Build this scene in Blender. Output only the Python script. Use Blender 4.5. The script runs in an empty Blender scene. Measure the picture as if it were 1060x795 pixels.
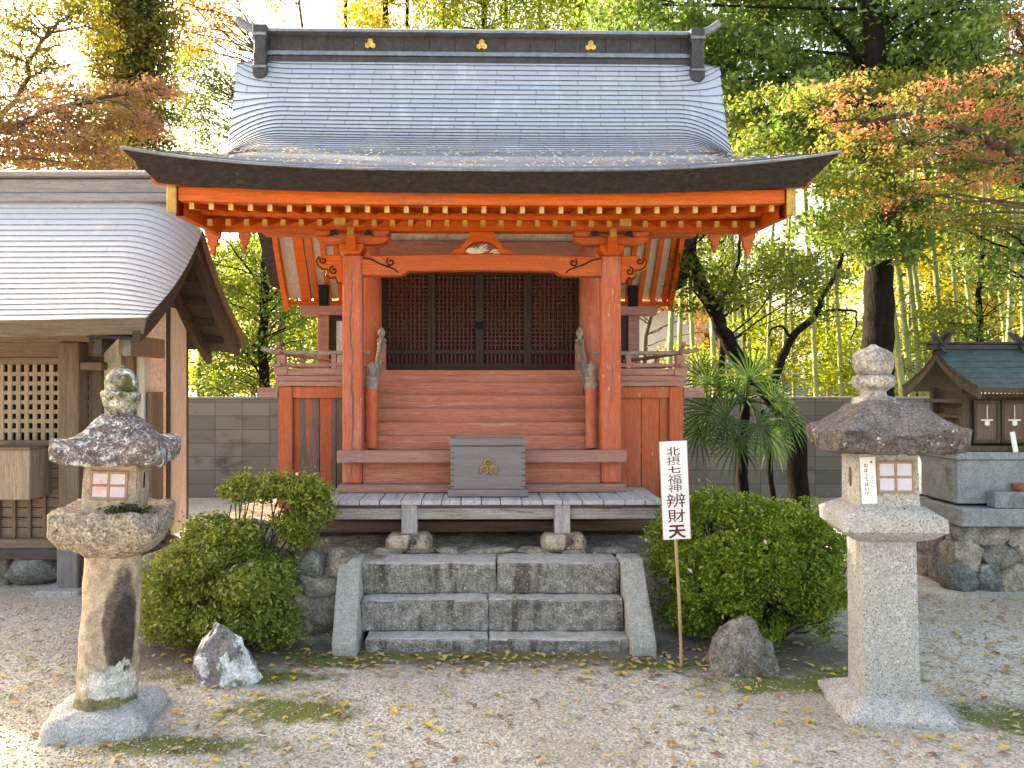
import bpy, bmesh, math, random
import numpy as np
from mathutils import Vector, Matrix, noise as mnoise

random.seed(7)
RNG = np.random.default_rng(11)
R = math.radians
SC = bpy.context.scene
COL = SC.collection

# ------------------------------------------------------------------ camera
PPX = 505.0            # principal point of the photograph (px of 1060)
FPX = 800.0
EYE = 1.5
cam = bpy.data.cameras.new('camera')
cam.sensor_width = 36.0
cam.lens = 36.0 * FPX / 1060.0
cam.shift_x = (530.0 - PPX) / 1060.0
cam.clip_start = 0.05
cam.clip_end = 600.0
cam_ob = bpy.data.objects.new('camera', cam)
cam_ob.location = (0, 0, EYE)
cam_ob.rotation_euler = (R(90), 0, 0)
COL.objects.link(cam_ob)
SC.camera = cam_ob

# ------------------------------------------------------------------ light
SUN_EL, SUN_AZ = R(27), R(-52)      # azimuth measured from +Y towards +X
wd = bpy.data.worlds.new('World')
SC.world = wd
wd.use_nodes = True
nt = wd.node_tree
bg = nt.nodes['Background']
sky = nt.nodes.new('ShaderNodeTexSky')
sky.sky_type = 'NISHITA'
sky.sun_disc = False
sky.sun_elevation = SUN_EL
sky.sun_rotation = SUN_AZ
sky.air_density = 1.0
sky.dust_density = 4.0
sky.ozone_density = 1.0
nt.links.new(sky.outputs[0], bg.inputs[0])
bg.inputs[1].default_value = 0.15
sd = bpy.data.lights.new('sun', 'SUN')
sd.energy = 5.0
sd.angle = R(0.5)
sd.color = (1.0, 0.92, 0.78)
so = bpy.data.objects.new('sun', sd)
sun_dir = Vector((math.sin(SUN_AZ) * math.cos(SUN_EL), math.cos(SUN_AZ) * math.cos(SUN_EL), math.sin(SUN_EL)))
so.rotation_euler = sun_dir.to_track_quat('Z', 'Y').to_euler()
so.location = (-8, 8, 14)
COL.objects.link(so)
SC.view_settings.view_transform = 'Standard'
SC.view_settings.look = 'None'
SC.view_settings.gamma = 1.0
SC.view_settings.use_curve_mapping = False
SC.view_settings.exposure = 2.5
SC.view_settings.use_white_balance = True
SC.view_settings.white_balance_temperature = 8700
SC.view_settings.white_balance_tint = 8
SC.cycles.max_bounces = 8
SC.cycles.diffuse_bounces = 4
SC.cycles.transmission_bounces = 6
SC.cycles.use_denoising = True
SC.cycles.sample_clamp_indirect = 6.0

def X(px, D): return (px - PPX) * D / FPX
def Z(py, D): return EYE - (py - 397.5) * D / FPX
def P(px, py, D): return Vector((X(px, D), D, Z(py, D)))

# ------------------------------------------------------------------ materials
def node(nt, t, **kw):
    n = nt.nodes.new(t)
    for k, v in kw.items():
        setattr(n, k, v)
    return n

def noise_fac(nt, co, scale, stretch, lo, hi, detail=6, rough=0.6):
    mp = node(nt, 'ShaderNodeMapping')
    mp.inputs['Scale'].default_value = stretch
    nt.links.new(co, mp.inputs['Vector'])
    nz = node(nt, 'ShaderNodeTexNoise')
    nz.inputs['Scale'].default_value = scale
    nz.inputs['Detail'].default_value = detail
    nz.inputs['Roughness'].default_value = rough
    nt.links.new(mp.outputs[0], nz.inputs['Vector'])
    mr = node(nt, 'ShaderNodeMapRange', interpolation_type='SMOOTHSTEP')
    mr.inputs['From Min'].default_value = lo
    mr.inputs['From Max'].default_value = hi
    nt.links.new(nz.outputs['Fac'], mr.inputs['Value'])
    return mr.outputs[0], nz.outputs['Fac']

def mixc(nt, fac, a, b):
    m = node(nt, 'ShaderNodeMix', data_type='RGBA')
    for sock, v in ((m.inputs[0], fac), (m.inputs[6], a), (m.inputs[7], b)):
        if isinstance(v, (float, int)):
            sock.default_value = v
        elif isinstance(v, tuple):
            sock.default_value = (v[0], v[1], v[2], 1)
        else:
            nt.links.new(v, sock)
    return m.outputs[2]

def mat(name, c1, c2, scale=6, stretch=(1, 1, 1), rough=0.75, layers=(), bump=0.25, bscale=60, bstretch=None,
        metallic=0.0, bdist=0.006, spec=0.3, island=None, grain=None, patches=()):
    """two mixed base colours; layers = (colour, scale, stretch, lo, hi) of stain / wear / lichen on top"""
    m = bpy.data.materials.new(name)
    m.use_nodes = True
    nt = m.node_tree
    bs = nt.nodes['Principled BSDF']
    tc = node(nt, 'ShaderNodeTexCoord')
    co = tc.outputs['Object']
    f, _ = noise_fac(nt, co, scale, stretch, 0.3, 0.7)
    c = mixc(nt, f, c1, c2)
    if island:
        g = node(nt, 'ShaderNodeNewGeometry')
        rp = node(nt, 'ShaderNodeValToRGB')
        rp.color_ramp.elements[0].color = (*island[0], 1)
        rp.color_ramp.elements[1].color = (*island[1], 1)
        nt.links.new(g.outputs['Random Per Island'], rp.inputs[0])
        mm = node(nt, 'ShaderNodeMix', data_type='RGBA', blend_type='MULTIPLY')
        mm.inputs[0].default_value = 1.0
        nt.links.new(c, mm.inputs[6]); nt.links.new(rp.outputs[0], mm.inputs[7])
        c = mm.outputs[2]
    for (lc, ls, lst, lo, hi) in layers:
        lf, _ = noise_fac(nt, co, ls, lst, lo, hi, detail=8, rough=0.65)
        c = mixc(nt, lf, c, lc)
    for (pc, (cx, cy, cz), (rx, ry, rz), noisy, nsc) in patches:      # one stain or lichen patch with a place of its own
        mp = node(nt, 'ShaderNodeMapping')
        mp.inputs['Location'].default_value = (-cx / rx, -cy / ry, -cz / rz)
        mp.inputs['Scale'].default_value = (1 / rx, 1 / ry, 1 / rz)
        nt.links.new(co, mp.inputs['Vector'])
        ln = node(nt, 'ShaderNodeVectorMath', operation='LENGTH'); nt.links.new(mp.outputs[0], ln.inputs[0])
        _, rw = noise_fac(nt, co, nsc, (1, 1, 0.6), 0.3, 0.7, detail=8)
        ad = node(nt, 'ShaderNodeMath', operation='MULTIPLY_ADD'); ad.inputs[1].default_value = noisy
        nt.links.new(rw, ad.inputs[0]); nt.links.new(ln.outputs['Value'], ad.inputs[2])
        mr_ = node(nt, 'ShaderNodeMapRange', interpolation_type='SMOOTHSTEP')
        mr_.inputs['From Min'].default_value = 0.85 + noisy * 0.5; mr_.inputs['From Max'].default_value = 1.1 + noisy * 0.5
        mr_.inputs['To Min'].default_value = 1; mr_.inputs['To Max'].default_value = 0
        nt.links.new(ad.outputs[0], mr_.inputs['Value'])
        c = mixc(nt, mr_.outputs[0], c, pc)
    gs, ga, ga2 = (tuple(grain) + (grain[1] * 0.8,))[:3] if grain else ((150, 0.22, 0.18) if stretch == (1, 1, 1) else (60, 0.22, 0.18))
    for sc_, am in ((gs, ga), (gs * 0.18, ga2)):
        gf, _ = noise_fac(nt, co, sc_, stretch, 0.28, 0.72, detail=4)
        gr = node(nt, 'ShaderNodeMapRange')
        gr.inputs['To Min'].default_value = 1 - am; gr.inputs['To Max'].default_value = 1 + am
        nt.links.new(gf, gr.inputs['Value'])
        vm = node(nt, 'ShaderNodeVectorMath', operation='SCALE')
        nt.links.new(c, vm.inputs[0]); nt.links.new(gr.outputs[0], vm.inputs['Scale'])
        c = vm.outputs[0]
    nt.links.new(c, bs.inputs['Base Color'])
    bs.inputs['Metallic'].default_value = metallic
    bs.inputs['Specular IOR Level'].default_value = spec
    rf, raw = noise_fac(nt, co, bscale, bstretch or stretch, 0.2, 0.8)
    mr = node(nt, 'ShaderNodeMapRange')
    mr.inputs['To Min'].default_value = max(0.05, rough - 0.12)
    mr.inputs['To Max'].default_value = min(1.0, rough + 0.12)
    nt.links.new(rf, mr.inputs['Value'])
    nt.links.new(mr.outputs[0], bs.inputs['Roughness'])
    bp = node(nt, 'ShaderNodeBump')
    bp.inputs['Strength'].default_value = bump
    bp.inputs['Distance'].default_value = bdist
    nt.links.new(raw, bp.inputs['Height'])
    nt.links.new(bp.outputs[0], bs.inputs['Normal'])
    return m

def leaf_mat(name, stops, trans=0.5, rough=0.5, hue_scale=0.8, tint=None, gain=1.6):
    """stops = list of (pos, colour) drawn at random per leaf; tint=(colour, amount) mixes in by slow noise"""
    m = bpy.data.materials.new(name)
    m.use_nodes = True
    nt = m.node_tree
    bs = nt.nodes['Principled BSDF']
    out = nt.nodes['Material Output']
    g = node(nt, 'ShaderNodeNewGeometry')
    rp = node(nt, 'ShaderNodeValToRGB')
    els = rp.color_ramp.elements
    els[0].position, els[0].color = stops[0][0], (*stops[0][1], 1)
    els[1].position, els[1].color = stops[-1][0], (*stops[-1][1], 1)
    for p, c in stops[1:-1]:
        e = els.new(p); e.color = (*c, 1)
    nt.links.new(g.outputs['Random Per Island'], rp.inputs[0])
    c = rp.outputs[0]
    if tint:
        tc = node(nt, 'ShaderNodeTexCoord')
        f, _ = noise_fac(nt, tc.outputs['Object'], hue_scale, (1, 1, 1), *(tint[2:] or (0.42, 0.62)), detail=3)
        mu = node(nt, 'ShaderNodeMath', operation='MULTIPLY')
        mu.inputs[1].default_value = tint[1]
        nt.links.new(f, mu.inputs[0])
        c = mixc(nt, mu.outputs[0], c, tint[0])
    nt.links.new(c, bs.inputs['Base Color'])
    bs.inputs['Roughness'].default_value = rough
    bs.inputs['Specular IOR Level'].default_value = 0.35
    tr = node(nt, 'ShaderNodeBsdfTranslucent')
    gm = node(nt, 'ShaderNodeMix', data_type='RGBA', blend_type='MULTIPLY')
    gm.inputs[0].default_value = 1.0
    gm.inputs[7].default_value = (gain, gain, gain * 0.7, 1)
    nt.links.new(c, gm.inputs[6])
    nt.links.new(gm.outputs[2], tr.inputs[0])
    mx = node(nt, 'ShaderNodeMixShader')
    mx.inputs[0].default_value = trans
    nt.links.new(bs.outputs[0], mx.inputs[1])
    nt.links.new(tr.outputs[0], mx.inputs[2])
    nt.links.new(mx.outputs[0], out.inputs['Surface'])
    return m

G1 = (1, 1, 1)
VZ = (9, 9, 0.7)       # grain along z
VX = (0.7, 9, 9)       # grain along x
VY = (9, 0.7, 9)
M = {}
M['eave_red'] = mat('orange_lacquer', (0.56, 0.105, 0.008), (0.48, 0.078, 0.008), 3, VX, 0.6, bump=0.12, bscale=14,
                    layers=[((0.40, 0.10, 0.045), 2.2, (1, 4, 4), 0.52, 0.75), ((0.20, 0.06, 0.03), 7, (0.5, 1, 1), 0.60, 0.78)])
M['post_red'] = mat('faded_vermilion_post', (0.48, 0.105, 0.048), (0.42, 0.105, 0.06), 2.0, VZ, 0.62, bump=0.2, bscale=9,
                    layers=[((0.50, 0.21, 0.15), 1.3, (2, 2, 1), 0.48, 0.72), ((0.48, 0.18, 0.12), 1.5, (5, 5, 0.8), 0.50, 0.75), ((0.24, 0.19, 0.18), 1.9, (12, 12, 0.8), 0.66, 0.71), ((0.52, 0.36, 0.29), 22, (1, 1, 0.35), 0.63, 0.68), ((0.16, 0.075, 0.055), 4, (1.5, 1.5, 0.7), 0.62, 0.80)])
M['beam_red'] = mat('faded_vermilion_beam', (0.50, 0.105, 0.022), (0.43, 0.10, 0.042), 2.0, VX, 0.62, bump=0.2, bscale=9,
                    layers=[((0.40, 0.20, 0.14), 2.0, (3, 7, 7), 0.58, 0.70), ((0.52, 0.36, 0.29), 20, (0.4, 1, 1), 0.65, 0.70), ((0.16, 0.07, 0.05), 4, (0.8, 1.5, 1.5), 0.62, 0.80)])
M['step_red'] = mat('worn_red_stair_wood', (0.50, 0.175, 0.115), (0.42, 0.15, 0.10), 2.5, (1, 6, 12), 0.7, bump=0.3, bscale=10, bstretch=(1, 8, 14),
                    layers=[((0.50, 0.27, 0.215), 2.2, (1, 6, 22), 0.50, 0.70), ((0.27, 0.085, 0.06), 3.0, (0.8, 8, 14), 0.6, 0.78)])
M['rail_red'] = mat('weathered_red_rail', (0.37, 0.175, 0.14), (0.29, 0.155, 0.13), 3, VX, 0.75, bump=0.3, bscale=14,
                    layers=[((0.31, 0.25, 0.23), 2.0, (2, 8, 8), 0.55, 0.68)])
M['panel_worn'] = mat('peeling_red_board', (0.17, 0.105, 0.085), (0.13, 0.085, 0.072), 3, VZ, 0.8, bump=0.35, bscale=12,
                      layers=[((0.40, 0.085, 0.035), 1.6, (7, 7, 0.35), 0.50, 0.56), ((0.40, 0.30, 0.22), 4.5, (9, 9, 1.8), 0.70, 0.73)])
M['panel_red'] = mat('red_board', (0.45, 0.095, 0.035), (0.40, 0.10, 0.045), 3, VZ, 0.65, bump=0.2, bscale=12,
                     layers=[((0.40, 0.14, 0.085), 1.8, (5, 5, 0.6), 0.52, 0.72), ((0.50, 0.34, 0.27), 22, (1, 1, 0.35), 0.66, 0.70), ((0.20, 0.07, 0.045), 3, (1, 1, 1), 0.60, 0.78)])
M['door'] = mat('dark_lattice_wood', (0.080, 0.025, 0.017), (0.058, 0.020, 0.014), 4, VZ, 0.6, bump=0.2, bscale=20)
M['door_frame'] = mat('dark_door_frame_wood', (0.040, 0.019, 0.016), (0.030, 0.016, 0.014), 4, VZ, 0.6, bump=0.2, bscale=20)
M['door_back'] = mat('dark_door_board', (0.095, 0.028, 0.018), (0.07, 0.022, 0.015), 2, G1, 0.7, bump=0.1, bscale=20)
M['gold'] = mat('gilt_metal', (0.85, 0.58, 0.16), (0.75, 0.47, 0.10), 14, G1, 0.42, bump=0.15, bscale=40, metallic=0.55)
M['old_gold'] = mat('tarnished_shaded_gilt', (0.46, 0.29, 0.075), (0.36, 0.21, 0.055), 14, G1, 0.5, bump=0.15, bscale=40, metallic=0.35)
M['plaster'] = mat('white_plaster', (0.62, 0.60, 0.56), (0.52, 0.50, 0.46), 3, G1, 0.9, bump=0.08, bscale=50)
M['soffit'] = mat('white_soffit_board', (0.52, 0.48, 0.43), (0.44, 0.40, 0.35), 3, VY, 0.9, bump=0.1, bscale=20)
M['bark'] = mat('dark_cypress_bark_edge', (0.036, 0.025, 0.021), (0.016, 0.012, 0.011), 28, (1, 1, 2.5), 0.9, bump=0.9, bscale=55, bdist=0.015,
                layers=[((0.065, 0.048, 0.040), 9, (1, 1, 2), 0.6, 0.74)])
M['grey_wood'] = mat('silvered_deck_wood', (0.47, 0.455, 0.48), (0.36, 0.345, 0.365), 3, VY, 0.8, bump=0.35, bscale=14,
                     layers=[((0.15, 0.13, 0.13), 3, (8, 1, 8), 0.6, 0.72)])
M['grey_beam'] = mat('silvered_beam_wood', (0.38, 0.35, 0.35), (0.27, 0.245, 0.24), 3, VX, 0.8, bump=0.35, bscale=12,
                     layers=[((0.13, 0.105, 0.095), 3, (1.2, 10, 10), 0.58, 0.68)])
M['grey_post'] = mat('silvered_post_wood', (0.40, 0.375, 0.38), (0.30, 0.275, 0.28), 3, VZ, 0.8, bump=0.35, bscale=12)
M['box_wood'] = mat('grey_brown_box_wood', (0.20, 0.17, 0.18), (0.165, 0.142, 0.15), 2.5, VX, 0.7, bump=0.12, bscale=14, grain=(60, 0.10, 0.10))
M['brown_wood'] = mat('old_brown_wood', (0.17, 0.115, 0.083), (0.125, 0.085, 0.063), 3, VZ, 0.8, bump=0.3, bscale=14)
M['brown_beam'] = mat('old_brown_beam', (0.20, 0.138, 0.102), (0.15, 0.103, 0.077), 3, VX, 0.8, bump=0.3, bscale=14)
M['lattice_wood'] = mat('pale_lattice_wood', (0.33, 0.245, 0.18), (0.26, 0.19, 0.14), 3, VZ, 0.8, bump=0.25, bscale=14)
M['slate_wood'] = mat('grey_post_foot_wood', (0.20, 0.18, 0.185), (0.15, 0.135, 0.14), 3, VZ, 0.8, bump=0.3, bscale=14)
M['beige'] = mat('beige_plaster', (0.60, 0.53, 0.47), (0.55, 0.485, 0.43), 1.2, G1, 0.9, bump=0.08, bscale=70)
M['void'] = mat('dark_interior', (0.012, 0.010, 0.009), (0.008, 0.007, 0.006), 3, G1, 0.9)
M['dark_line'] = mat('black_carved_line', (0.035, 0.012, 0.008), (0.025, 0.01, 0.008), 10, G1, 0.7)
M['carving'] = mat('white_painted_carving', (0.74, 0.70, 0.60), (0.58, 0.52, 0.42), 30, G1, 0.7)
M['white'] = mat('white_painted_board', (0.80, 0.80, 0.82), (0.76, 0.76, 0.78), 6, G1, 0.6, bump=0.04, grain=(60, 0.02, 0.03))
M['ink'] = mat('dark_red_ink', (0.10, 0.012, 0.018), (0.15, 0.018, 0.026), 9, G1, 0.6)
M['black_ink'] = mat('black_ink', (0.03, 0.025, 0.03), (0.02, 0.02, 0.02), 9, G1, 0.6)
M['stake'] = mat('pale_bamboo_stake', (0.42, 0.30, 0.16), (0.34, 0.24, 0.13), 6, VZ, 0.6)
M['paper'] = mat('lilac_white_paper', (0.62, 0.61, 0.70), (0.56, 0.55, 0.66), 5, G1, 0.8, bump=0.03, grain=(60, 0.03, 0.03))
M['pane_frame'] = mat('pale_brown_window_frame', (0.34, 0.22, 0.15), (0.28, 0.18, 0.12), 10, G1, 0.7)
M['green_copper'] = mat('green_copper_sheet', (0.048, 0.098, 0.10), (0.034, 0.072, 0.075), 6, G1, 0.55, metallic=0.2, bump=0.1, bscale=20,
                        layers=[((0.085, 0.15, 0.15), 5, G1, 0.56, 0.75)])
M['dark_copper'] = mat('dark_copper_ridge', (0.062, 0.058, 0.064), (0.045, 0.042, 0.046), 4, G1, 0.55, metallic=0.35, bump=0.1, bscale=20)
M['ridge_cap'] = mat('blue_grey_copper_cap', (0.21, 0.23, 0.27), (0.16, 0.175, 0.205), 4, G1, 0.45, metallic=0.5, bump=0.1, bscale=20)
M['shrine_wood'] = mat('small_shrine_wood', (0.085, 0.066, 0.046), (0.055, 0.043, 0.031), 4, VZ, 0.75, bump=0.25, bscale=20)
M['terracotta'] = mat('terracotta', (0.34, 0.13, 0.075), (0.28, 0.10, 0.06), 12, G1, 0.7)
# stones
M['granite'] = mat('granite', (0.42, 0.41, 0.405), (0.34, 0.33, 0.325), 60, G1, 0.85, bump=0.5, bscale=130, bdist=0.004,
                   layers=[((0.115, 0.10, 0.10), 95, G1, 0.55, 0.63), ((0.60, 0.58, 0.56), 85, G1, 0.57, 0.65), ((0.20, 0.18, 0.165), 2.2, (1.3, 1.3, .7), 0.58, 0.75)], grain=(140, 0.32, 0.10))
M['step_stone'] = mat('grey_granite_step', (0.30, 0.275, 0.258), (0.215, 0.195, 0.182), 14, G1, 0.85, bump=1.0, bscale=55, bdist=0.016,
                      layers=[((0.10, 0.08, 0.072), 3.2, (3.6, 1, 0.6), 0.49, 0.66), ((0.11, 0.095, 0.09), 80, G1, 0.55, 0.64), ((0.52, 0.50, 0.48), 75, G1, 0.58, 0.67)], grain=(110, 0.45))
M['tread_stone'] = mat('worn_skylit_tread', (0.46, 0.435, 0.41), (0.38, 0.355, 0.335), 14, G1, 0.85, bump=0.5, bscale=70, bdist=0.006, grain=(130, 0.3, 0.15))
M['cheek_stone'] = mat('pale_granite_slab', (0.40, 0.375, 0.35), (0.31, 0.29, 0.268), 40, G1, 0.85, bump=0.6, bscale=90, bdist=0.006,
                       layers=[((0.15, 0.135, 0.13), 110, G1, 0.57, 0.67), ((0.16, 0.14, 0.13), 4, G1, 0.62, 0.75)], grain=(150, 0.30, 0.08))
M['buff_granite'] = mat('buff_granite', (0.46, 0.36, 0.27), (0.35, 0.275, 0.21), 30, G1, 0.85, bump=0.6, bscale=90, bdist=0.006,
                        layers=[((0.24, 0.185, 0.145), 110, G1, 0.52, 0.64), ((0.065, 0.05, 0.043), 3.0, (1.6, 1.6, 0.55), 0.55, 0.64),
                                ((0.54, 0.52, 0.49), 26, G1, 0.60, 0.68)], grain=(110, 0.38))
M['pillar_stone'] = mat('buff_granite_pillar', (0.47, 0.37, 0.28), (0.36, 0.285, 0.22), 24, G1, 0.85, bump=0.8, bscale=90, bdist=0.008, grain=(110, 0.4),
                        layers=[((0.22, 0.17, 0.135), 110, G1, 0.52, 0.64)],
                        patches=[((0.105, 0.078, 0.065), (0.075, -0.10, 0.46), (0.075, 0.09, 0.24), 1.0, 9), ((0.05, 0.038, 0.033), (0.085, -0.10, 0.40), (0.05, 0.09, 0.19), 1.0, 14),
                                 ((0.48, 0.47, 0.45), (0.06, -0.12, 0.19), (0.12, 0.12, 0.10), 2.6, 22), ((0.17, 0.15, 0.08), (0.0, -0.12, 0.10), (0.2, 0.2, 0.04), 1.6, 16)])
M['mossy_granite'] = mat('lichened_granite', (0.42, 0.34, 0.275), (0.30, 0.245, 0.205), 14, G1, 0.9, bump=1.0, bscale=60, bdist=0.014,
                         layers=[((0.17, 0.135, 0.12), 16, G1, 0.48, 0.62), ((0.10, 0.078, 0.074), 40, G1, 0.55, 0.66), ((0.50, 0.47, 0.44), 34, G1, 0.57, 0.66),
                                 ((0.085, 0.095, 0.035), 7, G1, 0.60, 0.68)], grain=(90, 0.5))
M['roof_lichen'] = mat('lichen_spotted_dark_stone', (0.20, 0.155, 0.15), (0.11, 0.085, 0.083), 20, G1, 0.9, bump=1.0, bscale=60, bdist=0.014,
                       layers=[((0.50, 0.49, 0.48), 15, (1, 1, 1.6), 0.48, 0.62), ((0.12, 0.095, 0.092), 46, G1, 0.50, 0.58), ((0.62, 0.61, 0.59), 60, G1, 0.57, 0.63)], grain=(90, 0.5))
M['moss_stone'] = mat('moss_stained_stone', (0.42, 0.41, 0.37), (0.26, 0.25, 0.21), 24, G1, 0.9, bump=1.0, bscale=60, bdist=0.012,
                      layers=[((0.10, 0.105, 0.035), 13, (1, 1, 1.3), 0.42, 0.58), ((0.62, 0.61, 0.58), 32, G1, 0.57, 0.64), ((0.085, 0.075, 0.05), 55, G1, 0.57, 0.65)], grain=(90, 0.5))
M['dark_roof_stone'] = mat('dark_weathered_stone', (0.135, 0.122, 0.12), (0.095, 0.086, 0.086), 9, G1, 0.9, bump=0.7, bscale=70, bdist=0.007,
                           layers=[((0.40, 0.37, 0.36), 40, G1, 0.62, 0.68), ((0.06, 0.05, 0.05), 12, G1, 0.60, 0.7)], grain=(100, 0.5))
M['edge_stone'] = mat('black_stained_stone_edge', (0.075, 0.064, 0.06), (0.12, 0.10, 0.095), 18, G1, 0.9, bump=0.7, bscale=70, bdist=0.007,
                      layers=[((0.46, 0.44, 0.43), 26, (1, 1, 1), 0.60, 0.65)], grain=(80, 0.55))
M['jewel_stone'] = mat('pale_weathered_stone', (0.35, 0.325, 0.31), (0.25, 0.23, 0.215), 10, G1, 0.9, bump=0.8, bscale=60, bdist=0.008,
                       layers=[((0.11, 0.092, 0.085), 15, G1, 0.57, 0.66), ((0.13, 0.14, 0.06), 5, G1, 0.64, 0.72)], grain=(80, 0.5))
M['wall_stone'] = mat('grey_field_stone', (0.27, 0.25, 0.225), (0.19, 0.175, 0.155), 6, G1, 0.9, bump=0.7, bscale=40, bdist=0.012,
                      island=((0.62, 0.66, 0.72), (1.25, 1.15, 1.0)),
                      layers=[((0.40, 0.38, 0.34), 8, G1, 0.62, 0.72), ((0.09, 0.08, 0.07), 7, G1, 0.62, 0.75)], grain=(60, 0.4))
M['rock_white'] = mat('white_lichened_rock', (0.25, 0.225, 0.225), (0.16, 0.14, 0.145), 7, G1, 0.9, bump=1.0, bscale=34, bdist=0.02, grain=(70, 0.4),
                      layers=[((0.42, 0.37, 0.30), 5, G1, 0.56, 0.64), ((0.62, 0.62, 0.62), 8, (1, 1, 0.7), 0.50, 0.545)])
M['rock_grey'] = mat('grey_brown_rock', (0.21, 0.19, 0.17), (0.15, 0.135, 0.12), 6, G1, 0.9, bump=0.9, bscale=34, bdist=0.015,
                     layers=[((0.31, 0.285, 0.25), 8, G1, 0.58, 0.68), ((0.075, 0.068, 0.058), 5, G1, 0.60, 0.72)], grain=(70, 0.5))
M['concrete'] = mat('grey_concrete_slab', (0.25, 0.265, 0.275), (0.20, 0.215, 0.225), 5, G1, 0.85, bump=0.3, bscale=70,
                    layers=[((0.10, 0.115, 0.10), 3, G1, 0.56, 0.7)], grain=(90, 0.25, 0.14))
M['dirt'] = mat('packed_earth', (0.33, 0.28, 0.235), (0.24, 0.20, 0.17), 6, G1, 0.95, bump=0.8, bscale=50, bdist=0.02,
                layers=[((0.30, 0.27, 0.235), 30, G1, 0.6, 0.7)], grain=(60, 0.5))
M['tree_bark'] = mat('grey_brown_bark', (0.105, 0.08, 0.062), (0.062, 0.047, 0.038), 6, (3, 3, 0.7), 0.9, bump=1.0, bscale=16, bdist=0.02,
                     layers=[((0.17, 0.16, 0.13), 4, G1, 0.6, 0.7)])
M['dark_bark'] = mat('dark_trunk_bark', (0.014, 0.011, 0.010), (0.009, 0.008, 0.007), 6, (3, 3, 0.7), 0.9, bump=1.0, bscale=14, bdist=0.02, spec=0.08,
                     layers=[((0.03, 0.026, 0.021), 5, G1, 0.58, 0.7)])
M['culm'] = mat('green_bamboo_culm', (0.16, 0.22, 0.075), (0.24, 0.26, 0.11), 2, VZ, 0.4, bump=0.05, bscale=20,
                layers=[((0.28, 0.27, 0.19), 2, G1, 0.55, 0.7)])
M['house_white'] = mat('far_white_wall', (0.62, 0.62, 0.68), (0.56, 0.56, 0.62), 1, G1, 0.9, bump=0.05)
M['house_beige'] = mat('far_beige_wall', (0.30, 0.27, 0.22), (0.26, 0.235, 0.19), 1, G1, 0.9, bump=0.05)
M['house_roof'] = mat('far_grey_roof', (0.15, 0.16, 0.185), (0.12, 0.13, 0.15), 3, G1, 0.7)

def brickish(name, c1, c2, mortar, w, h, msize, layers, rough=0.9, coords='XZ', bump=0.5, metallic=0.0, uv=False):
    m = bpy.data.materials.new(name); m.use_nodes = True
    nt = m.node_tree; bs = nt.nodes['Principled BSDF']
    tc = node(nt, 'ShaderNodeTexCoord')
    if uv:
        vec = tc.outputs['UV']
    else:
        sx = node(nt, 'ShaderNodeSeparateXYZ'); cx = node(nt, 'ShaderNodeCombineXYZ')
        nt.links.new(tc.outputs['Object'], sx.inputs[0])
        nt.links.new(sx.outputs[coords[0]], cx.inputs[0]); nt.links.new(sx.outputs[coords[1]], cx.inputs[1])
        vec = cx.outputs[0]
    bt = node(nt, 'ShaderNodeTexBrick')
    bt.offset = 0.5 if uv else 0.0
    bt.inputs['Scale'].default_value = 1.0
    bt.inputs['Color1'].default_value = (*c1, 1); bt.inputs['Color2'].default_value = (*c2, 1)
    bt.inputs['Mortar'].default_value = (*mortar, 1)
    bt.inputs['Mortar Size'].default_value = msize
    bt.inputs['Mortar Smooth'].default_value = 0.2
    bt.inputs['Brick Width'].default_value = w; bt.inputs['Row Height'].default_value = h
    nt.links.new(vec, bt.inputs['Vector'])
    c = bt.outputs['Color']
    for (lc, ls, lst, lo, hi) in layers:
        lf, _ = noise_fac(nt, tc.outputs['Object'], ls, lst, lo, hi, detail=8, rough=0.65)
        c = mixc(nt, lf, c, lc)
    nt.links.new(c, bs.inputs['Base Color'])
    bs.inputs['Metallic'].default_value = metallic
    f, raw = noise_fac(nt, tc.outputs['Object'], 40, (1, 1, 1), 0.2, 0.8)
    mr = node(nt, 'ShaderNodeMapRange')
    mr.inputs['To Min'].default_value = rough - 0.08; mr.inputs['To Max'].default_value = min(1, rough + 0.1)
    nt.links.new(f, mr.inputs['Value']); nt.links.new(mr.outputs[0], bs.inputs['Roughness'])
    ad = node(nt, 'ShaderNodeMath', operation='MULTIPLY_ADD')
    ad.inputs[1].default_value = -1.0
    nt.links.new(bt.outputs['Fac'], ad.inputs[0])
    mu = node(nt, 'ShaderNodeMath', operation='MULTIPLY'); mu.inputs[1].default_value = 0.35
    nt.links.new(raw, mu.inputs[0]); nt.links.new(mu.outputs[0], ad.inputs[2])
    bp = node(nt, 'ShaderNodeBump'); bp.inputs['Strength'].default_value = bump; bp.inputs['Distance'].default_value = 0.008
    nt.links.new(ad.outputs[0], bp.inputs['Height']); nt.links.new(bp.outputs[0], bs.inputs['Normal'])
    return m
M['copper_roof'] = brickish('blue_grey_copper_shingles', (0.42, 0.475, 0.565), (0.46, 0.515, 0.605), (0.28, 0.315, 0.38), 0.36, 1.0, 0.006,
                            [((0.57, 0.62, 0.70), 2.2, (3, 1, 1), 0.52, 0.70), ((0.27, 0.28, 0.295), 2.5, (6, 1, 0.5), 0.60, 0.76)],
                            rough=0.40, metallic=0.35, uv=True, bump=0.12)
M['copper_roof_low'] = brickish('pale_copper_shingles', (0.53, 0.55, 0.60), (0.57, 0.59, 0.635), (0.42, 0.43, 0.47), 1.1, 1.0, 0.004,
                                [((0.64, 0.64, 0.66), 2.2, (3, 1, 1), 0.55, 0.72)],
                                rough=0.40, metallic=0.3, uv=True, bump=0.12)
M['course_lip_pale'] = mat('grey_course_edge', (0.29, 0.285, 0.30), (0.24, 0.235, 0.25), 5, G1, 0.7)
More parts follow.
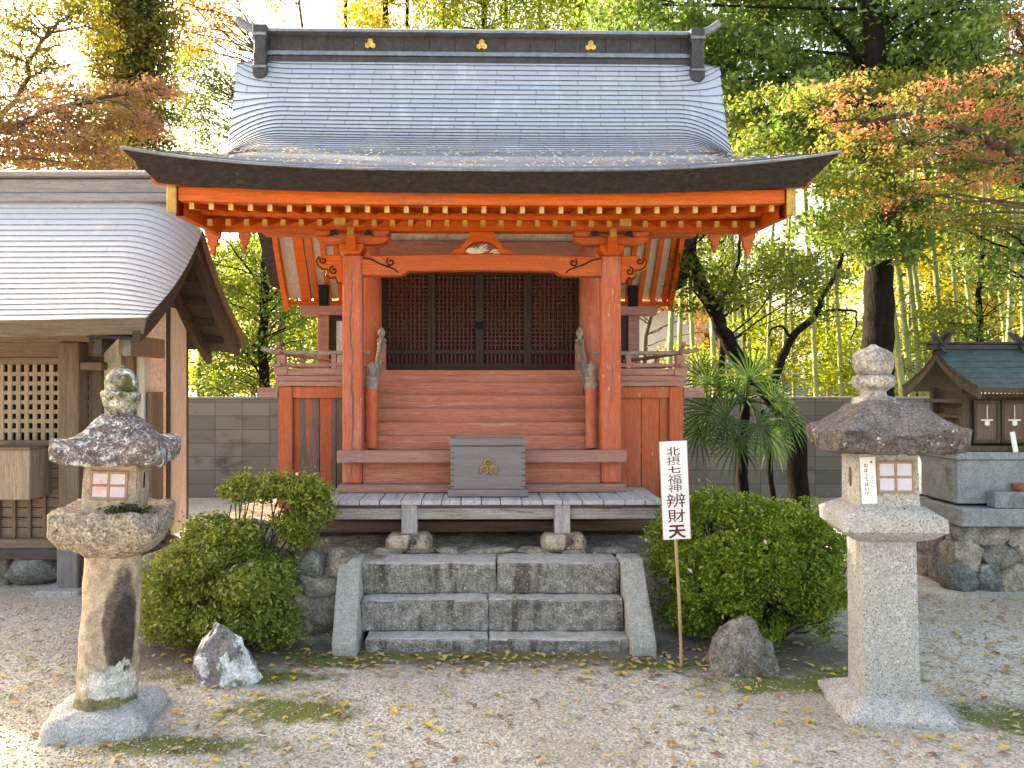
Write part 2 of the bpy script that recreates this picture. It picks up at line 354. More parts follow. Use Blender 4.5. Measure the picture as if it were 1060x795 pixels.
M['course_lip'] = mat('dark_course_edge', (0.115, 0.12, 0.135), (0.085, 0.088, 0.10), 5, G1, 0.7)
M['blocks'] = brickish('grey_concrete_blocks', (0.215, 0.20, 0.185), (0.135, 0.127, 0.118), (0.085, 0.08, 0.075), 0.36, 0.18, 0.005,
                       [((0.075, 0.07, 0.065), 1.6, (1, 1, 2.2), 0.52, 0.72), ((0.28, 0.27, 0.25), 6, G1, 0.64, 0.74)])

# ------------------------------------------------------------------ object helpers
def thing(name, label, cat, loc=(0, 0, 0), rz=0.0, group=None, kind=None):
    o = bpy.data.objects.new(name, None)
    o.empty_display_size = 0.1
    COL.objects.link(o)
    o.location = loc; o.rotation_euler = (0, 0, rz)
    o['label'] = label; o['category'] = cat
    if group: o['group'] = group
    if kind: o['kind'] = kind
    return o

def tag(o, label=None, cat=None, group=None, kind=None):
    if label: o['label'] = label
    if cat: o['category'] = cat
    if group: o['group'] = group
    if kind: o['kind'] = kind
    return o

class MB:
    """collects shapes; build() links them as ONE mesh object. off = world position of the thing's base."""
    def __init__(self, off=(0, 0, 0)):
        self.v = []; self.f = []; self.uv = None; self.off = Vector(off)
    def add(self, vs, fs):
        n = len(self.v)
        self.v.extend([tuple(v) for v in vs])
        self.f.extend([tuple(i + n for i in f) for f in fs])
        return self
    def box(self, x0, x1, y0, y1, z0, z1):
        vs = [(x0, y0, z0), (x1, y0, z0), (x1, y1, z0), (x0, y1, z0), (x0, y0, z1), (x1, y0, z1), (x1, y1, z1), (x0, y1, z1)]
        fs = [(0, 3, 2, 1), (4, 5, 6, 7), (0, 1, 5, 4), (1, 2, 6, 5), (2, 3, 7, 6), (3, 0, 4, 7)]
        return self.add(vs, fs)
    def beam(self, p0, p1, w, h, up=(0, 0, 1)):
        p0, p1 = Vector(p0), Vector(p1)
        t = (p1 - p0).normalized(); s = t.cross(Vector(up)).normalized(); u = s.cross(t)
        vs = []
        for p in (p0, p1):
            for a, b in ((-1, -1), (1, -1), (1, 1), (-1, 1)):
                vs.append(p + s * (a * w / 2) + u * (b * h / 2))
        return self.add(vs, [(0, 1, 2, 3), (7, 6, 5, 4), (0, 4, 5, 1), (1, 5, 6, 2), (2, 6, 7, 3), (3, 7, 4, 0)])
    def tube(self, pts, rad, seg=8, cap=True):
        pts = [Vector(p) for p in pts]
        if not hasattr(rad, '__len__'): rad = [rad] * len(pts)
        n0 = len(self.v); ref = Vector((0.13, 0.97, 0.21))
        for i, p in enumerate(pts):
            t = (pts[min(i + 1, len(pts) - 1)] - pts[max(i - 1, 0)])
            t = t.normalized() if t.length > 1e-9 else Vector((0, 0, 1))
            if abs(t.dot(ref)) > 0.95: ref = Vector((1, 0.05, 0.02))
            s = t.cross(ref).normalized(); u = s.cross(t)
            for k in range(seg):
                a = 2 * math.pi * k / seg
                self.v.append(tuple(p + (s * math.cos(a) + u * math.sin(a)) * rad[i]))
        for i in range(len(pts) - 1):
            for k in range(seg):
                a = n0 + i * seg + k; b = n0 + i * seg + (k + 1) % seg
                self.f.append((a, a + seg, b + seg, b))
        if cap:
            self.f.append(tuple(n0 + k for k in range(seg)))
            self.f.append(tuple(n0 + (len(pts) - 1) * seg + k for k in reversed(range(seg))))
        return self
    def lathe(self, c, prof, seg=24):
        """prof: list of (r, z)"""
        n0 = len(self.v)
        for r, z in prof:
            for k in range(seg):
                a = 2 * math.pi * k / seg
                self.v.append((c[0] + r * math.cos(a), c[1] + r * math.sin(a), c[2] + z))
        for i in range(len(prof) - 1):
            for k in range(seg):
                a = n0 + i * seg + k; b = n0 + i * seg + (k + 1) % seg
                self.f.append((a, b, b + seg, a + seg))
        self.f.append(tuple(n0 + k for k in reversed(range(seg))))
        self.f.append(tuple(n0 + (len(prof) - 1) * seg + k for k in range(seg)))
        return self
    def prism(self, poly, axis, a, b):
        """poly in the plane normal to axis ('x': (y,z), 'y': (x,z), 'z': (x,y)) extruded from a to b"""
        def mk(p, t):
            return {'x': (t, p[0], p[1]), 'y': (p[0], t, p[1]), 'z': (p[0], p[1], t)}[axis]
        n = len(poly)
        vs = [mk(p, a) for p in poly] + [mk(p, b) for p in poly]
        fs = [tuple(range(n)), tuple(range(2 * n - 1, n - 1, -1))]
        fs += [(i, i + n, (i + 1) % n + n, (i + 1) % n) for i in range(n)]
        return self.add(vs, fs)
    def loft(self, rings, seg=64, c=(0, 0, 0)):
        """rings: (r, z, p, lift): p=2 circle ... large p square; lift raises the corners"""
        n0 = len(self.v)
        for r, z, p, lift in rings:
            for k in range(seg):
                a = 2 * math.pi * k / seg
                ca, sa = math.cos(a), math.sin(a)
                rr = r / ((abs(ca) ** p + abs(sa) ** p) ** (1.0 / p))
                self.v.append((c[0] + rr * ca, c[1] + rr * sa, c[2] + z + lift * abs(math.sin(2 * a)) ** 5))
        for i in range(len(rings) - 1):
            for k in range(seg):
                a = n0 + i * seg + k; b = n0 + i * seg + (k + 1) % seg
                self.f.append((a, b, b + seg, a + seg))
        self.f.append(tuple(n0 + k for k in reversed(range(seg))))
        self.f.append(tuple(n0 + (len(rings) - 1) * seg + k for k in range(seg)))
        return self
    def grid(self, rows, close=False):
        """rows: list of equally long point lists"""
        n0 = len(self.v); m = len(rows[0])
        for r in rows: self.v.extend([tuple(p) for p in r])
        for i in range(len(rows) - 1):
            for k in range(m - 1):
                a = n0 + i * m + k
                self.f.append((a, a + 1, a + m + 1, a + m))
        return self
    def build(self, name, m, parent=None, bevel=0.0, smooth=None, rough=None, sub=0, uv=None, seg=1):
        me = bpy.data.meshes.new(name)
        o_ = self.off
        me.from_pydata([(v[0] - o_[0], v[1] - o_[1], v[2] - o_[2]) for v in self.v], [], self.f)
        if uv is not None:
            l = me.uv_layers.new(name='UVMap')
            for lp in me.loops: l.data[lp.index].uv = uv[lp.vertex_index]
        bm = bmesh.new(); bm.from_mesh(me)
        if uv is None: bmesh.ops.recalc_face_normals(bm, faces=bm.faces)
        if bevel > 0:
            es = [e for e in bm.edges if len(e.link_faces) == 2 and e.calc_face_angle(0) > 0.6]
            bmesh.ops.bevel(bm, geom=es, offset=bevel, segments=seg, profile=0.5, affect='EDGES', clamp_overlap=True)
        for _ in range(sub):
            bmesh.ops.subdivide_edges(bm, edges=bm.edges, cuts=1, use_grid_fill=True)
        if rough:
            bm.normal_update()
            off = Vector((random.random() * 40, random.random() * 40, random.random() * 40))
            for v in bm.verts:
                d = 0.0
                for amp, sc in rough: d += amp * mnoise.fractal(v.co * sc + off, 0.9, 2.0, 3)
                v.co += v.normal * d
        bm.to_mesh(me); bm.free()
        if smooth:
            for p in me.polygons: p.use_smooth = True
            me.set_sharp_from_angle(angle=R(smooth))
        me.materials.append(M[m] if isinstance(m, str) else m)
        ob = bpy.data.objects.new(name, me)
        COL.objects.link(ob)
        if parent: ob.parent = parent
        return ob

def dup_child(o, dx=0, dy=0, dz=0, parent=None):
    c = o.copy(); COL.objects.link(c)
    if parent: c.parent = parent
    c.location = o.location + Vector((dx, dy, dz))
    return c

def arrays_mesh(name, V, F, m, parent=None):
    """quads from numpy arrays"""
    me = bpy.data.meshes.new(name)
    me.vertices.add(len(V)); me.vertices.foreach_set('co', V.astype(np.float32).ravel())
    k = F.shape[1]
    me.loops.add(F.size); me.loops.foreach_set('vertex_index', F.astype(np.int32).ravel())
    me.polygons.add(len(F))
    me.polygons.foreach_set('loop_start', np.arange(0, F.size, k, dtype=np.int32))
    me.polygons.foreach_set('loop_total', np.full(len(F), k, dtype=np.int32))
    me.update(calc_edges=True)
    me.materials.append(M[m] if isinstance(m, str) else m)
    ob = bpy.data.objects.new(name, me); COL.objects.link(ob)
    if parent: ob.parent = parent
    return ob

def leaf_quads(C, size, flat=0.4, aspect=0.5, up=(0, 0, 1), fold=0.12):
    n = len(C)
    nrm = RNG.normal(size=(n, 3)); nrm /= np.linalg.norm(nrm, axis=1)[:, None]
    nrm = nrm * (1 - flat) + np.array(up)[None, :] * flat
    nrm /= np.linalg.norm(nrm, axis=1)[:, None] + 1e-9
    t = np.cross(nrm, RNG.normal(size=(n, 3))); t /= np.linalg.norm(t, axis=1)[:, None] + 1e-9
    b = np.cross(nrm, t)
    L = (size[0] + (size[1] - size[0]) * RNG.random(n))[:, None]
    W = L * aspect
    V = np.empty((n, 4, 3))
    V[:, 0] = C - t * L * 0.5
    V[:, 1] = C - t * L * 0.05 + b * W * 0.5 + nrm * L * fold
    V[:, 2] = C + t * L * 0.5
    V[:, 3] = C - t * L * 0.05 - b * W * 0.5 + nrm * L * fold
    F = np.arange(n * 4).reshape(n, 4)
    return V.reshape(-1, 3), F

def clumps(cl, sigma_flat=0.55):
    """cl: list of (centre, (rx, ry, rz), n_twigs, leaves_per_twig, twig_radius, shell) -> leaf centres"""
    out = []
    for c, r, nt_, nl, tr, shell in cl:
        d = RNG.normal(size=(nt_, 3)); d /= np.linalg.norm(d, axis=1)[:, None]
        rad = RNG.random(nt_) ** (1 / 3.0)
        rad = shell + (1 - shell) * rad if shell > 0 else rad
        o = np.array(c)[None, :] + d * rad[:, None] * np.array(r)[None, :]
        o = np.repeat(o, nl, axis=0)
        o += RNG.normal(size=o.shape) * np.array([tr, tr, tr * sigma_flat])[None, :]
        out.append(o)
    return np.concatenate(out)

def smooth_path(pts, n):
    pts = [Vector(p) for p in pts]
    out = []
    for i in range(len(pts) - 1):
        p0 = pts[max(i - 1, 0)]; p1 = pts[i]; p2 = pts[i + 1]; p3 = pts[min(i + 2, len(pts) - 1)]
        for k in range(n):
            t = k / n
            out.append(0.5 * ((2 * p1) + (p2 - p0) * t + (2 * p0 - 5 * p1 + 4 * p2 - p3) * t * t + (-p0 + 3 * p1 - 3 * p2 + p3) * t ** 3))
    out.append(pts[-1])
    return out

def limb(mb, pts, r0, r1, seg=7, n=5, wob=0.0):
    q = smooth_path(pts, n)
    if wob:
        for i in range(1, len(q) - 1):
            q[i] += Vector((random.gauss(0, wob), random.gauss(0, wob), random.gauss(0, wob * 0.6)))
    m_ = len(q)
    mb.tube(q, [r0 + (r1 - r0) * (i / (m_ - 1)) ** 0.8 for i in range(m_)], seg)
    return q
# ================================================================== SETTING
def ground_material():
    m = bpy.data.materials.new('pale_gravel'); m.use_nodes = True
    nt = m.node_tree; bs = nt.nodes['Principled BSDF']
    tc = node(nt, 'ShaderNodeTexCoord'); co = tc.outputs['Object']
    vo = node(nt, 'ShaderNodeTexVoronoi'); vo.inputs['Scale'].default_value = 90
    nt.links.new(co, vo.inputs['Vector'])
    rp = node(nt, 'ShaderNodeValToRGB')
    e = rp.color_ramp.elements
    e[0].color = (0.33, 0.285, 0.24, 1); e[1].color = (0.66, 0.615, 0.545, 1)
    x = e.new(0.5); x.color = (0.48, 0.445, 0.395, 1)
    sp = node(nt, 'ShaderNodeSeparateColor'); nt.links.new(vo.outputs['Color'], sp.inputs[0])
    nt.links.new(sp.outputs[0], rp.inputs[0])
    c = rp.outputs[0]
    f, _ = noise_fac(nt, co, 0.9, G1, 0.42, 0.66, detail=6)
    mu = node(nt, 'ShaderNodeMath', operation='MULTIPLY'); mu.inputs[1].default_value = 0.55
    nt.links.new(f, mu.inputs[0])
    c = mixc(nt, mu.outputs[0], c, (0.30, 0.25, 0.205))
    # earth strip at the foot of the steps and moss patches: (x, y, rx, ry, colour, amount)
    nz, raw = noise_fac(nt, co, 7.0, G1, 0.3, 0.7, detail=10, rough=0.78)
    def patch(c, px, py, rx, ry, col, noisy=0.9):
        mp = node(nt, 'ShaderNodeMapping', vector_type='POINT')
        mp.inputs['Location'].default_value = (-px / rx, -py / ry, 0)
        mp.inputs['Scale'].default_value = (1 / rx, 1 / ry, 0)
        nt.links.new(co, mp.inputs['Vector'])
        ln = node(nt, 'ShaderNodeVectorMath', operation='LENGTH'); nt.links.new(mp.outputs[0], ln.inputs[0])
        ad = node(nt, 'ShaderNodeMath', operation='MULTIPLY_ADD'); ad.inputs[1].default_value = -noisy * 2
        nt.links.new(raw, ad.inputs[0]); nt.links.new(ln.outputs['Value'], ad.inputs[2])
        mr = node(nt, 'ShaderNodeMapRange', interpolation_type='SMOOTHSTEP')
        mr.inputs['From Min'].default_value = 0.35 - noisy; mr.inputs['From Max'].default_value = 0.85 - noisy
        mr.inputs['To Min'].default_value = 1; mr.inputs['To Max'].default_value = 0
        nt.links.new(ad.outputs[0], mr.inputs['Value'])
        return mixc(nt, mr.outputs[0], c, col)
    c = patch(c, 0.0, 4.30, 2.3, 0.36, (0.15, 0.125, 0.10), 0.5)
    c = patch(c, 1.45, 4.25, 1.2, 0.5, (0.13, 0.11, 0.09), 0.5)
    c = patch(c, -1.5, 4.30, 1.2, 0.5, (0.13, 0.11, 0.09), 0.5)
    for px, py, rx, ry in ((-0.80, 4.22, 0.55, 0.20), (0.0, 4.24, 1.0, 0.10), (-1.25, 3.95, 0.7, 0.18), (1.50, 3.85, 0.65, 0.20),
                           (1.95, 4.0, 0.5, 0.2), (2.35, 3.45, 0.35, 0.28), (-0.9, 3.55, 0.5, 0.25), (-1.3, 3.2, 0.6, 0.15), (0.9, 4.12, 0.4, 0.12)):
        c = patch(c, px, py, rx, ry, (0.12, 0.135, 0.026), 1.15)
    nt.links.new(c, bs.inputs['Base Color'])
    bs.inputs['Roughness'].default_value = 0.9
    inv = node(nt, 'ShaderNodeMath', operation='MULTIPLY_ADD'); inv.inputs[1].default_value = -1.0; 
    nt.links.new(vo.outputs['Distance'], inv.inputs[0]); nt.links.new(sp.outputs[1], inv.inputs[2])
    bp = node(nt, 'ShaderNodeBump'); bp.inputs['Strength'].default_value = 0.8; bp.inputs['Distance'].default_value = 0.008
    nt.links.new(inv.outputs[0], bp.inputs['Height']); nt.links.new(bp.outputs[0], bs.inputs['Normal'])
    return m
M['gravel'] = ground_material()
g = MB(); g.add([(-150, -60, 0), (150, -60, 0), (150, 260, 0), (-150, 260, 0)], [(0, 1, 2, 3)])
tag(g.build('ground', 'gravel'), kind='structure')

# raised earth terrace the shrine stands on
ter = MB()
nx, ny = 60, 50
rows = []
for j in range(ny + 1):
    y = 4.72 + 3.9 * j / ny
    r_ = []
    for i in range(nx + 1):
        x = -2.15 + 4.1 * i / nx
        r_.append((x, y, 0.425 + 0.018 * mnoise.noise(Vector((x * 3, y * 3, 2.0))) + 0.01 * mnoise.noise(Vector((x * 11, y * 11, 5.0)))))
    rows.append(r_)
ter.grid(rows)
b0 = [(p[0], p[1], -0.02) for p in rows[0]]
ter.grid([b0, rows[0]])
ter.grid([rows[-1], [(p[0], p[1], -0.02) for p in rows[-1]]])
ter.grid([[(r[0][0], r[0][1], -0.02) for r in rows], [r[0] for r in rows]])
ter.grid([[r[-1] for r in rows], [(r[-1][0], r[-1][1], -0.02) for r in rows]])
tag(ter.build('terrace', 'dirt', smooth=50), kind='structure')

# ================================================================== MAIN SHRINE
SOFF = (0, 5.35, 0.44)
shrine = thing('shrine_hall', 'vermilion wooden shrine hall with a sweeping grey copper roof above the stone steps', 'shrine',
               (X(499, 5.35), 5.35, 0.44), R(1.15))
def S(): return MB(SOFF)

# ---- roof surface
PD = np.array([4.40, 5.10, 5.70, 6.20, 6.52, 6.72, 6.88])
PZ = np.array([2.712, 2.945, 3.166, 3.403, 3.675, 4.01, 4.375])
def make_profile(PD, PZ, n=400):
    d = np.gradient(PZ, PD)
    dd = []; zz = []
    for i in range(len(PD) - 1):
        t = np.linspace(0, 1, n // (len(PD) - 1), endpoint=False)
        h = PD[i + 1] - PD[i]
        z = (2 * t**3 - 3 * t**2 + 1) * PZ[i] + (t**3 - 2 * t**2 + t) * h * d[i] + (-2 * t**3 + 3 * t**2) * PZ[i + 1] + (t**3 - t**2) * h * d[i + 1]
        dd.append(PD[i] + t * h); zz.append(z)
    dd = np.append(np.concatenate(dd), PD[-1]); zz = np.append(np.concatenate(zz), PZ[-1])
    s = np.concatenate([[0], np.cumsum(np.hypot(np.diff(dd), np.diff(zz)))])
    return dd, zz, s / s[-1], s[-1]

class Roof:
    def __init__(s, PD, PZ, hw0, hw1, sori, rollS, rollV, rollw, back=None):
        s.d, s.z, s.s, s.len = make_profile(PD, PZ)
        s.hw0, s.hw1, s.sori, s.rs, s.rv, s.rw = hw0, hw1, sori, rollS, rollV, rollw
        s.back = back            # mirror about this D, compressed by factor
    def hw(s, t): return s.hw0 + (s.hw1 - s.hw0) * t
    def pt(s, u, t, lift=0.0):
        """u in [-1,1] across, t in [0,1] eave->ridge"""
        D = float(np.interp(t, s.s, s.d)); z = float(np.interp(t, s.s, s.z))
        t2 = min(1.0, t + 0.004); t1 = max(0, t2 - 0.008)
        dD = float(np.interp(t2, s.s, s.d) - np.interp(t1, s.s, s.d)); dz = float(np.interp(t2, s.s, s.z) - np.interp(t1, s.s, s.z))
        L = math.hypot(dD, dz)
        x = u * s.hw(t)
        e = max(0.0, (abs(x) - (s.hw(t) - s.rw)) / s.rw)
        z += s.sori * abs(u) ** 3 * (1 - t) ** 1.5
        z -= float(np.interp(t, s.rs, s.rv)) * e * e
        D += -dz / L * lift; z += dD / L * lift
        if s.back: D = s.back[0] + (s.back[0] - D) * s.back[1]
        return (x, D, z)

def us(n, hw, rw):
    a = list(np.linspace(-1, -1 + rw / hw, 9)); b = list(np.linspace(-1 + rw / hw, 1 - rw / hw, n)); c = list(np.linspace(1 - rw / hw, 1, 9))
    return a + b[1:-1] + c

def roof_rows(rf, n, off, name, m, parent, step=0.014, nu=30, shift=None, lip='course_lip'):
    mb = MB(off); uv = []
    U = us(nu, rf.hw0, rf.rw)
    for k in range(n):
        t0, t1 = k / n, (k + 1) / n
        def tt(t, u):
            if not shift: return t
            e = max(0.0, (abs(u) * rf.hw0 - (rf.hw0 - rf.rw)) / rf.rw)
            return min(1.0, max(0.0, t + e * e * float(np.interp(t, shift[0], shift[1]))))
        A = [rf.pt(u, tt(t0, u), 0.0) for u in U]
        sp_ = step(t0) if callable(step) else step
        B = [rf.pt(u, tt(t0, u), sp_) for u in U]
        C = [rf.pt(u, tt(t1, u), 0.001) for u in U]
        n0 = len(mb.v); mb.grid([A, B, C])
        o_ = 0.37 * (k * 7 % 5)
        for row, vv in ((A, 0.02), (B, 0.06), (C, 0.98)):
            for p in row: uv.append((p[0] + o_ + 20, k + vv))
    o = mb.build(name, m, parent, uv=uv, smooth=30)
    o.data.materials.append(M[lip])      # butt of every course coloured darker to draw its shade line
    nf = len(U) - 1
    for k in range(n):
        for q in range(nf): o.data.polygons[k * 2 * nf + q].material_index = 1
    return o

RF = Roof(PD, PZ, 2.05, 2.15, 0.115, [0, .35, .5, .62, .78, .9, 1], [0, .0, .12, .20, .20, .12, .04], 0.46)
RB = Roof(PD, 4.39 - (4.39 - PZ) * 1.13, 2.10, 2.15, 0.0, [0, 1], [.0, .04], 0.46, back=(7.0, 0.31))
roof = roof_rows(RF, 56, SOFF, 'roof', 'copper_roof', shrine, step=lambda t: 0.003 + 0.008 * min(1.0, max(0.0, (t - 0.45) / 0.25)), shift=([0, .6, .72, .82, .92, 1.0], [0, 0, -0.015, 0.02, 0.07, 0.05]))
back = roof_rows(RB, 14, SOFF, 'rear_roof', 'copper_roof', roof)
# thick dark edge
def roof_edge(rf, off, name, m, parent, th=0.115, inset=0.19, back_in=0.05, nt_=40, grow=0.065, th_side=None):
    mb = MB(off)
    U = np.linspace(-1, 1, 41)
    def low(u, t, th_=None):
        p = rf.pt(u, t); sgn = -1 if rf.back else 1
        k = max(0.0, 1 - t * 4)
        a = th + grow * abs(u) ** 3
        if th_side is not None: a = th_side + (a - th_side) * max(0.0, 1 - t * 25)
        return (p[0] * (1 - inset / rf.hw0) + (p[0] - p[0]), p[1] + sgn * back_in * k, p[2] - a)
    def lowx(u, t):
        q = low(u, t); p = rf.pt(u, t); c = rf.pt(0, t)[0]
        return (c + (p[0] - c) * (1 - inset / rf.hw0), q[1], q[2])
    mb.grid([[rf.pt(u, 0, 0.004) for u in U], [lowx(u, 0) for u in U]])
    T = np.linspace(0, 1, nt_)
    for sg in (-1, 1):
        mb.grid([[rf.pt(sg, t, 0.004) for t in T], [lowx(sg, t) for t in T]])
    mb.grid([[lowx(u, t) for u in U] for t in T])
    return mb.build(name, m, parent, smooth=40)
roof_edge(RF, SOFF, 'roof_edge', 'bark', roof)
roof_edge(RB, SOFF, 'roof_edge', 'bark', roof, th=0.10, grow=0.0, back_in=0.0)
# bright copper drip line along the eave
mb = S()
U = np.linspace(-1, 1, 41)
mb.tube([Vector(RF.pt(u, 0, 0.006)) for u in U], 0.010, 6)
mb.build('drip_edge', 'ridge_cap', roof, smooth=60)

# ---- ridge
rd = S().box(-1.90, 1.90, 6.86, 7.14, 4.335, 4.404).build('ridge', 'dark_copper', shrine, bevel=0.006)
S().box(-1.90, 1.90, 6.90, 7.10, 4.406, 4.606).build('ridge_board', 'dark_copper', rd, bevel=0.004)
mb = S()
mb.prism([(6.845, 4.405), (6.845, 4.422), (6.862, 4.432), (6.862, 4.447), (7.138, 4.447), (7.138, 4.432), (7.155, 4.422), (7.155, 4.405)], 'x', -1.91, 1.91)
mb.build('ridge_moulding', 'ridge_cap', rd)
mb = S()
prof = [(6.82, 4.600), (6.82, 4.622), (6.87, 4.652), (6.93, 4.672), (7.0, 4.68), (7.07, 4.672), (7.13, 4.652), (7.18, 4.622), (7.18, 4.600)]
mb.prism(prof, 'x', -1.96, 1.96)
mb.build('ridge_cap', 'ridge_cap', rd, smooth=40)
for i in range(17):
    x = -1.8 + i * 0.225
    S().box(x - 0.002, x + 0.002, 6.897, 6.9005, 4.45, 4.596).build('sheet_seam', 'dark_line', rd)

def hexring(mb, cx, cz, r, y, th, n=6, rot=0):
    po = [(cx + r * math.cos(rot + math.pi / 2 + 2 * math.pi * k / n), cz + r * math.sin(rot + math.pi / 2 + 2 * math.pi * k / n)) for k in range(n)]
    mb.prism(po, 'y', y - th, y)
M['dull_gold'] = mat('dull_gilt_wood', (0.42, 0.25, 0.085), (0.32, 0.18, 0.06), 30, G1, 0.6)
def emblem(name, cx, cz, y, s, off, parent, inner, outer='gold'):
    mb = MB(off)
    pts = [(0, 0.62), (-0.56, -0.33), (0.56, -0.33)]
    for i, (a, b) in enumerate(pts):
        hexring(mb, cx + a * s, cz + b * s, 0.60 * s, y, 0.35 * s + 0.001 * i)
    e = mb.build(name, outer, parent, bevel=0.05 * s)
    mb = MB(off)
    for i, (a, b) in enumerate(pts):
        n = 12
        ring = [(cx + a * s + 0.32 * s * math.cos(2 * math.pi * k / n), y - 0.37 * s, cz + b * s + 0.32 * s * math.sin(2 * math.pi * k / n)) for k in range(n + 1)]
        mb.tube(ring, 0.055 * s, 5)
        mb.tube([(cx + a * s, y - 0.34 * s, cz + b * s), (cx + a * s, y - 0.44 * s, cz + b * s)], 0.12 * s, 6)
    mb.build('emblem_relief', inner, e)
    return e
for px in (378, 493, 606):
    emblem('gilt_crest', (px - 491) * 6.9 / FPX, 4.522, 6.898, 0.042, SOFF, rd, 'old_gold')
# ridge-end ornaments
for sg in (-1, 1):
    mb = S()
    sil = [(-0.062, 0.30), (0.062, 0.30), (0.064, 0.20), (0.050, 0.16), (0.050, 0.06), (0.060, 0.02), (0.052, -0.03), (0.066, -0.08), (0.062, -0.14), (0.025, -0.175), (-0.025, -0.175), (-0.062, -0.14), (-0.066, -0.08), (-0.052, -0.03), (-0.060, 0.02), (-0.050, 0.06), (-0.050, 0.16), (-0.064, 0.20)]
    xs = sg * 1.925
    mb.prism([(xs + a, 4.345 + b) for a, b in sil], 'y', 6.78, 7.22)
    o = mb.build('ridge_end_ornament', 'dark_copper', rd, bevel=0.008)
    for zz, r_ in ((4.555, 0.016), (4.27, 0.013)):
        S().tube([(xs - 0.06, 6.775, zz), (xs + 0.06, 6.775, zz)], r_, 8).build('ornament_roll', 'ridge_cap', o, smooth=50)
    mb = S()
    q = smooth_path([(sg * 1.88, 7.0, 4.665), (sg * 2.0, 7.0, 4.69), (sg * 2.10, 7.0, 4.725), (sg * 2.18, 7.0, 4.785)], 5)
    mb.tube(q, [0.045 - 0.010 * i / 15 for i in range(len(q))], 10)
    mb.build('ridge_horn', 'ridge_cap', rd, smooth=50)

# ---- eaves
def sor2(x): return 0.02 * (abs(x) / 1.8) ** 3
def sor(x, k=0.035): return k * (abs(x) / 1.8) ** 3
def xbar(mb, x0, x1, d0, d1, z0, z1, n=24, k=0.035):
    xs = np.linspace(x0, x1, n + 1)
    a = [(x, d0, z0 + sor(x, k)) for x in xs]; b = [(x, d0, z1 + sor(x, k)) for x in xs]
    c = [(x, d1, z1 + sor(x, k)) for x in xs]; d = [(x, d1, z0 + sor(x, k)) for x in xs]
    mb.grid([a, b, c, d, a])
    n0 = len(mb.v)
    mb.add([a[0], b[0], c[0], d[0]], [(0, 1, 2, 3)]); mb.add([a[-1], b[-1], c[-1], d[-1]], [(3, 2, 1, 0)])
ev = S(); xbar(ev, -1.765, 1.765, 4.50, 4.58, 2.543, 2.625, k=0.02)
fascia = ev.build('eave_fascia', 'eave_red', shrine, bevel=0.004)
mb = S(); xbar(mb, -1.91, 1.91, 4.465, 4.56, 2.627, 2.652, k=0.03)
mb.build('eave_trim', 'eave_red', fascia, bevel=0.003)
mb = S(); xbar(mb, -1.76, 1.76, 4.86, 4.92, 2.534, 2.578)
mb.build('rafter_rail', 'eave_red', shrine, bevel=0.003)
# boards above the rafters
mb = S()
xs = np.linspace(-1.76, 1.76, 25)
mb.grid([[(x, d, z + sor2(x)) for x in xs] for d, z in ((4.505, 2.5485), (4.72, 2.607), (4.875, 2.618), (4.885, 2.565))])
mb.grid([[(x, d, z + sor(x, 0.02)) for x in xs] for d, z in ((4.90, 2.555), (5.6, 2.735), (6.3, 2.97))])
mb.build('eave_boarding', 'eave_red', shrine)
# rafters
NR = 31; SPX = 0.1135
def sor2(x): return 0.02 * (abs(x) / 1.8) ** 3
raf = S().beam((0, 4.545, 2.5225), (0, 5.0, 2.60), 0.027, 0.036).build('flying_rafter', 'eave_red', shrine)
M['cream_gold'] = mat('cream_gilt_paint', (0.54, 0.37, 0.15), (0.44, 0.29, 0.10), 14, G1, 0.6)
cap = S().box(-0.0142, 0.0142, 4.534, 4.5415, 2.503, 2.5415).build('gilt_end', 'cream_gold', raf)
jr = S().beam((0, 4.86, 2.508), (0, 6.25, 2.93), 0.030, 0.042).build('base_rafter', 'eave_red', shrine)
jc = S().box(-0.015, 0.015, 4.846, 4.853, 2.489, 2.528).build('gilt_end', 'old_gold', jr)  # lower row duller: eave shade put into the gilt colour
mb = S(); TT = np.linspace(0.015, 0.72, 10)
def rp_(t, dz): q = RB.pt(0, t); return (q[1], q[2] - dz)
mb.grid([[(sx, *rp_(t, dz)) for t in TT] for sx, dz in ((-0.024, 0.137), (-0.024, 0.195), (0.024, 0.195), (0.024, 0.137))])
q0 = [(sx, *rp_(TT[0], dz)) for sx, dz in ((-0.024, 0.137), (-0.024, 0.195), (0.024, 0.195), (0.024, 0.137))]; mb.add(q0, [(0, 1, 2, 3)])
rr = mb.build('rear_rafter', 'eave_red', shrine)
for i in range(NR):
    x = (i - (NR - 1) / 2) * SPX
    for o, c in ((raf, cap), (jr, jc), (rr, None)):
        if i == 0:
            o.location.x = x; o.location.z = sor2(x) if o is raf else 0
        else:
            n_ = dup_child(o); n_.location = (x * (1.10 if o is rr else 1), 0, sor2(x) if o is raf else 0)
            if c: dup_child(c, parent=n_)
# rear soffit and eave board
mb = S(); xs = np.linspace(-1.92, 1.92, 3)
mb.grid([[(x, *rp_(t, 0.135)) for x in xs] for t in np.linspace(0.0, 0.8, 12)])
mb.build('rear_soffit', 'soffit', shrine)
S().box(-1.93, 1.93, 7.765, 7.80, 2.285, 2.335).build('rear_eave_board', 'eave_red', shrine)

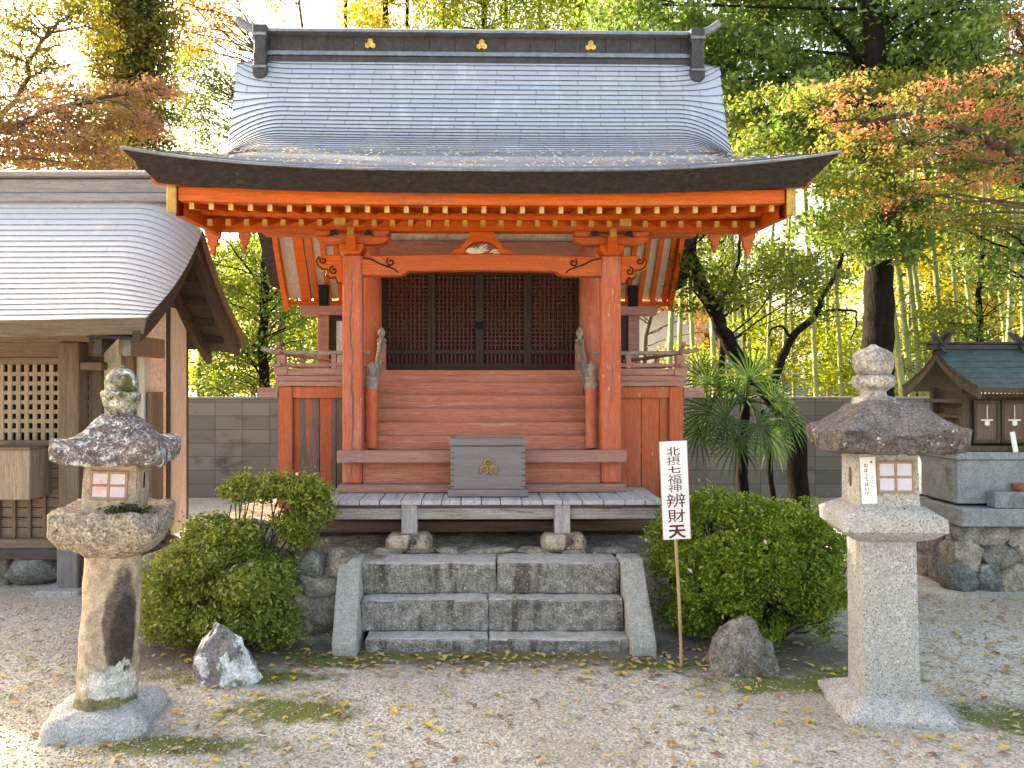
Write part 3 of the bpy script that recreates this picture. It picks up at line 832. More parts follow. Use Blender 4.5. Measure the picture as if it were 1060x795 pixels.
# bargeboards
def under(t, back=False):
    p = (RB if back else RF).pt(0.8, t)
    return p[1], p[2] - 0.16
mb0 = None
for sg in (-1, 1):
    mb = S()
    top = []; bot = []
    for t in np.linspace(0.03, 1, 26):
        d, z = under(t)
        if d < 4.5: continue
        top.append((d, z)); bot.append((d, max(min(z - 0.17, 9), 2.49 + 0.02 * (d - 4.5))) if d > 5.4 else (d, 2.49 + 0.03 * (d - 4.5)))
    for t in np.linspace(1, 0.03, 20):
        d, z = under(t, True); top.append((d, z + 0.04)); bot.append((d, z - 0.13))
    def bx_(d): return 1.775 + 0.13 * min(1.0, max(0.0, (d - 6.3) / 0.7))
    x0, x1 = sg * 1.775, sg * 1.82
    mb.grid([[(sg * (bx_(d) + e), d, z) for d, z in L_] for e, L_ in ((0, top), (.045, top), (.045, bot), (0, bot), (0, top))])
    bb = mb.build('bargeboard', 'eave_red', shrine)
    S().box(min(x0, x1) - 0.004, max(x0, x1) + 0.004, 4.478, 4.497, 2.485, 2.648).build('gilt_board_end', 'old_gold', bb, bevel=0.003)
    for dd, zz, sc in ((5.32, 2.53, 1.0), (6.05, 2.66, 0.85)):
        mb = S()
        sil = [(-0.09, 0.03), (0.09, 0.03), (0.085, -0.03), (0.055, -0.05), (0.06, -0.09), (0.03, -0.11), (0.028, -0.15), (0.0, -0.18), (-0.028, -0.15), (-0.03, -0.11), (-0.06, -0.09), (-0.055, -0.05), (-0.085, -0.03)]
        c_ = sg * 1.845
        mb.prism([(c_ + a * sc * 0.6, zz + b * sc * 0.85) for a, b in sil], 'y', dd, dd + 0.035)
        mb.build('carved_pendant', 'beam_red', bb, bevel=0.004)

# ---- front columns, lintel and brackets
PX_ = 0.889
M['crack_grey'] = mat('bare_grey_crack_wood', (0.17, 0.135, 0.13), (0.11, 0.085, 0.08), 8, VZ, 0.9)
def spiral(mb, c, y, r0, turns, sg, th, tail=None, n=26):
    pts = []
    for i in range(n + 1):
        a = turns * 2 * math.pi * i / n
        r = r0 * (0.18 + 0.82 * i / n)
        pts.append((c[0] + sg * r * math.cos(a), y, c[1] + r * math.sin(a)))
    if tail: pts += [(p[0], y, p[1]) for p in tail]
    mb.tube(pts, th, 5)
for sg in (-1, 1):
    mb = S().box(sg * PX_ - 0.066, sg * PX_ + 0.066, 5.285, 5.415, 0.815, 2.385)
    col = mb.build('square_column', 'post_red', shrine, bevel=0.014)
    # long drying crack down the face of the post
    rc = random.Random(31 + sg); zz = [0.86 + 1.46 * k / 40 for k in range(41)] if sg < 0 else [1.35 + 0.4 * k / 16 for k in range(17)]
    cx_ = 0.0; pts = []
    for k, z_ in enumerate(zz):
        cx_ = 0.8 * cx_ + rc.gauss(0, 0.003); e = math.sin(math.pi * k / (len(zz) - 1)) ** 0.4
        wd_ = (0.005 + 0.012 * abs(mnoise.noise(Vector((z_ * 3.1, sg, 0.3))))) * e * (1 if sg < 0 else 0.5)
        pts.append((sg * PX_ + cx_ - wd_, sg * PX_ + cx_ + wd_, z_))
    mb = S(); mb.grid([[(a, 5.2838, z_), (b, 5.2838, z_)] for a, b, z_ in pts])
    mb.build('crack', 'crack_grey', col)
    # bearing block and bracket arms
    mb = S()
    x = sg * PX_
    mb.prism([(x - 0.055, 2.387), (x + 0.055, 2.387), (x + 0.082, 2.425), (x + 0.082, 2.455), (x - 0.082, 2.455), (x - 0.082, 2.425)], 'y', 5.27, 5.43)
    mb.box(x - 0.035, x + 0.035, 5.245, 5.27, 2.40, 2.515)
    br = mb.build('bearing_block', 'eave_red', shrine, bevel=0.004)
    mb = S()
    arm = []
    for i in range(9):
        a = i / 8 * math.pi / 2
        arm.append((x + 0.17 + 0.085 * math.sin(a), 2.458 + 0.052 * (1 - math.cos(a))))
    armL = [(2 * x - p[0], p[1]) for p in reversed(arm)]
    mb.prism(arm + armL, 'y', 5.30, 5.40)
    for dx in (-0.2, 0.2):
        mb.prism([(x + dx - 0.036, 2.511), (x + dx + 0.036, 2.511), (x + dx + 0.055, 2.53), (x + dx + 0.055, 2.548), (x + dx - 0.055, 2.548), (x + dx - 0.055, 2.53)], 'y', 5.28, 5.42)
    mb.build('bracket_arm', 'beam_red', br, bevel=0.003)
    mb = S()
    for dx in (-0.115, 0.115):
        mb.prism([(x + dx - 0.03, 2.512), (x + dx - 0.012, 2.548), (x + dx + 0.012, 2.548), (x + dx + 0.03, 2.512)], 'y', 5.262, 5.272)
    mb.build('bracket_shadow_gap', 'dark_line', br)
    # gilded beam ends over the column
    S().box(x - 0.035, x + 0.035, 4.80, 4.845, 2.487, 2.530).build('gilt_beam_end', 'old_gold', br)
    S().box(x - 0.022, x + 0.022, 5.225, 5.243, 2.50, 2.555).build('gilt_beam_end', 'old_gold', br)
    # outward carved nose (cloud scroll)
    mb = S()
    sil = [(0.066, 2.38), (0.066, 2.19), (0.10, 2.195), (0.115, 2.235), (0.15, 2.225), (0.175, 2.25), (0.165, 2.285), (0.20, 2.285), (0.235, 2.31), (0.245, 2.345), (0.225, 2.375), (0.20, 2.365), (0.19, 2.385)]
    mb.prism([(x + sg * a, b) for a, b in sil], 'y', 5.30, 5.40)
    nose = mb.build('carved_nose', 'eave_red', col, bevel=0.006)
    mb = S()
    spiral(mb, (x + sg * 0.125, 2.275), 5.297, 0.03, 1.25, sg, 0.006)
    spiral(mb, (x + sg * 0.195, 2.345), 5.297, 0.026, 1.1, sg, 0.0055)
    mb.tube([(x + sg * a, 5.298, b - 0.004) for a, b in sil[1:11]], 0.005, 5)
    mb.build('scroll_line', 'dark_line', nose)
    mb = S()
    mb.tube([(x + sg * (a + 0.004), 5.296, b - 0.010) for a, b in sil[5:10]], 0.004, 5)
    mb.build('scroll_highlight', 'old_gold', nose)
# rainbow lintel
mb = S()
bot = [(-0.823, 2.243), (-0.565, 2.243), (-0.53, 2.255), (-0.51, 2.272)] + [(-0.50 + i * 0.1, 2.274 + 0.006 * math.sin(math.pi * i / 10)) for i in range(11)] + [(0.51, 2.272), (0.53, 2.255), (0.565, 2.243), (0.823, 2.243)]
top = [(0.823, 2.375), (0.4, 2.388), (0, 2.392), (-0.4, 2.388), (-0.823, 2.375)]
mb.prism(bot + top, 'y', 5.30, 5.40)
lint = mb.build('rainbow_lintel', 'beam_red', shrine, bevel=0.005)
for sg in (-1, 1):
    mb = S()
    spiral(mb, (sg * 0.625, 2.335), 5.298, 0.03, 1.15, sg, 0.006)
    q = smooth_path([(sg * 0.815, 5.298, 2.362), (sg * 0.76, 5.298, 2.352), (sg * 0.69, 5.298, 2.318), (sg * 0.63, 5.298, 2.300)], 6); mb.tube(q, 0.006, 5)
    q = smooth_path([(sg * 0.66, 5.298, 2.306), (sg * 0.60, 5.298, 2.285), (sg * 0.575, 5.298, 2.262)], 6); mb.tube(q, 0.005, 5)
    mb.build('lintel_scroll', 'dark_line', lint)
# eave purlin
S().box(-1.90, 1.90, 5.295, 5.405, 2.550, 2.618).build('eave_purlin', 'eave_red', shrine, bevel=0.004)
# frog-leg strut with peony carving
mb = S()
half = [(0.0, 2.548), (0.085, 2.548), (0.085, 2.515), (0.11, 2.50), (0.115, 2.475), (0.14, 2.46), (0.145, 2.435), (0.19, 2.425), (0.215, 2.405), (0.215, 2.393), (0.12, 2.393), (0.115, 2.425), (0.09, 2.455), (0.06, 2.475), (0.0, 2.482)]
mb.prism([(a, b) for a, b in half], 'y', 5.32, 5.39); mb.prism([(-a, b) for a, b in reversed(half)], 'y', 5.32, 5.39)
strut = mb.build('frog_leg_strut', 'eave_red', shrine, bevel=0.003)
mb = S()
for i in range(26):
    a = random.uniform(-0.10, 0.10); b = random.uniform(0.008, 0.062 - abs(a) * 0.3)
    an = random.uniform(-0.9, 0.9); L = random.uniform(0.018, 0.03)
    c = Vector((a, 5.325 - random.uniform(0, .012), 2.395 + b))
    mb.tube([c - Vector((math.cos(an) * L, 0, math.sin(an) * L)) , c - Vector((0, 0.006, 0)), c + Vector((math.cos(an) * L, 0, math.sin(an) * L))], [0.002, 0.0085, 0.002], 6)
mb.build('peony_carving', 'carving', strut, smooth=60)

# ---- body
for sg in (-1, 1):
    mb = S(); mb.lathe((sg * 0.89, 6.30, 0), [(0.088, 0.60), (0.088, 1.6), (0.086, 2.2), (0.080, 2.74)], 20)
    mb.build('round_column', 'post_red', shrine, smooth=40)
    mb = S(); mb.lathe((sg * 0.89, 7.75, 0), [(0.085, 0.60), (0.085, 2.74)], 16); mb.build('round_column', 'post_red', shrine, smooth=40)
    mb = S(); mb.box(sg * 0.90 - 0.03, sg * 0.90 + 0.03, 6.36, 7.70, 1.60, 2.9)
    mb.prism([(6.1, 2.85), (7.0, 4.0), (7.85, 2.85)], 'x', sg * 0.9 - 0.03, sg * 0.9 + 0.03)
    mb.build('side_wall', 'plaster', shrine)
    S().box(-1.75 if sg < 0 else 0.80, -0.80 if sg < 0 else 1.75, 6.24, 6.36, 2.70, 2.79).build('gable_purlin', 'beam_red', shrine, bevel=0.004)
S().box(-0.90, 0.90, 7.70, 7.76, 1.60, 2.9).build('rear_wall', 'plaster', shrine)
S().box(-0.82, 0.82, 6.26, 6.36, 2.44, 2.66).build('door_lintel', 'rail_red', shrine, bevel=0.004)
S().box(-0.95, 0.95, 6.30, 6.36, 2.662, 2.95).build('plaster_band', 'plaster', shrine)
# four lattice doors
XD = [-0.812, -0.402, -0.008, 0.386, 0.812]
S().box(-0.82, 0.82, 6.40, 6.43, 1.60, 2.44).build('door_backing', 'door_back', shrine)
for i in range(4):
    a, b = XD[i], XD[i + 1]
    yo = 6.33 if i in (1, 2) else 6.345
    mb = S(); fw = 0.032
    mb.box(a, a + fw, yo, yo + 0.035, 1.612, 2.438); mb.box(b - fw, b, yo, yo + 0.035, 1.612, 2.438)
    mb.box(a + fw, b - fw, yo, yo + 0.035, 1.612, 1.67); mb.box(a + fw, b - fw, yo, yo + 0.035, 2.39, 2.438)
    mb.box(a + fw, b - fw, yo, yo + 0.034, 1.745, 1.78)
    d = mb.build('lattice_door', 'door_frame', shrine, bevel=0.002)
    mb = S()
    n = 10
    for k in range(1, n):
        x = a + fw + (b - a - 2 * fw) * k / n
        mb.box(x - 0.006, x + 0.006, yo + 0.006, yo + 0.022, 1.67, 2.39)
    z = 1.785
    while z < 2.38:
        z += 0.0345
        mb.box(a + fw, b - fw, yo + 0.010, yo + 0.025, z - 0.0055, z + 0.0055)
    mb.build('lattice', 'door', d)
    if i in (1, 2):
        xk = b - fw / 2 if i == 1 else a + fw / 2
        mb = S(); mb.tube([(xk, yo - 0.012, 2.00), (xk, yo - 0.02, 1.985), (xk, yo - 0.012, 1.955)], 0.008, 6); mb.box(xk - 0.012, xk + 0.012, yo - 0.004, yo - 0.0005, 1.95, 2.01)
        mb.build('door_pull', 'void', d)
# stair up to the doors
S().box(-0.80, 0.80, 6.10, 6.42, 1.52, 1.61).build('threshold', 'step_red', shrine, bevel=0.006)
tops = [1.132, 1.2225, 1.317, 1.416, 1.514]
for i, zt in enumerate(tops):
    d0 = 5.50 + 0.12 * i
    zb = 1.03 if i == 0 else tops[i - 1]
    S().box(-0.80, 0.80, d0, d0 + (0.20 if i < 4 else 0.14), zb - 0.02 if i else zb, zt).build('stair_step', 'step_red', shrine, bevel=0.007)
S().box(-0.80, 0.80, 6.055, 6.10, 1.49, 1.56).build('stair_riser', 'step_red', shrine)
S().box(-0.965, 0.965, 5.43, 5.72, 0.98, 1.03).build('lower_floor', 'step_red', shrine)
S().box(-0.98, 0.98, 5.215, 5.283, 0.966, 1.050).build('front_rail_beam', 'rail_red', shrine, bevel=0.008)
S().box(-0.98, 0.98, 5.235, 5.425, 0.764, 0.817).build('ground_sill', 'rail_red', shrine, bevel=0.006)
S().box(-0.82, 0.82, 5.34, 5.37, 0.817, 0.966).build('kick_board', 'step_red', shrine)
S().box(-0.98, 0.98, 5.286, 5.43, 1.0, 1.028).build('floor_edge', 'step_red', shrine)
# newels
def newel(x, y, z0, z1, r, m, fin):
    mb = S(); mb.lathe((x, y, 0), [(r, z0), (r, z1)], 16)
    n = mb.build('newel_post', m, shrine, smooth=40)
    mb = S(); k = r / 0.041
    mb.lathe((x, y, z1), [(r * 1.02, 0), (r * 1.02, 0.05 * k), (r * 0.85, 0.055 * k), (r * 1.05, 0.065 * k), (r * 1.05, 0.085 * k), (r * 0.55, 0.095 * k), (r * 0.5, 0.11 * k),
                         (r * 0.8, 0.125 * k), (r * 0.86, 0.145 * k), (r * 0.6, 0.17 * k), (r * 0.15, 0.19 * k), (0.002, 0.198 * k)], 16)
    mb.build('finial', fin, n, smooth=50)
M['fin'] = mat('weathered_grey_finial', (0.30, 0.25, 0.22), (0.22, 0.18, 0.155), 20, G1, 0.75, bump=0.3, bscale=30)
for sg in (-1, 1):
    newel(sg * 0.775, 5.46, 1.05, 1.465, 0.041, 'post_red', 'fin')
    newel(sg * 0.785, 6.14, 1.61, 1.78, 0.036, 'rail_red', 'fin')
    for dz, th in ((0.0, 0.019), (-0.16, 0.017)):
        mb = S()
        q = smooth_path([(sg * 0.778, 6.12, 1.83 + dz), (sg * 0.776, 5.98, 1.80 + dz), (sg * 0.774, 5.70, 1.60 + dz * .8), (sg * 0.773, 5.50, 1.44 + dz * .6)], 5)
        mb.tube(q, th, 8)
        mb.build('stair_handrail', 'fin', shrine, smooth=50)
    # stringer closing the stair side
    mb = S(); mb.prism([(5.46, 1.03), (6.15, 1.60), (6.15, 1.45), (5.62, 1.0)], 'x', sg * 0.805, sg * 0.845)
    mb.build('stair_stringer', 'step_red', shrine)

# ---- veranda
VX1 = 1.44
S().box(-1.46, -0.85, 5.50, 7.62, 1.52, 1.56).build('veranda_floor', 'rail_red', shrine, bevel=0.003)
S().box(0.85, 1.46, 5.50, 7.62, 1.52, 1.56).build('veranda_floor', 'rail_red', shrine, bevel=0.003)
for sg in (-1, 1):
    a, b = (0.80, 1.46)
    lo, hi = (sg * b, sg * a) if sg < 0 else (sg * a, sg * b)
    S().box(lo, hi, 5.478, 5.55, 1.485, 1.518).build('veranda_edge', 'rail_red', shrine, bevel=0.004)
    # top rail of the skirt, with projecting end
    l2, h2 = (sg * 1.34, sg * 0.80) if sg < 0 else (sg * 0.80, sg * 1.34)
    S().box(l2, h2, 5.50, 5.56, 1.40, 1.483).build('skirt_rail', 'panel_red', shrine, bevel=0.004)
    S().box(min(sg * 1.34, sg * 1.44), max(sg * 1.34, sg * 1.44), 5.49, 5.57, 0.62, 1.483).build('skirt_post', 'panel_red', shrine, bevel=0.006)
    S().box(min(sg * 1.44, sg * 1.585), max(sg * 1.44, sg * 1.585), 5.48, 5.60, 1.402, 1.476).build('projecting_beam_end', 'rail_red', shrine, bevel=0.005)
    bx = [0.80, 0.905, 1.035, 1.155, 1.34] if sg < 0 else [0.80, 0.955, 1.145, 1.275, 1.34]
    for i in range(4):
        p0, p1 = bx[i] + 0.002, bx[i + 1] - 0.002
        m_ = 'panel_worn' if (sg < 0 and i in (1, 3)) else ('panel_red' if sg > 0 else 'panel_worn')
        S().box(min(sg * p0, sg * p1), max(sg * p0, sg * p1), 5.525, 5.545, 0.64, 1.40).build('skirt_board', m_, shrine, bevel=0.003)
    S().box(min(sg * 1.40, sg * 1.42), max(sg * 1.40, sg * 1.42), 5.57, 7.62, 0.55, 1.50).build('side_skirt', 'rail_red', shrine)
    # railing
    S().box(min(sg * 0.82, sg * 1.44), max(sg * 0.82, sg * 1.44), 5.49, 5.545, 1.562, 1.61).build('bottom_rail', 'rail_red', shrine, bevel=0.004)
    S().box(min(sg * 0.82, sg * 1.50), max(sg * 0.82, sg * 1.50), 5.505, 5.535, 1.622, 1.648).build('middle_rail', 'rail_red', shrine, bevel=0.004)
    mb = S(); q = smooth_path([(sg * 0.80, 5.52, 1.722), (sg * 1.3, 5.52, 1.722), (sg * 1.46, 5.52, 1.729), (sg * 1.56, 5.52, 1.75)], 6)
    mb.tube(q, 0.015, 8); mb.build('top_rail', 'fin', shrine, smooth=50)
    q = smooth_path([(sg * 1.42, 5.40, 1.785), (sg * 1.42, 5.47, 1.745), (sg * 1.42, 5.62, 1.722), (sg * 1.42, 7.55, 1.722)], 6)
    mb = S(); mb.tube(q, 0.015, 8); mb.build('top_rail', 'rail_red', shrine, smooth=50)
    S().box(min(sg * 1.405, sg * 1.435), max(sg * 1.405, sg * 1.435), 5.42, 7.55, 1.623, 1.6475).build('middle_rail', 'rail_red', shrine, bevel=0.004)
    S().box(min(sg * 1.40, sg * 1.44), max(sg * 1.40, sg * 1.44), 5.55, 7.55, 1.562, 1.61).build('bottom_rail', 'rail_red', shrine, bevel=0.004)
    mb = S(); mb.box(sg * 1.42 - 0.03, sg * 1.42 + 0.03, 5.485, 5.55, 1.611, 1.71)
    mb.prism([(sg * 1.42 - 0.045, 1.562), (sg * 1.42 + 0.045, 1.562), (sg * 1.42 + 0.05, 1.625), (sg * 1.42 - 0.05, 1.625)], 'y', 5.478, 5.489)
    mb.build('railing_post', 'rail_red', shrine, bevel=0.004)
    for (xx, yy) in ((sg * 1.05, 5.52), (sg * 1.42, 6.2), (sg * 1.42, 6.9)):
        S().box(xx - 0.018, xx + 0.018, yy - 0.018, yy + 0.018, 1.611, 1.71).build('railing_baluster', 'rail_red', shrine, bevel=0.003)
    # screen at the veranda's rear
    S().box(sg * 1.52 - 0.055, sg * 1.52 + 0.055, 7.56, 7.66, 0.55, 2.17).build('screen_post', 'rail_red', shrine, bevel=0.005)
    S().box(sg * 1.52 - 0.045, sg * 1.52 + 0.045, 7.565, 7.655, 2.262, 2.47).build('screen_finial', 'void', shrine, bevel=0.005)
    S().box(min(sg * 0.90, sg * 1.74), max(sg * 0.90, sg * 1.74), 7.54, 7.68, 2.173, 2.26).build('screen_beam', 'rail_red', shrine, bevel=0.005)
    S().box(min(sg * 0.98, sg * 1.40), max(sg * 0.98, sg * 1.40), 7.60, 7.62, 1.58, 2.12).build('screen_panel', 'plaster', shrine)
    mb = S(); mb.box(min(sg * 1.40, sg * 1.465), max(sg * 1.40, sg * 1.465), 7.59, 7.63, 1.58, 2.17); mb.box(min(sg * 0.95, sg * 1.40), max(sg * 0.95, sg * 1.40), 7.59, 7.63, 2.12, 2.17)
    mb.build('screen_frame', 'door_frame', shrine)
# underside: brown sleeper, and a near-black sheet standing for the shade behind
S().box(-1.40, 1.40, 5.46, 5.54, 0.455, 0.528).build('floor_sleeper', 'brown_beam', shrine, bevel=0.005)
S().box(-1.38, 1.38, 5.75, 5.79, 0.43, 0.96).build('floor_shade_sheet', 'void', shrine)

# ================================================================== DECK IN FRONT
deck = thing('timber_deck', 'low silvered timber deck in front of the shrine on two short posts', 'deck', (X(499, 5.0), 5.0, 0.44), R(0.5))
DO = (0, 5.0, 0.44)
mb = MB(DO); x = -1.157
while x < 1.15:
    w = random.uniform(0.12, 0.14); x1 = min(1.157, x + w)
    mb.box(x + 0.0025, x1 - 0.0025, 4.90 + random.uniform(-.004, .004), 5.53, 0.732, 0.762 - random.uniform(0, .003)); x = x1
mb.build('deck_boards', 'grey_wood', deck, bevel=0.003)
MB(DO).box(-1.15, 1.15, 4.955, 5.02, 0.632, 0.705).build('front_beam', 'grey_beam', deck, bevel=0.005)
MB(DO).box(-1.15, 1.15, 4.98, 5.0, 0.705, 0.732).build('deck_batten', 'brown_beam', deck)
MB(DO).box(-0.90, 0.95, 5.36, 5.44, 0.57, 0.625).build('rear_beam', 'brown_beam', deck, bevel=0.005)
for px in (424, 582):
    xx = (px - 499) * 4.95 / FPX
    MB(DO).box(xx - 0.05, xx + 0.05, 4.925, 5.00, 0.545, 0.731).build('deck_post', 'grey_post', deck, bevel=0.004)
def stone_block(name, label, cat, c, dims, m, group=None, rz=0.0, amp=0.012, parent=None, bev=0.02):
    mb = MB(c); x, y, z = c; a, b, h = dims
    mb.box(x - a / 2, x + a / 2, y - b / 2, y + b / 2, z, z + h)
    o = mb.build(name, m, parent, bevel=bev, sub=3, rough=[(amp, 5), (amp * 0.3, 22)], smooth=60)
    if not parent: o.location = c; o.rotation_euler = (0, 0, rz)
    if label: tag(o, label, cat, group)
    return o
for px, lb in ((423.5, 'buff foundation stone under the left deck post'), (583, 'buff foundation stone under the right deck post')):
    stone_block('foundation_stone', lb, 'stone', (X(px, 4.96), 4.96, 0.435), (0.29, 0.20, 0.108), 'buff_granite', 'foundation stones under the deck posts', amp=0.007, bev=0.03)

# ================================================================== OFFERTORY BOX
BO = (0, 5.15, 0.762)
box = thing('offertory_box', 'grey brown wooden offertory box with a gilt three-hexagon crest standing on the deck', 'offertory box', (X(505, 5.05), 5.15, 0.765), R(0.5))
MB(BO).box(-0.262, 0.262, 5.03, 5.22, 0.762, 0.808).build('base', 'box_wood', box, bevel=0.004)
mb = MB(BO); mb.box(-0.245, 0.245, 5.05, 5.21, 0.809, 1.092)
bo = mb.build('box_body', 'box_wood', box, bevel=0.004)
mb = MB(BO)
for k in range(7):
    z = 0.825 + k * 0.037
    for sg in (-1, 1): mb.box(sg * 0.232 - 0.012, sg * 0.232 + 0.012, 5.0475, 5.0495, z, z + 0.004)
mb.build('finger_joint', 'void', bo)
mb = MB(BO); mb.box(-0.255, 0.255, 5.035, 5.06, 1.096, 1.142); mb.box(-0.255, 0.255, 5.205, 5.23, 1.096, 1.142)
mb.box(-0.255, -0.232, 5.06, 5.205, 1.096, 1.142); mb.box(0.232, 0.255, 5.06, 5.205, 1.096, 1.142)
mb.build('lid_frame', 'box_wood', box, bevel=0.003)
mb = MB(BO)
for k in range(5): mb.box(-0.232, 0.232, 5.075 + k * 0.027, 5.089 + k * 0.027, 1.105, 1.12)
mb.build('slot_bars', 'box_wood', box)
emblem('gilt_crest', 0.003, 0.955, 5.049, 0.050, BO, box, 'dark_line', 'dull_gold')
# ================================================================== STONE STAIRCASE
st = thing('stone_staircase', 'grey granite staircase of three steps between two slanting side slabs', 'stone steps', (X(508, 4.5), 4.5, 0))
TO = (X(508, 4.5), 4.5, 0)
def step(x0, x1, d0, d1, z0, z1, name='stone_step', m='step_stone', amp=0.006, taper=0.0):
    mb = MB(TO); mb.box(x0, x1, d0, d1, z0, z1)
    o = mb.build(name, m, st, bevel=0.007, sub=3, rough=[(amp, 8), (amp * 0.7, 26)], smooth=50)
    o.data.materials.append(M['tread_stone'])          # treads trodden clean, with sky light also painted into the paler colour
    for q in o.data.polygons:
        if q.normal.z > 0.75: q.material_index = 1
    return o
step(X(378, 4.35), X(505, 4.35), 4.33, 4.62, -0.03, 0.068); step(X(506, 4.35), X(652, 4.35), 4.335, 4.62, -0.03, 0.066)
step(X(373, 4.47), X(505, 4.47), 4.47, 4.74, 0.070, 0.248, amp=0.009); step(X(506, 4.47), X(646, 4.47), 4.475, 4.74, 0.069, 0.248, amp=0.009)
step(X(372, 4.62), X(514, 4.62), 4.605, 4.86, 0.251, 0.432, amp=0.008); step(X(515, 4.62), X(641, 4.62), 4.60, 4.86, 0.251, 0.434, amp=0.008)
def cheek(xt, xb, w):
    # slanting slab: front face leans back
    mb = MB(TO)
    zt, zb = 0.462, -0.03
    prof = [(4.26, zb), (4.26, 0.065), (4.60, zt), (4.74, zt), (4.74, zb)]
    n = len(prof)
    vs = []
    for s_ in (0, 1):
        for d, z in prof:
            k = (z - zb) / (zt - zb)
            cx_ = xb + (xt - xb) * k
            vs.append((cx_ + (s_ - 0.5) * w, d, z))
    fs = [tuple(range(n)), tuple(range(2 * n - 1, n - 1, -1))] + [(i, i + n, (i + 1) % n + n, (i + 1) % n) for i in range(n)]
    mb.add(vs, fs)
    return mb.build('side_slab', 'cheek_stone', st, bevel=0.006, sub=2, rough=[(0.0035, 30)], smooth=40)
cheek(X(362, 4.62), X(358.5, 4.3), 0.135)
cheek(X(653, 4.62), X(666, 4.3), 0.135)

def rockmesh(c, dims, off, seed, flatz=True, power=1.0, pts=None, sub=3, amp=0.02, npts=26, cube=0.6, rb=0.06):
    """faceted boulder: hull of random points, subdivided and roughened -> MB-like bmesh verts"""
    rnd = random.Random(seed)
    bm = bmesh.new()
    P_ = []
    if pts: P_ = [Vector(p) for p in pts]
    else:
        for _ in range(npts):
            v = Vector((rnd.gauss(0, 1), rnd.gauss(0, 1), rnd.gauss(0, 1))).normalized()
            m_ = max(abs(v.x), abs(v.y), abs(v.z))
            v = v / (m_ ** cube)
            P_.append(Vector((v.x * dims[0] / 2, v.y * dims[1] / 2, v.z * dims[2] / 2)))
    for p in P_: bm.verts.new(p)
    r = bmesh.ops.convex_hull(bm, input=bm.verts)
    bmesh.ops.delete(bm, geom=[v for v in bm.verts if not v.link_faces], context='VERTS')
    es = [e for e in bm.edges]
    bmesh.ops.bevel(bm, geom=es, offset=min(dims) * rb, segments=2, profile=0.5, affect='EDGES', clamp_overlap=True)
    bmesh.ops.triangulate(bm, faces=bm.faces)
    bmesh.ops.subdivide_edges(bm, edges=[e for e in bm.edges if e.calc_length() > min(dims) * 0.12], cuts=2, use_grid_fill=True)
    bmesh.ops.triangulate(bm, faces=bm.faces)
    bm.normal_update()
    o_ = Vector((rnd.random() * 50, rnd.random() * 50, 0))
    s = 1.0 / max(dims)
    for v in bm.verts:
        v.co += v.normal * (amp * mnoise.fractal(v.co * s * 4 + o_, 0.9, 2.0, 3) + amp * 0.35 * mnoise.noise(v.co * s * 16 + o_))
    bm.verts.ensure_lookup_table()
    vs = [Vector(c) + v.co for v in bm.verts]
    idx = {v: i for i, v in enumerate(bm.verts)}
    fs = [tuple(idx[v] for v in f.verts) for f in bm.faces]
    bm.free()
    return vs, fs
def rock(name, label, cat, c, m, dims=None, pts=None, seed=1, amp=0.02, parent=None, group=None):
    vs, fs = rockmesh((0, 0, 0), dims, None, seed, pts=pts, amp=amp, rb=0.025)
    mb = MB(); mb.add(vs, fs)
    o = mb.build(name, m, parent, smooth=24)
    o.location = c
    if label: tag(o, label, cat, group)
    return o

# retaining walls of field stones on both sides of the steps
def retaining(name, label, xs0, xs1, stones, seed):
    root_x = (xs0 + xs1) / 2
    off = (root_x, 4.72, 0)
    mb = MB(off)
    for i, (px, py, w, h) in enumerate(stones):
        D = 4.66
        vs, fs = rockmesh((X(px, D), D + 0.03, Z(py, D)), (w * D / FPX * 1.12, 0.24, h * D / FPX * 1.12), None, seed + i, amp=0.012, npts=40, cube=0.75)
        mb.add(vs, fs)
    o = mb.build(name, 'wall_stone', None, smooth=40)
    o.location = off
    o.location = off
    return tag(o, label, 'stone wall')
left_st = [(318, 583, 36, 27), (352, 583, 34, 26), (330, 604, 42, 20), (304, 622, 44, 34), (339, 632, 40, 44), (308, 650, 46, 30), (345, 662, 30, 20), (322, 668, 34, 14), (283, 585, 34, 28), (268, 612, 34, 30), (262, 645, 40, 34), (288, 668, 36, 18),
           (240, 590, 40, 30), (232, 622, 36, 34), (224, 655, 40, 34), (200, 588, 40, 30), (196, 622, 36, 34), (186, 655, 40, 34), (160, 590, 36, 30), (156, 625, 36, 36), (150, 660, 36, 30)]
retaining('stone_retaining_wall', 'low retaining wall of grey field stones left of the granite steps, half behind the spreading bush', X(150, 4.66), X(370, 4.66), left_st, 100)
right_st = []
rr_ = random.Random(5)
for row, py in enumerate((585, 618, 652)):
    px = 690 + row * 9
    while px < 815:
        w = rr_.uniform(32, 44); right_st.append((px + w / 2, py, w, 34)); px += w
retaining('stone_retaining_wall', 'low retaining wall of field stones right of the granite steps, behind the round clipped bush', X(690, 4.66), X(815, 4.66), right_st, 200)
# flat stones along the top of the steps
mb = MB((0, 4.9, 0.43))
rr_ = random.Random(9); px = 376
while px < 640:
    w = rr_.uniform(26, 62); D = 4.90
    vs, fs = rockmesh((X(px + w / 2, D), D + rr_.uniform(-.01, .03), 0.435), (w * D / FPX * 1.0, 0.12, 0.06), None, int(px), amp=0.008)
    mb.add(vs, fs); px += w
o = mb.build('edging_stones', 'wall_stone', None, smooth=40); o.location = (0, 4.9, 0.43)
tag(o, 'row of small flat stones bedded in earth along the top of the granite steps', 'edging')

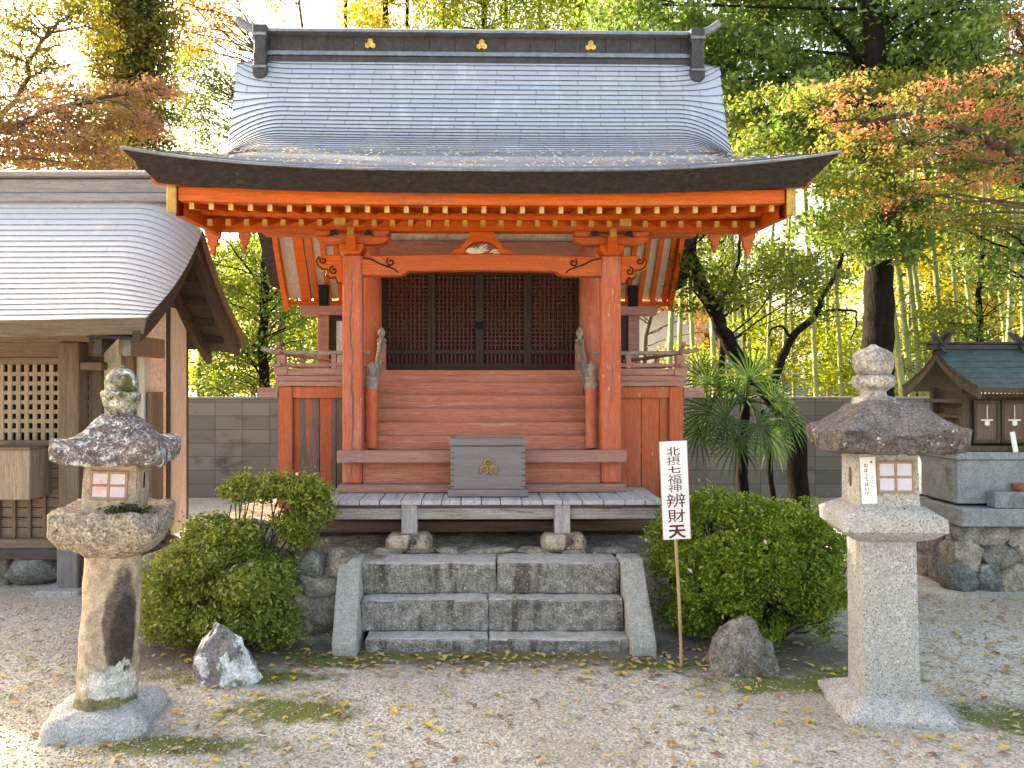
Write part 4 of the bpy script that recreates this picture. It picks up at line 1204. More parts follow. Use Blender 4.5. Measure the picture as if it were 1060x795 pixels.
# ================================================================== STONE LANTERNS
def window(mb_off, parent, w, h, y, zc, off=(0, 0, 0)):
    """four-pane paper window in a wooden frame on a face at y (front -Y)"""
    f = MB(); t = 0.012
    f.box(-w / 2, w / 2, y - 0.006, y + 0.004, zc - h / 2, zc - h / 2 + t); f.box(-w / 2, w / 2, y - 0.006, y + 0.004, zc + h / 2 - t, zc + h / 2)
    f.box(-w / 2, -w / 2 + t, y - 0.006, y + 0.004, zc - h / 2 + t, zc + h / 2 - t); f.box(w / 2 - t, w / 2, y - 0.006, y + 0.004, zc - h / 2 + t, zc + h / 2 - t)
    f.box(-0.006, 0.006, y - 0.006, y + 0.003, zc - h / 2 + t, zc + h / 2 - t)
    f.box(-w / 2 + t, -0.006, y - 0.005, y + 0.003, zc - 0.0055, zc + 0.0055); f.box(0.006, w / 2 - t, y - 0.005, y + 0.003, zc - 0.0055, zc + 0.0055)
    fr = f.build('window_frame', 'pane_frame', parent, bevel=0.0015)
    p = MB().box(-w / 2 + 0.006, w / 2 - 0.006, y - 0.0012, y + 0.003, zc - h / 2 + 0.006, zc + h / 2 - 0.006)
    p.build('paper_pane', mb_off or 'paper', fr)
    return fr

LL = thing('stone_lantern', 'mossy stone lantern with a round buff pillar, in front of the brown hall', 'stone lantern', (X(109, 3.45), 3.45, 0), R(10))
LL.rotation_euler = (0, R(2.6), R(10))
mb = MB(); mb.loft([(0.262, -0.02, 9, 0), (0.262, 0.045, 8, 0), (0.235, 0.075, 7, 0), (0.15, 0.098, 4, 0), (0.05, 0.10, 3, 0)], 64)
mb.build('base', 'granite', LL, rough=[(0.03, 3.5), (0.008, 18)], smooth=50)
mb = MB(); mb.loft([(0.135 - 0.013 * (i / 10) + (0.004 if i in (0,) else 0), 0.085 + 0.67 * i / 10, 2, 0) for i in range(11)], 48)
mb.build('pillar', 'pillar_stone', LL, rough=[(0.012, 4), (0.004, 30)], smooth=60)
mb = MB(); mb.loft([(0.125, 0.742, 2.5, 0), (0.165, 0.765, 3, 0), (0.215, 0.795, 6, 0), (0.240, 0.832, 10, 0), (0.248, 0.85, 12, 0), (0.251, 0.90, 12, 0), (0.249, 0.943, 12, 0), (0.243, 0.952, 11, 0), (0.225, 0.954, 10, 0), (0.19, 0.945, 6, 0), (0.05, 0.94, 4, 0)], 128)
pf = mb.build('platform', 'mossy_granite', LL, rough=[(0.016, 5), (0.006, 24), (0.003, 60)], smooth=60)
mb = MB()
C = np.column_stack([RNG.normal(0.10, 0.05, 500), RNG.normal(-0.155, 0.02, 500), 0.952 + np.abs(RNG.normal(0, 0.014, 500))])
V, F = leaf_quads(C, (0.010, 0.022), 0.2, 0.5)
M['moss'] = leaf_mat('dark_moss', [(0, (0.028, 0.04, 0.010)), (1, (0.07, 0.085, 0.02))], 0.2, 0.8)
tag(arrays_mesh('moss', V, F, 'moss', pf), kind='stuff')
mb = MB(); mb.loft([(0.132, 0.935, 16, 0), (0.131, 1.03, 16, 0), (0.129, 1.175, 16, 0)], 64)
fb = mb.build('fire_box', 'buff_granite', LL, rough=[(0.005, 8), (0.002, 40)], smooth=50)
M['paper_pink'] = mat('lilac_paper_with_pink_patches', (0.60, 0.55, 0.62), (0.55, 0.50, 0.58), 5, G1, 0.8, bump=0.03, grain=(60, 0.03, 0.03), layers=[((0.72, 0.36, 0.32), 13, (1, 1, 1.3), 0.55, 0.62)])  # noise-placed pink patches over the lilac pane colour
window('paper_pink', fb, 0.175, 0.125, -0.134, 1.062)
mb = MB(); mb.prism([(0.0, 0.04), (0.011, 0.015), (0.009, -0.03), (-0.008, -0.03), (-0.010, 0.01)], 'x', 0.128, 0.1345)
mb.v = [(v[0], v[1] + 0.0, v[2] + 1.07) for v in mb.v]
mb.build('moon_opening', 'void', fb)
mb = MB()
rg = [(0.10, 1.165, 12, 0), (0.235, 1.150, 14, 0.012), (0.249, 1.154, 14, 0.02), (0.253, 1.185, 14, 0.032), (0.252, 1.212, 14, 0.045), (0.246, 1.222, 13, 0.048), (0.225, 1.232, 11, 0.038), (0.205, 1.243, 9, 0.024), (0.175, 1.262, 8, 0.012), (0.14, 1.298, 6, 0.0), (0.105, 1.335, 4, 0), (0.075, 1.355, 3, 0), (0.04, 1.36, 2, 0)]
mb.loft(rg, 128)
mb.build('roof', 'roof_lichen', LL, rough=[(0.014, 6), (0.006, 26), (0.003, 60)], smooth=60)
mb = MB(); mb.loft([(0.042, 1.345, 2, 0), (0.055, 1.365, 2, 0), (0.078, 1.40, 2.2, 0), (0.092, 1.44, 2.2, 0), (0.094, 1.458, 2.2, 0), (0.084, 1.468, 2.2, 0), (0.05, 1.468, 2, 0)], 48)
fn = mb.build('finial', 'moss_stone', LL, rough=[(0.012, 12), (0.004, 40)], smooth=60)
mb = MB(); mb.loft([(0.05, 1.455, 2, 0), (0.074, 1.475, 2, 0), (0.079, 1.505, 2, 0), (0.072, 1.535, 2, 0), (0.05, 1.562, 2, 0), (0.022, 1.578, 2, 0), (0.006, 1.586, 2, 0)], 40)
mb.build('jewel', 'moss_stone', fn, rough=[(0.008, 12), (0.003, 40)], smooth=60)

for o_ in LL.children:
    k_ = {'platform': 0.89, 'fire_box': 0.87, 'roof': 0.89, 'finial': 0.9, 'base': 0.84, 'pillar': 0.93}[o_.name.split('.')[0]]
    o_.scale = (k_, k_, 1)
RL = thing('stone_lantern', 'grey granite lantern with a square pillar and a paper notice on its fire box', 'stone lantern', (X(915, 3.6), 3.6, 0), R(-8.5))
mb = MB(); mb.loft([(0.285, -0.02, 26, 0), (0.285, 0.022, 26, 0), (0.275, 0.032, 20, 0), (0.235, 0.05, 14, 0), (0.18, 0.078, 12, 0), (0.15, 0.088, 14, 0), (0.05, 0.088, 8, 0)], 96)
mb.build('base', 'granite', RL, rough=[(0.012, 8), (0.006, 30)], smooth=50)
mb = MB(); mb.loft([(0.130, 0.07, 40, 0), (0.126, 0.3, 40, 0), (0.124, 0.80, 40, 0)], 64)
mb.build('pillar', 'granite', RL, rough=[(0.002, 40)], smooth=40, sub=1)
mb = MB(); mb.loft([(0.13, 0.788, 20, 0), (0.19, 0.81, 20, 0), (0.236, 0.848, 30, 0), (0.236, 0.902, 36, 0), (0.226, 0.91, 30, 0), (0.16, 0.948, 20, 0), (0.05, 0.95, 9, 0)], 96)
mb.build('platform', 'granite', RL, rough=[(0.004, 12), (0.0025, 40)], smooth=40)
mb = MB(); mb.loft([(0.146, 0.935, 40, 0), (0.141, 1.205, 40, 0)], 64)
fb = mb.build('fire_box', 'granite', RL, smooth=40)
w_ = window(None, fb, 0.175, 0.145, -0.1475, 1.082)
w_.location.x = 0.030
mb = MB(); mb.prism([(-0.02 + 0.017 * math.cos(2 * math.pi * k / 16) * (1 if True else 0), 1.07 + 0.045 * math.sin(2 * math.pi * k / 16)) for k in range(16)], 'x', -0.1485, -0.13)
mb.build('moon_opening', 'brown_wood', fb)
# paper notice
nb = MB(); nb.box(-0.036, 0.036, -0.0015, 0.0015, -0.105, 0.105)
nt_ = nb.build('paper_notice', 'white', fb); nt_.location = (-0.098, -0.149, 1.068); nt_.rotation_euler = (R(-1.2), R(-1.5), 0)
tag(nt_, 'white paper notice with a column of black hiragana')
def text_mesh(lines, name, m, parent, depth=0.0008):
    """lines: (char, cx, cz, width, height); drawn in the XZ plane facing -Y"""
    vs, fs = [], []
    cu = bpy.data.curves.new('lettering', 'FONT'); cu.fill_mode = 'FRONT'
    for ch, cx_, cz_, w, h, off in lines:
        cu.body = ch; cu.offset = off; cu.size = 1.0; cu.resolution_u = 4
        ob = bpy.data.objects.new('lettering', cu)
        me = bpy.data.meshes.new_from_object(ob)
        xs_ = [v.co.x for v in me.vertices]; ys_ = [v.co.y for v in me.vertices]
        x0, x1, y0, y1 = min(xs_), max(xs_), min(ys_), max(ys_)
        n0 = len(vs)
        for v in me.vertices:
            vs.append((cx_ + ((v.co.x - x0) / (x1 - x0) - 0.5) * w, 0, cz_ + ((v.co.y - y0) / (y1 - y0) - 0.5) * h))
        for p in me.polygons: fs.append(tuple(n0 + i for i in p.vertices))
        bpy.data.objects.remove(ob); bpy.data.meshes.remove(me)
    bpy.data.curves.remove(cu)
    me = bpy.data.meshes.new(name); me.from_pydata(vs, [], fs); me.materials.append(M[m])
    o = bpy.data.objects.new(name, me); COL.objects.link(o); o.parent = parent
    return o
L_ = []
for i, ch in enumerate('のぼってはいけ'):
    hh = 0.014 if ch == 'っ' else 0.017
    L_.append((ch, -0.010, 0.066 - i * 0.0205, 0.018 if ch != 'っ' else 0.012, hh, 0.012))
for i, ch in enumerate('ここに'):
    L_.append((ch, 0.019, 0.012 - i * 0.019, 0.013, 0.013, 0.0))
t_ = text_mesh(L_, 'lettering', 'black_ink', nt_); t_.location = (0, -0.0022, 0)
mb = MB(); mb.lathe((0, 0, 0), [(0.006, 0), (0.006, 0.0006)], 10)
mb.v = [(v[0] + 0.017, -0.0017 - v[2], v[1] + 0.082) for v in mb.v]
mb.build('red_seal', 'terracotta', nt_)
mb = MB()
rg = [(0.12, 1.205, 20, 0), (0.262, 1.193, 22, 0.004), (0.277, 1.200, 26, 0.010), (0.281, 1.24, 28, 0.016), (0.282, 1.272, 28, 0.024), (0.276, 1.281, 24, 0.026)]
mb.loft(rg, 128)
mb.build('roof_edge', 'edge_stone', RL, rough=[(0.007, 10), (0.005, 30)], smooth=50)
mb = MB()
rg = [(0.277, 1.276, 24, 0.026), (0.262, 1.288, 24, 0.020), (0.235, 1.310, 24, 0.010), (0.20, 1.340, 22, 0.004), (0.165, 1.375, 20, 0.0), (0.135, 1.405, 16, 0), (0.112, 1.422, 9, 0), (0.09, 1.426, 4, 0), (0.03, 1.426, 2, 0)]
mb.loft(rg, 128)
mb.build('roof', 'dark_roof_stone', RL, rough=[(0.007, 8), (0.005, 30)], smooth=40)
mb = MB(); mb.loft([(0.105, 1.412, 3, 0), (0.10, 1.435, 2.5, 0), (0.065, 1.445, 2, 0), (0.062, 1.465, 2, 0), (0.075, 1.475, 2, 0), (0.098, 1.49, 2, 0), (0.105, 1.512, 2, 0), (0.098, 1.532, 2, 0), (0.075, 1.541, 2, 0), (0.06, 1.545, 2, 0)], 48)
fn = mb.build('finial', 'jewel_stone', RL, rough=[(0.008, 12), (0.004, 36)], smooth=60)
mb = MB(); mb.loft([(0.06, 1.540, 2, 0), (0.085, 1.55, 2, 0), (0.099, 1.575, 2, 0), (0.102, 1.61, 2, 0), (0.094, 1.64, 2, 0), (0.07, 1.66, 2, 0), (0.03, 1.67, 2, 0), (0.012, 1.682, 2, 0), (0.003, 1.684, 2, 0)], 48)
mb.build('jewel', 'jewel_stone', fn, rough=[(0.006, 12), (0.003, 36)], smooth=60)

RL.rotation_euler = (0, R(-1.2), R(-8.5))
for o_ in RL.children:
    k_ = {'platform': 0.92, 'fire_box': 0.90, 'roof': 0.98, 'roof_edge': 0.98, 'finial': 0.88, 'base': 0.83, 'pillar': 0.94}[o_.name.split('.')[0]]
    o_.scale = (k_, k_, 1)
    if o_.name.split('.')[0] == 'finial': o_.location.x -= 0.015
    if o_.name.split('.')[0].startswith('roof'): o_.location.x += 0.02
# ================================================================== ROCKS
k = 3.95 / FPX
def rp(px, dpx, py): return (px * k, dpx, py * k)
rock('pointed_rock', 'pointed grey rock with white lichen patches at the foot of the spreading bush', 'rock', (X(236, 3.95), 3.95, 0), 'rock_white', dims=(0.36, 0.28, 0.3),
     pts=[(-.185, -.03, -.02), (-.165, .10, -.02), (-.12, -.12, -.02), (0.03, -.14, -.02), (.15, -.10, -.02), (.19, .0, -.02), (.12, .12, -.02), (-.16, -.06, .08), (-.135, .0, .135), (-.10, -.10, .125),
          (-.075, -.02, .185), (-.05, .02, .285), (-.075, .03, .275), (-.03, -.03, .28), (.0, 0, .235), (.045, -.08, .165), (.085, 0, .15), (.13, -.06, .085), (.17, -.01, .04), (-.02, -.10, .16)], seed=4, amp=0.034)
rock('boulder', 'rounded grey brown boulder in front of the round clipped bush', 'rock', (X(770, 4.05), 4.08, 0), 'rock_grey', dims=(0.38, 0.3, 0.27),
     pts=[(-.19, -.02, -.02), (-.17, .12, -.02), (-.12, -.13, -.02), (.05, -.15, -.02), (.17, -.08, -.02), (.19, .04, -.02), (.10, .14, -.02), (-.175, -.04, .10), (-.13, -.09, .17), (-.10, .06, .21),
          (-.03, -.05, .255), (.03, .02, .262), (.07, -.06, .225), (.14, -.02, .13), (.17, -.05, .06), (.10, .10, .16), (-.05, -.13, .15), (.06, -.13, .12)], seed=8, amp=0.030)
rock('pale_stone', 'pale rounded stone showing through the gap in the spreading bush', 'rock', (X(266, 4.95), 4.95, 0.50), 'rock_white', dims=(0.26, 0.2, 0.26), seed=21)

# ================================================================== SIGN
sg_ = thing('sign_board', 'white upright sign board with red-black brushed characters on a thin stake before the round bush', 'sign', (X(706, 4.1), 4.1, 0), R(0), None)
sg_.rotation_euler = (0, R(-2.4), R(3))
mb = MB(); q = smooth_path([(0, 0.010, -0.10), (0.002, 0.010, 0.35), (-0.003, 0.010, 0.70), (-0.002, 0.010, 1.15)], 5); mb.tube(q, 0.0085, 8)
mb.build('stake', 'stake', sg_, smooth=50)
bw, bh, bz = 0.147, 0.520, 0.938
bd = MB().box(-bw / 2, bw / 2, -0.008, 0.0, bz - bh / 2, bz + bh / 2).build('board', 'white', sg_, bevel=0.002)
M['board_edge'] = mat('pinkish_board_edge', (0.50, 0.20, 0.18), (0.42, 0.17, 0.15), 9)
mb = MB(); mb.box(bw / 2 + 0.0003, bw / 2 + 0.002, -0.0075, -0.0005, bz - bh / 2, bz + bh / 2); mb.box(-bw / 2 - 0.002, -bw / 2 - 0.0003, -0.0075, -0.0005, bz - bh / 2, bz + bh / 2)
mb.build('board_edge', 'board_edge', bd)
# rows measured on the photo: crop units (top 50, bottom 728 -> 0.52 m)
u_ = bh / 678.0
L_ = []
for ch, y0, y1, w, off, dx in (('北', 88, 150, 92, 0.010, 0), ('摂', 154, 216, 96, 0.0, 0), ('七', 222, 270, 92, 0.016, 4), ('福', 279, 345, 98, 0.0, 2), ('神', 345, 402, 94, 0.0, 2),
                               ('辨', 410, 508, 130, 0.004, 8), ('財', 520, 610, 122, 0.006, 6), ('天', 628, 720, 124, 0.030, 6)):
    zc = bz + bh / 2 - ((y0 + y1) / 2 - 50) * u_
    L_.append((ch, (dx - 4) * u_, zc, w * u_, (y1 - y0) * u_, off))
t_ = text_mesh(L_, 'lettering', 'ink', bd); t_.location = (0, -0.0088, 0)

# ================================================================== BROWN SIDE HALL (left)
HO = (-3.6, 6.2, 0)
hall = thing('side_hall', 'weathered brown wooden hall with lattice windows and a pale copper roof, at the left', 'building', HO)
def H(): return MB(HO)
HXR = -2.21
HPD = np.array([5.0, 5.25, 5.5, 5.77, 6.0]); HPZ = np.array([1.903, 2.115, 2.345, 2.645, 2.945])
class HallRoof(Roof):
    def pt(s, u, t, lift=0.0):
        p = super().pt(u, t, lift)
        return (p[0] + HXC, p[1], p[2])
HW_ = 1.75
HXC = HXR - HW_
HR = HallRoof(HPD, HPZ, HW_, HW_, 0.03, [0, .25, .6, 1], [0.01, .08, .17, .26], 0.48)
HB = HallRoof(HPD, HPZ, HW_, HW_, 0.03, [0, .25, .6, 1], [0.01, .08, .17, .26], 0.48, back=(6.0, 1.05))
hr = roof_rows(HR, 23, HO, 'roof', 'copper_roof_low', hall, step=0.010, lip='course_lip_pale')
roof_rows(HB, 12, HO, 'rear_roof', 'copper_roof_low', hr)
M['hall_edge'] = mat('brown_roof_edge', (0.15, 0.11, 0.085), (0.11, 0.08, 0.062), 4, VX, 0.85, bump=0.3, bscale=20)
roof_edge(HR, HO, 'roof_edge', 'hall_edge', hr, th=0.10, inset=0.03, back_in=0.03, grow=0.0, th_side=0.03)
roof_edge(HB, HO, 'roof_edge', 'hall_edge', hr, th=0.10, inset=0.03, back_in=0.03, grow=0.0, th_side=0.03)
mb = H(); mb.box(HXC - HW_ + .1, HXR - 0.06, 5.93, 6.17, 2.90, 2.97); mb.box(HXC - HW_ + .1, HXR - 0.06, 5.96, 6.14, 2.972, 3.085); mb.box(HXC - HW_ + .05, HXR - 0.03, 5.90, 6.20, 3.088, 3.125)
mb.prism([(5.92, 3.127), (6.05, 3.175), (6.18, 3.127)], 'x', HXC - HW_ + .05, HXR - 0.03)
M['hall_ridge'] = mat('mauve_copper_ridge', (0.27, 0.245, 0.25), (0.22, 0.20, 0.205), 3, VX, 0.55, metallic=0.3, bump=0.1, bscale=20)
mb.build('ridge', 'hall_ridge', hall, bevel=0.008)
M['gable_dark'] = mat('dark_gable_wood', (0.055, 0.042, 0.036), (0.038, 0.030, 0.026), 3, VY, 0.85, bump=0.3, bscale=14)
# bargeboards at the right gable, front and rear slope, double boards
for inset, dz0, dh, nm in ((0.05, 0.04, 0.13, 'bargeboard'), (0.30, 0.14, 0.11, 'inner_bargeboard')):
    for rf in (HR, HB):
        mb = H(); T = np.linspace(0.02, 1, 16)
        pts = [rf.pt(1.0, t) for t in T]
        x0, x1 = HXR - inset, HXR - inset - 0.05
        top = [(p[1], p[2] - dz0) for p in pts]; bot = [(p[1], p[2] - dz0 - dh) for p in pts]
        mb.grid([[(x0, d, z) for d, z in top], [(x1, d, z) for d, z in top], [(x1, d, z) for d, z in bot], [(x0, d, z) for d, z in bot], [(x0, d, z) for d, z in top]])
        e0 = [(x0, *top[0]), (x1, *top[0]), (x1, *bot[0]), (x0, *bot[0])]; mb.add(e0, [(0, 1, 2, 3)])
        mb.build(nm, 'gable_dark', hall)
# soffit boards under the gable overhang
mb = H()
for rf in (HR, HB):
    T = np.linspace(0.0, 1, 10)
    mb.grid([[(x, rf.pt(1.0, t)[1], rf.pt(1.0, t)[2] - 0.12 - (0.02 if x > -2.5 else 0)) for t in T] for x in (HXR - 0.1, -2.60)])
    for t in (0.2, 0.4, 0.6, 0.8):
        p = rf.pt(1.0, t); mb.box(-2.56, HXR - 0.13, p[1] - 0.02, p[1] + 0.02, p[2] - 0.19, p[2] - 0.125)
mb.build('gable_soffit', 'gable_dark', hall)
BX = -2.566          # right wall plane
BD0, BD1 = 5.75, 6.64
H().box(BX - 2.6, BX - 0.02, BD0 + 0.03, BD1 - 0.02, 0.30, 2.3).build('wall_core', 'void', hall)
# gable (right) wall plaster panels, posts
M['beige_wood'] = mat('pale_beige_wood', (0.50, 0.47, 0.44), (0.44, 0.41, 0.385), 2, VZ, 0.85, bump=0.15, bscale=14)
H().prism([(BD0 + 0.02, 0.30), (BD0 + 0.02, 2.2), (6.0, 2.52), (6.3, 2.52), (BD1 - 0.02, 2.2), (BD1 - 0.02, 0.30)], 'x', BX - 0.018, BX - 0.004).build('gable_wall', 'beige', hall)
H().box(BX - 0.05, BX + 0.010, BD0 + 0.0, BD0 + 0.10, 0.28, 2.12).build('gable_post', 'beige_wood', hall, bevel=0.004)
H().box(BX - 0.05, BX + 0.012, 6.24, 6.55, 0.28, 2.12).build('gable_post', 'beige_wood', hall, bevel=0.004)
for d in (6.205, 6.585): H().box(BX - 0.05, BX + 0.004, d - 0.03, d + 0.03, 0.28, 2.12).build('gable_gap_board', 'gable_dark', hall)
H().box(BX - 0.05, BX + 0.014, BD0 - 0.02, BD1 + 0.02, 2.12, 2.22).build('gable_beam', 'gable_dark', hall, bevel=0.004)
H().box(BX + 0.02, BX + 0.06, BD0 + 0.02, BD0 + 0.22, 0.45, 1.44).build('side_board', 'brown_wood', hall, bevel=0.004)
# front wall: plaster strip, lattice, boards
fx = lambda px: X(px, BD0)
H().box(fx(108), fx(127), BD0 - 0.005, BD0 + 0.02, 0.45, 1.95).build('front_plaster', 'beige', hall)
H().box(fx(128), fx(141), BD0 - 0.045, BD0 + 0.02, 0.28, 1.95).build('front_post', 'brown_wood', hall, bevel=0.004)
H().box(fx(97), fx(107.5), BD0 - 0.045, BD0 + 0.02, 0.28, 1.95).build('front_post', 'brown_wood', hall, bevel=0.004)
H().box(fx(-150), fx(108), BD0 - 0.06, BD0 + 0.02, 1.70, 1.93).build('front_lintel', 'brown_beam', hall, bevel=0.004)
H().box(fx(-150), fx(97), BD0 - 0.04, BD0 + 0.02, 1.645, 1.697).build('window_head', 'brown_beam', hall, bevel=0.004)
H().box(fx(-150), fx(97), BD0 - 0.05, BD0 + 0.02, 1.02, 1.085).build('window_sill', 'brown_beam', hall, bevel=0.004)
def lattice(px0, px1):
    mb = H()
    x0, x1 = fx(px0), fx(px1); z0, z1 = 1.086, 1.644
    n = max(1, int(round((x1 - x0) / 0.0625)))
    for i in range(n + 1):
        x = x0 + (x1 - x0) * i / n
        mb.box(x - 0.0155, x + 0.0155, BD0 - 0.03, BD0 - 0.012, z0, z1)
    for j in range(1, 8):
        z = z0 + (z1 - z0) * j / 8
        mb.box(x0, x1, BD0 - 0.0265, BD0 - 0.0145, z - 0.015, z + 0.015)
    mb.build('lattice_window', 'lattice_wood', hall)
lattice(-150, 64); lattice(87, 96)
# board wall with battens
H().box(fx(-150), fx(97), BD0 - 0.012, BD0 + 0.02, 0.36, 1.018).build('board_wall', 'brown_beam', hall)
mb = H()
for k in range(1, 9): mb.box(fx(-150), fx(97), BD0 - 0.0145, BD0 - 0.0125, 0.36 + k * 0.073, 0.366 + k * 0.073)
mb.build('board_joint', 'void', hall)
mb = H(); px = -140
while px < 96:
    mb.box(fx(px) - 0.012, fx(px) + 0.012, BD0 - 0.034, BD0 - 0.0125, 0.36, 1.018); px += 15.7
mb.build('batten', 'brown_wood', hall, bevel=0.002)
H().box(fx(-150), fx(97), BD0 - 0.07, BD0 + 0.02, 0.29, 0.358).build('ground_beam', 'brown_beam', hall, bevel=0.004)
M['dark_beam'] = mat('dark_ground_beam', (0.085, 0.07, 0.062), (0.06, 0.05, 0.045), 3, VX, 0.8, bump=0.3, bscale=14)
H().box(fx(-150), fx(97), BD0 - 0.09, BD0 + 0.02, 0.215, 0.287).build('ground_beam', 'dark_beam', hall, bevel=0.004)
# porch post with stone foot
H().box(X(65.5, 5.62), X(86.5, 5.62), 5.55, 5.69, 0.02, 1.80).build('porch_post', 'brown_wood', hall, bevel=0.008)
H().box(X(64.5, 5.62), X(85.8, 5.62), 5.543, 5.697, 0.02, 0.42).build('post_foot', 'slate_wood', hall, bevel=0.006)
mb = H(); mb.box(X(48, 5.6), X(92, 5.6), 5.45, 5.78, -0.02, 0.035); mb.build('post_stone', 'granite', hall, bevel=0.01)
H().box(X(-150, 5.62), X(96, 5.62), 5.57, 5.68, 1.803, 1.90).build('eave_beam', 'brown_beam', hall, bevel=0.004)
H().box(X(128.5, 5.2), X(135.5, 5.2), 5.12, 5.75, 1.69, 1.83).build('tie_beam', 'brown_beam', hall, bevel=0.004)
H().box(X(128, 5.118) , X(136, 5.118), 5.105, 5.119, 1.685, 1.835).build('beam_end_cap', 'slate_wood', hall, bevel=0.002)
H().box(X(85, 5.6), X(108, 5.6), 5.56, 5.66, 1.60, 1.66).build('bracket', 'brown_wood', hall, bevel=0.01)
# collection box hung on the wall
cb = H().box(X(-12, 5.5), X(34, 5.5), 5.46, 5.74, 0.68, 1.035).build('hanging_box', 'lattice_wood', hall, bevel=0.005)
H().box(X(-14, 5.5), X(35.5, 5.5), 5.445, 5.74, 1.036, 1.052).build('box_lid', 'brown_beam', cb, bevel=0.003)
# rubble plinth under the hall
mb = H()
for i, (px, w) in enumerate(((-110, 46), (-62, 46), (-18, 50), (35, 58), (84, 44), (126, 40))):
    D = 5.74
    vs, fs = rockmesh((X(px, D), D + 0.1, 0.10), (w * D / FPX * 1.12, 0.36, 0.28), None, 300 + i, amp=0.012)
    mb.add(vs, fs)
for i in range(3):
    vs, fs = rockmesh((BX - 0.13, 5.98 + i * 0.28, 0.10), (0.32, 0.32, 0.28), None, 320 + i, amp=0.012); mb.add(vs, fs)
mb.build('rubble_plinth', 'wall_stone', hall, smooth=40)

# ================================================================== BLOCK WALL BEHIND
bw_ = MB((0, 10.2, 0)); bw_.box(-10, 15, 10.2, 10.32, -0.09, 1.305)
o = bw_.build('block_wall', 'blocks', None); o.location = (0, 10.2, 0)
tag(o, 'long grey concrete block wall running behind the shrine hall', 'wall')
cp = MB((0, 10.2, 0)); cp.box(-10, 15, 10.18, 10.34, 1.306, 1.33)
cp.build('wall_coping', 'concrete', o, bevel=0.004)

# ================================================================== SMALL SHRINE ON ITS PEDESTAL (right)
PDX = 3.44
KO = (3.95, 6.0, 0)
ped = thing('stone_pedestal', 'stepped pedestal of grey slabs on field stones carrying the small green-roofed shrine', 'pedestal', KO)
def K(): return MB(KO)
K().box(PDX - 0.01, 4.70, 5.66, 6.50, 0.945, 1.0).build('top_slab', 'concrete', ped, bevel=0.005)
K().box(PDX + 0.01, 4.68, 5.68, 6.48, 0.62, 0.943).build('upper_block', 'concrete', ped, bevel=0.006)
K().box(PDX - 0.03, 4.75, 5.56, 6.56, 0.47, 0.60).build('lower_slab', 'concrete', ped, bevel=0.008)
K().box(3.66, 4.45, 5.575, 5.675, 0.603, 0.72).build('front_step', 'concrete', ped, bevel=0.006)
mb = K(); rr_ = random.Random(3)
def rub(x, y, z, a, b, c_):
    vs, fs = rockmesh((x, y, z), (a * 1.18, b * 1.1, c_ * 1.18), None, rr_.randint(0, 9999), amp=0.010, npts=60, cube=0.85); mb.add(vs, fs)
for row, (z, h) in enumerate(((0.08, 0.21), (0.25, 0.19), (0.40, 0.15))):
    x = PDX - 0.08 + row * 0.03
    while x < 4.65:
        w = rr_.uniform(0.17, 0.30); rub(x + w / 2, 5.68 + row * 0.012, z, w, 0.2, h); x += w * 0.97
    y = 5.76
    while y < 6.5:
        w = rr_.uniform(0.2, 0.3); rub(PDX + 0.07 + row * 0.012, y + w / 2, z, 0.2, w, h); y += w * 0.97
mb.box(PDX + 0.06, 4.65, 5.72, 6.45, 0.0, 0.465)
mb.build('rubble_base', 'wall_stone', ped, smooth=40)

hk = thing('small_shrine', 'small wooden shrine with a green copper roof and crossed roof finials on the stone pedestal', 'shrine', (3.83, 5.98, 1.0))
QO = (3.83, 5.98, 1.0)
def Q(): return MB(QO)
qx, hwk = 3.83, 0.27
bd = Q().box(qx - hwk + 0.02, qx + hwk - 0.02, 5.80, 6.16, 1.05, 1.45).build('wall', 'shrine_wood', hk)
for sx in (-1, 1):
    for d in (5.78, 6.16):
        Q().box(qx + sx * hwk - 0.025, qx + sx * hwk + 0.025, d - 0.025, d + 0.025, 1.04, 1.47).build('post', 'shrine_wood', hk, bevel=0.003)
    Q().box(qx + sx * hwk - 0.012, qx + sx * hwk + 0.012, 5.81, 6.13, 1.24, 1.27).build('side_rail', 'shrine_wood', hk)
Q().box(qx - 0.36, qx + 0.36, 5.70, 6.22, 1.001, 1.042).build('floor', 'shrine_wood', hk, bevel=0.004)
Q().box(qx - 0.31, qx + 0.31, 5.745, 5.80, 1.40, 1.435).build('front_beam', 'shrine_wood', hk, bevel=0.003)
Q().box(qx - 0.34, qx - 0.25, 5.76, 6.18, 1.355, 1.385).build('side_beam', 'shrine_wood', hk, bevel=0.003)
for i, (a, b) in enumerate(((-0.20, -0.005), (0.005, 0.20))):
    mb = Q(); t = 0.022
    mb.box(qx + a, qx + a + t, 5.765, 5.79, 1.06, 1.38); mb.box(qx + b - t, qx + b, 5.765, 5.79, 1.06, 1.38); mb.box(qx + a + t, qx + b - t, 5.765, 5.79, 1.06, 1.085); mb.box(qx + a + t, qx + b - t, 5.765, 5.79, 1.355, 1.38)
    d = mb.build('door', 'shrine_wood', hk, bevel=0.002)
    Q().box(qx + a + t, qx + b - t, 5.775, 5.788, 1.085, 1.355).build('door_panel', 'brown_wood', d)
    c_ = qx + (a + b) / 2
    mb = Q(); mb.tube([(c_, 5.770, 1.34), (c_, 5.769, 1.24)], 0.004, 5); mb.box(c_ - 0.045, c_ + 0.045, 5.768, 5.7735, 1.226, 1.236)
    mb.prism([(c_ - 0.016, 1.224), (c_ + 0.016, 1.224), (c_ + 0.018, 1.195), (c_, 1.188), (c_ - 0.018, 1.195)], 'y', 5.766, 5.7735)
    mb.build('door_fitting', 'white', d)
KPD = np.array([5.46, 5.6, 5.75, 5.88, 5.98]); KPZ = np.array([1.470, 1.53, 1.61, 1.695, 1.78])
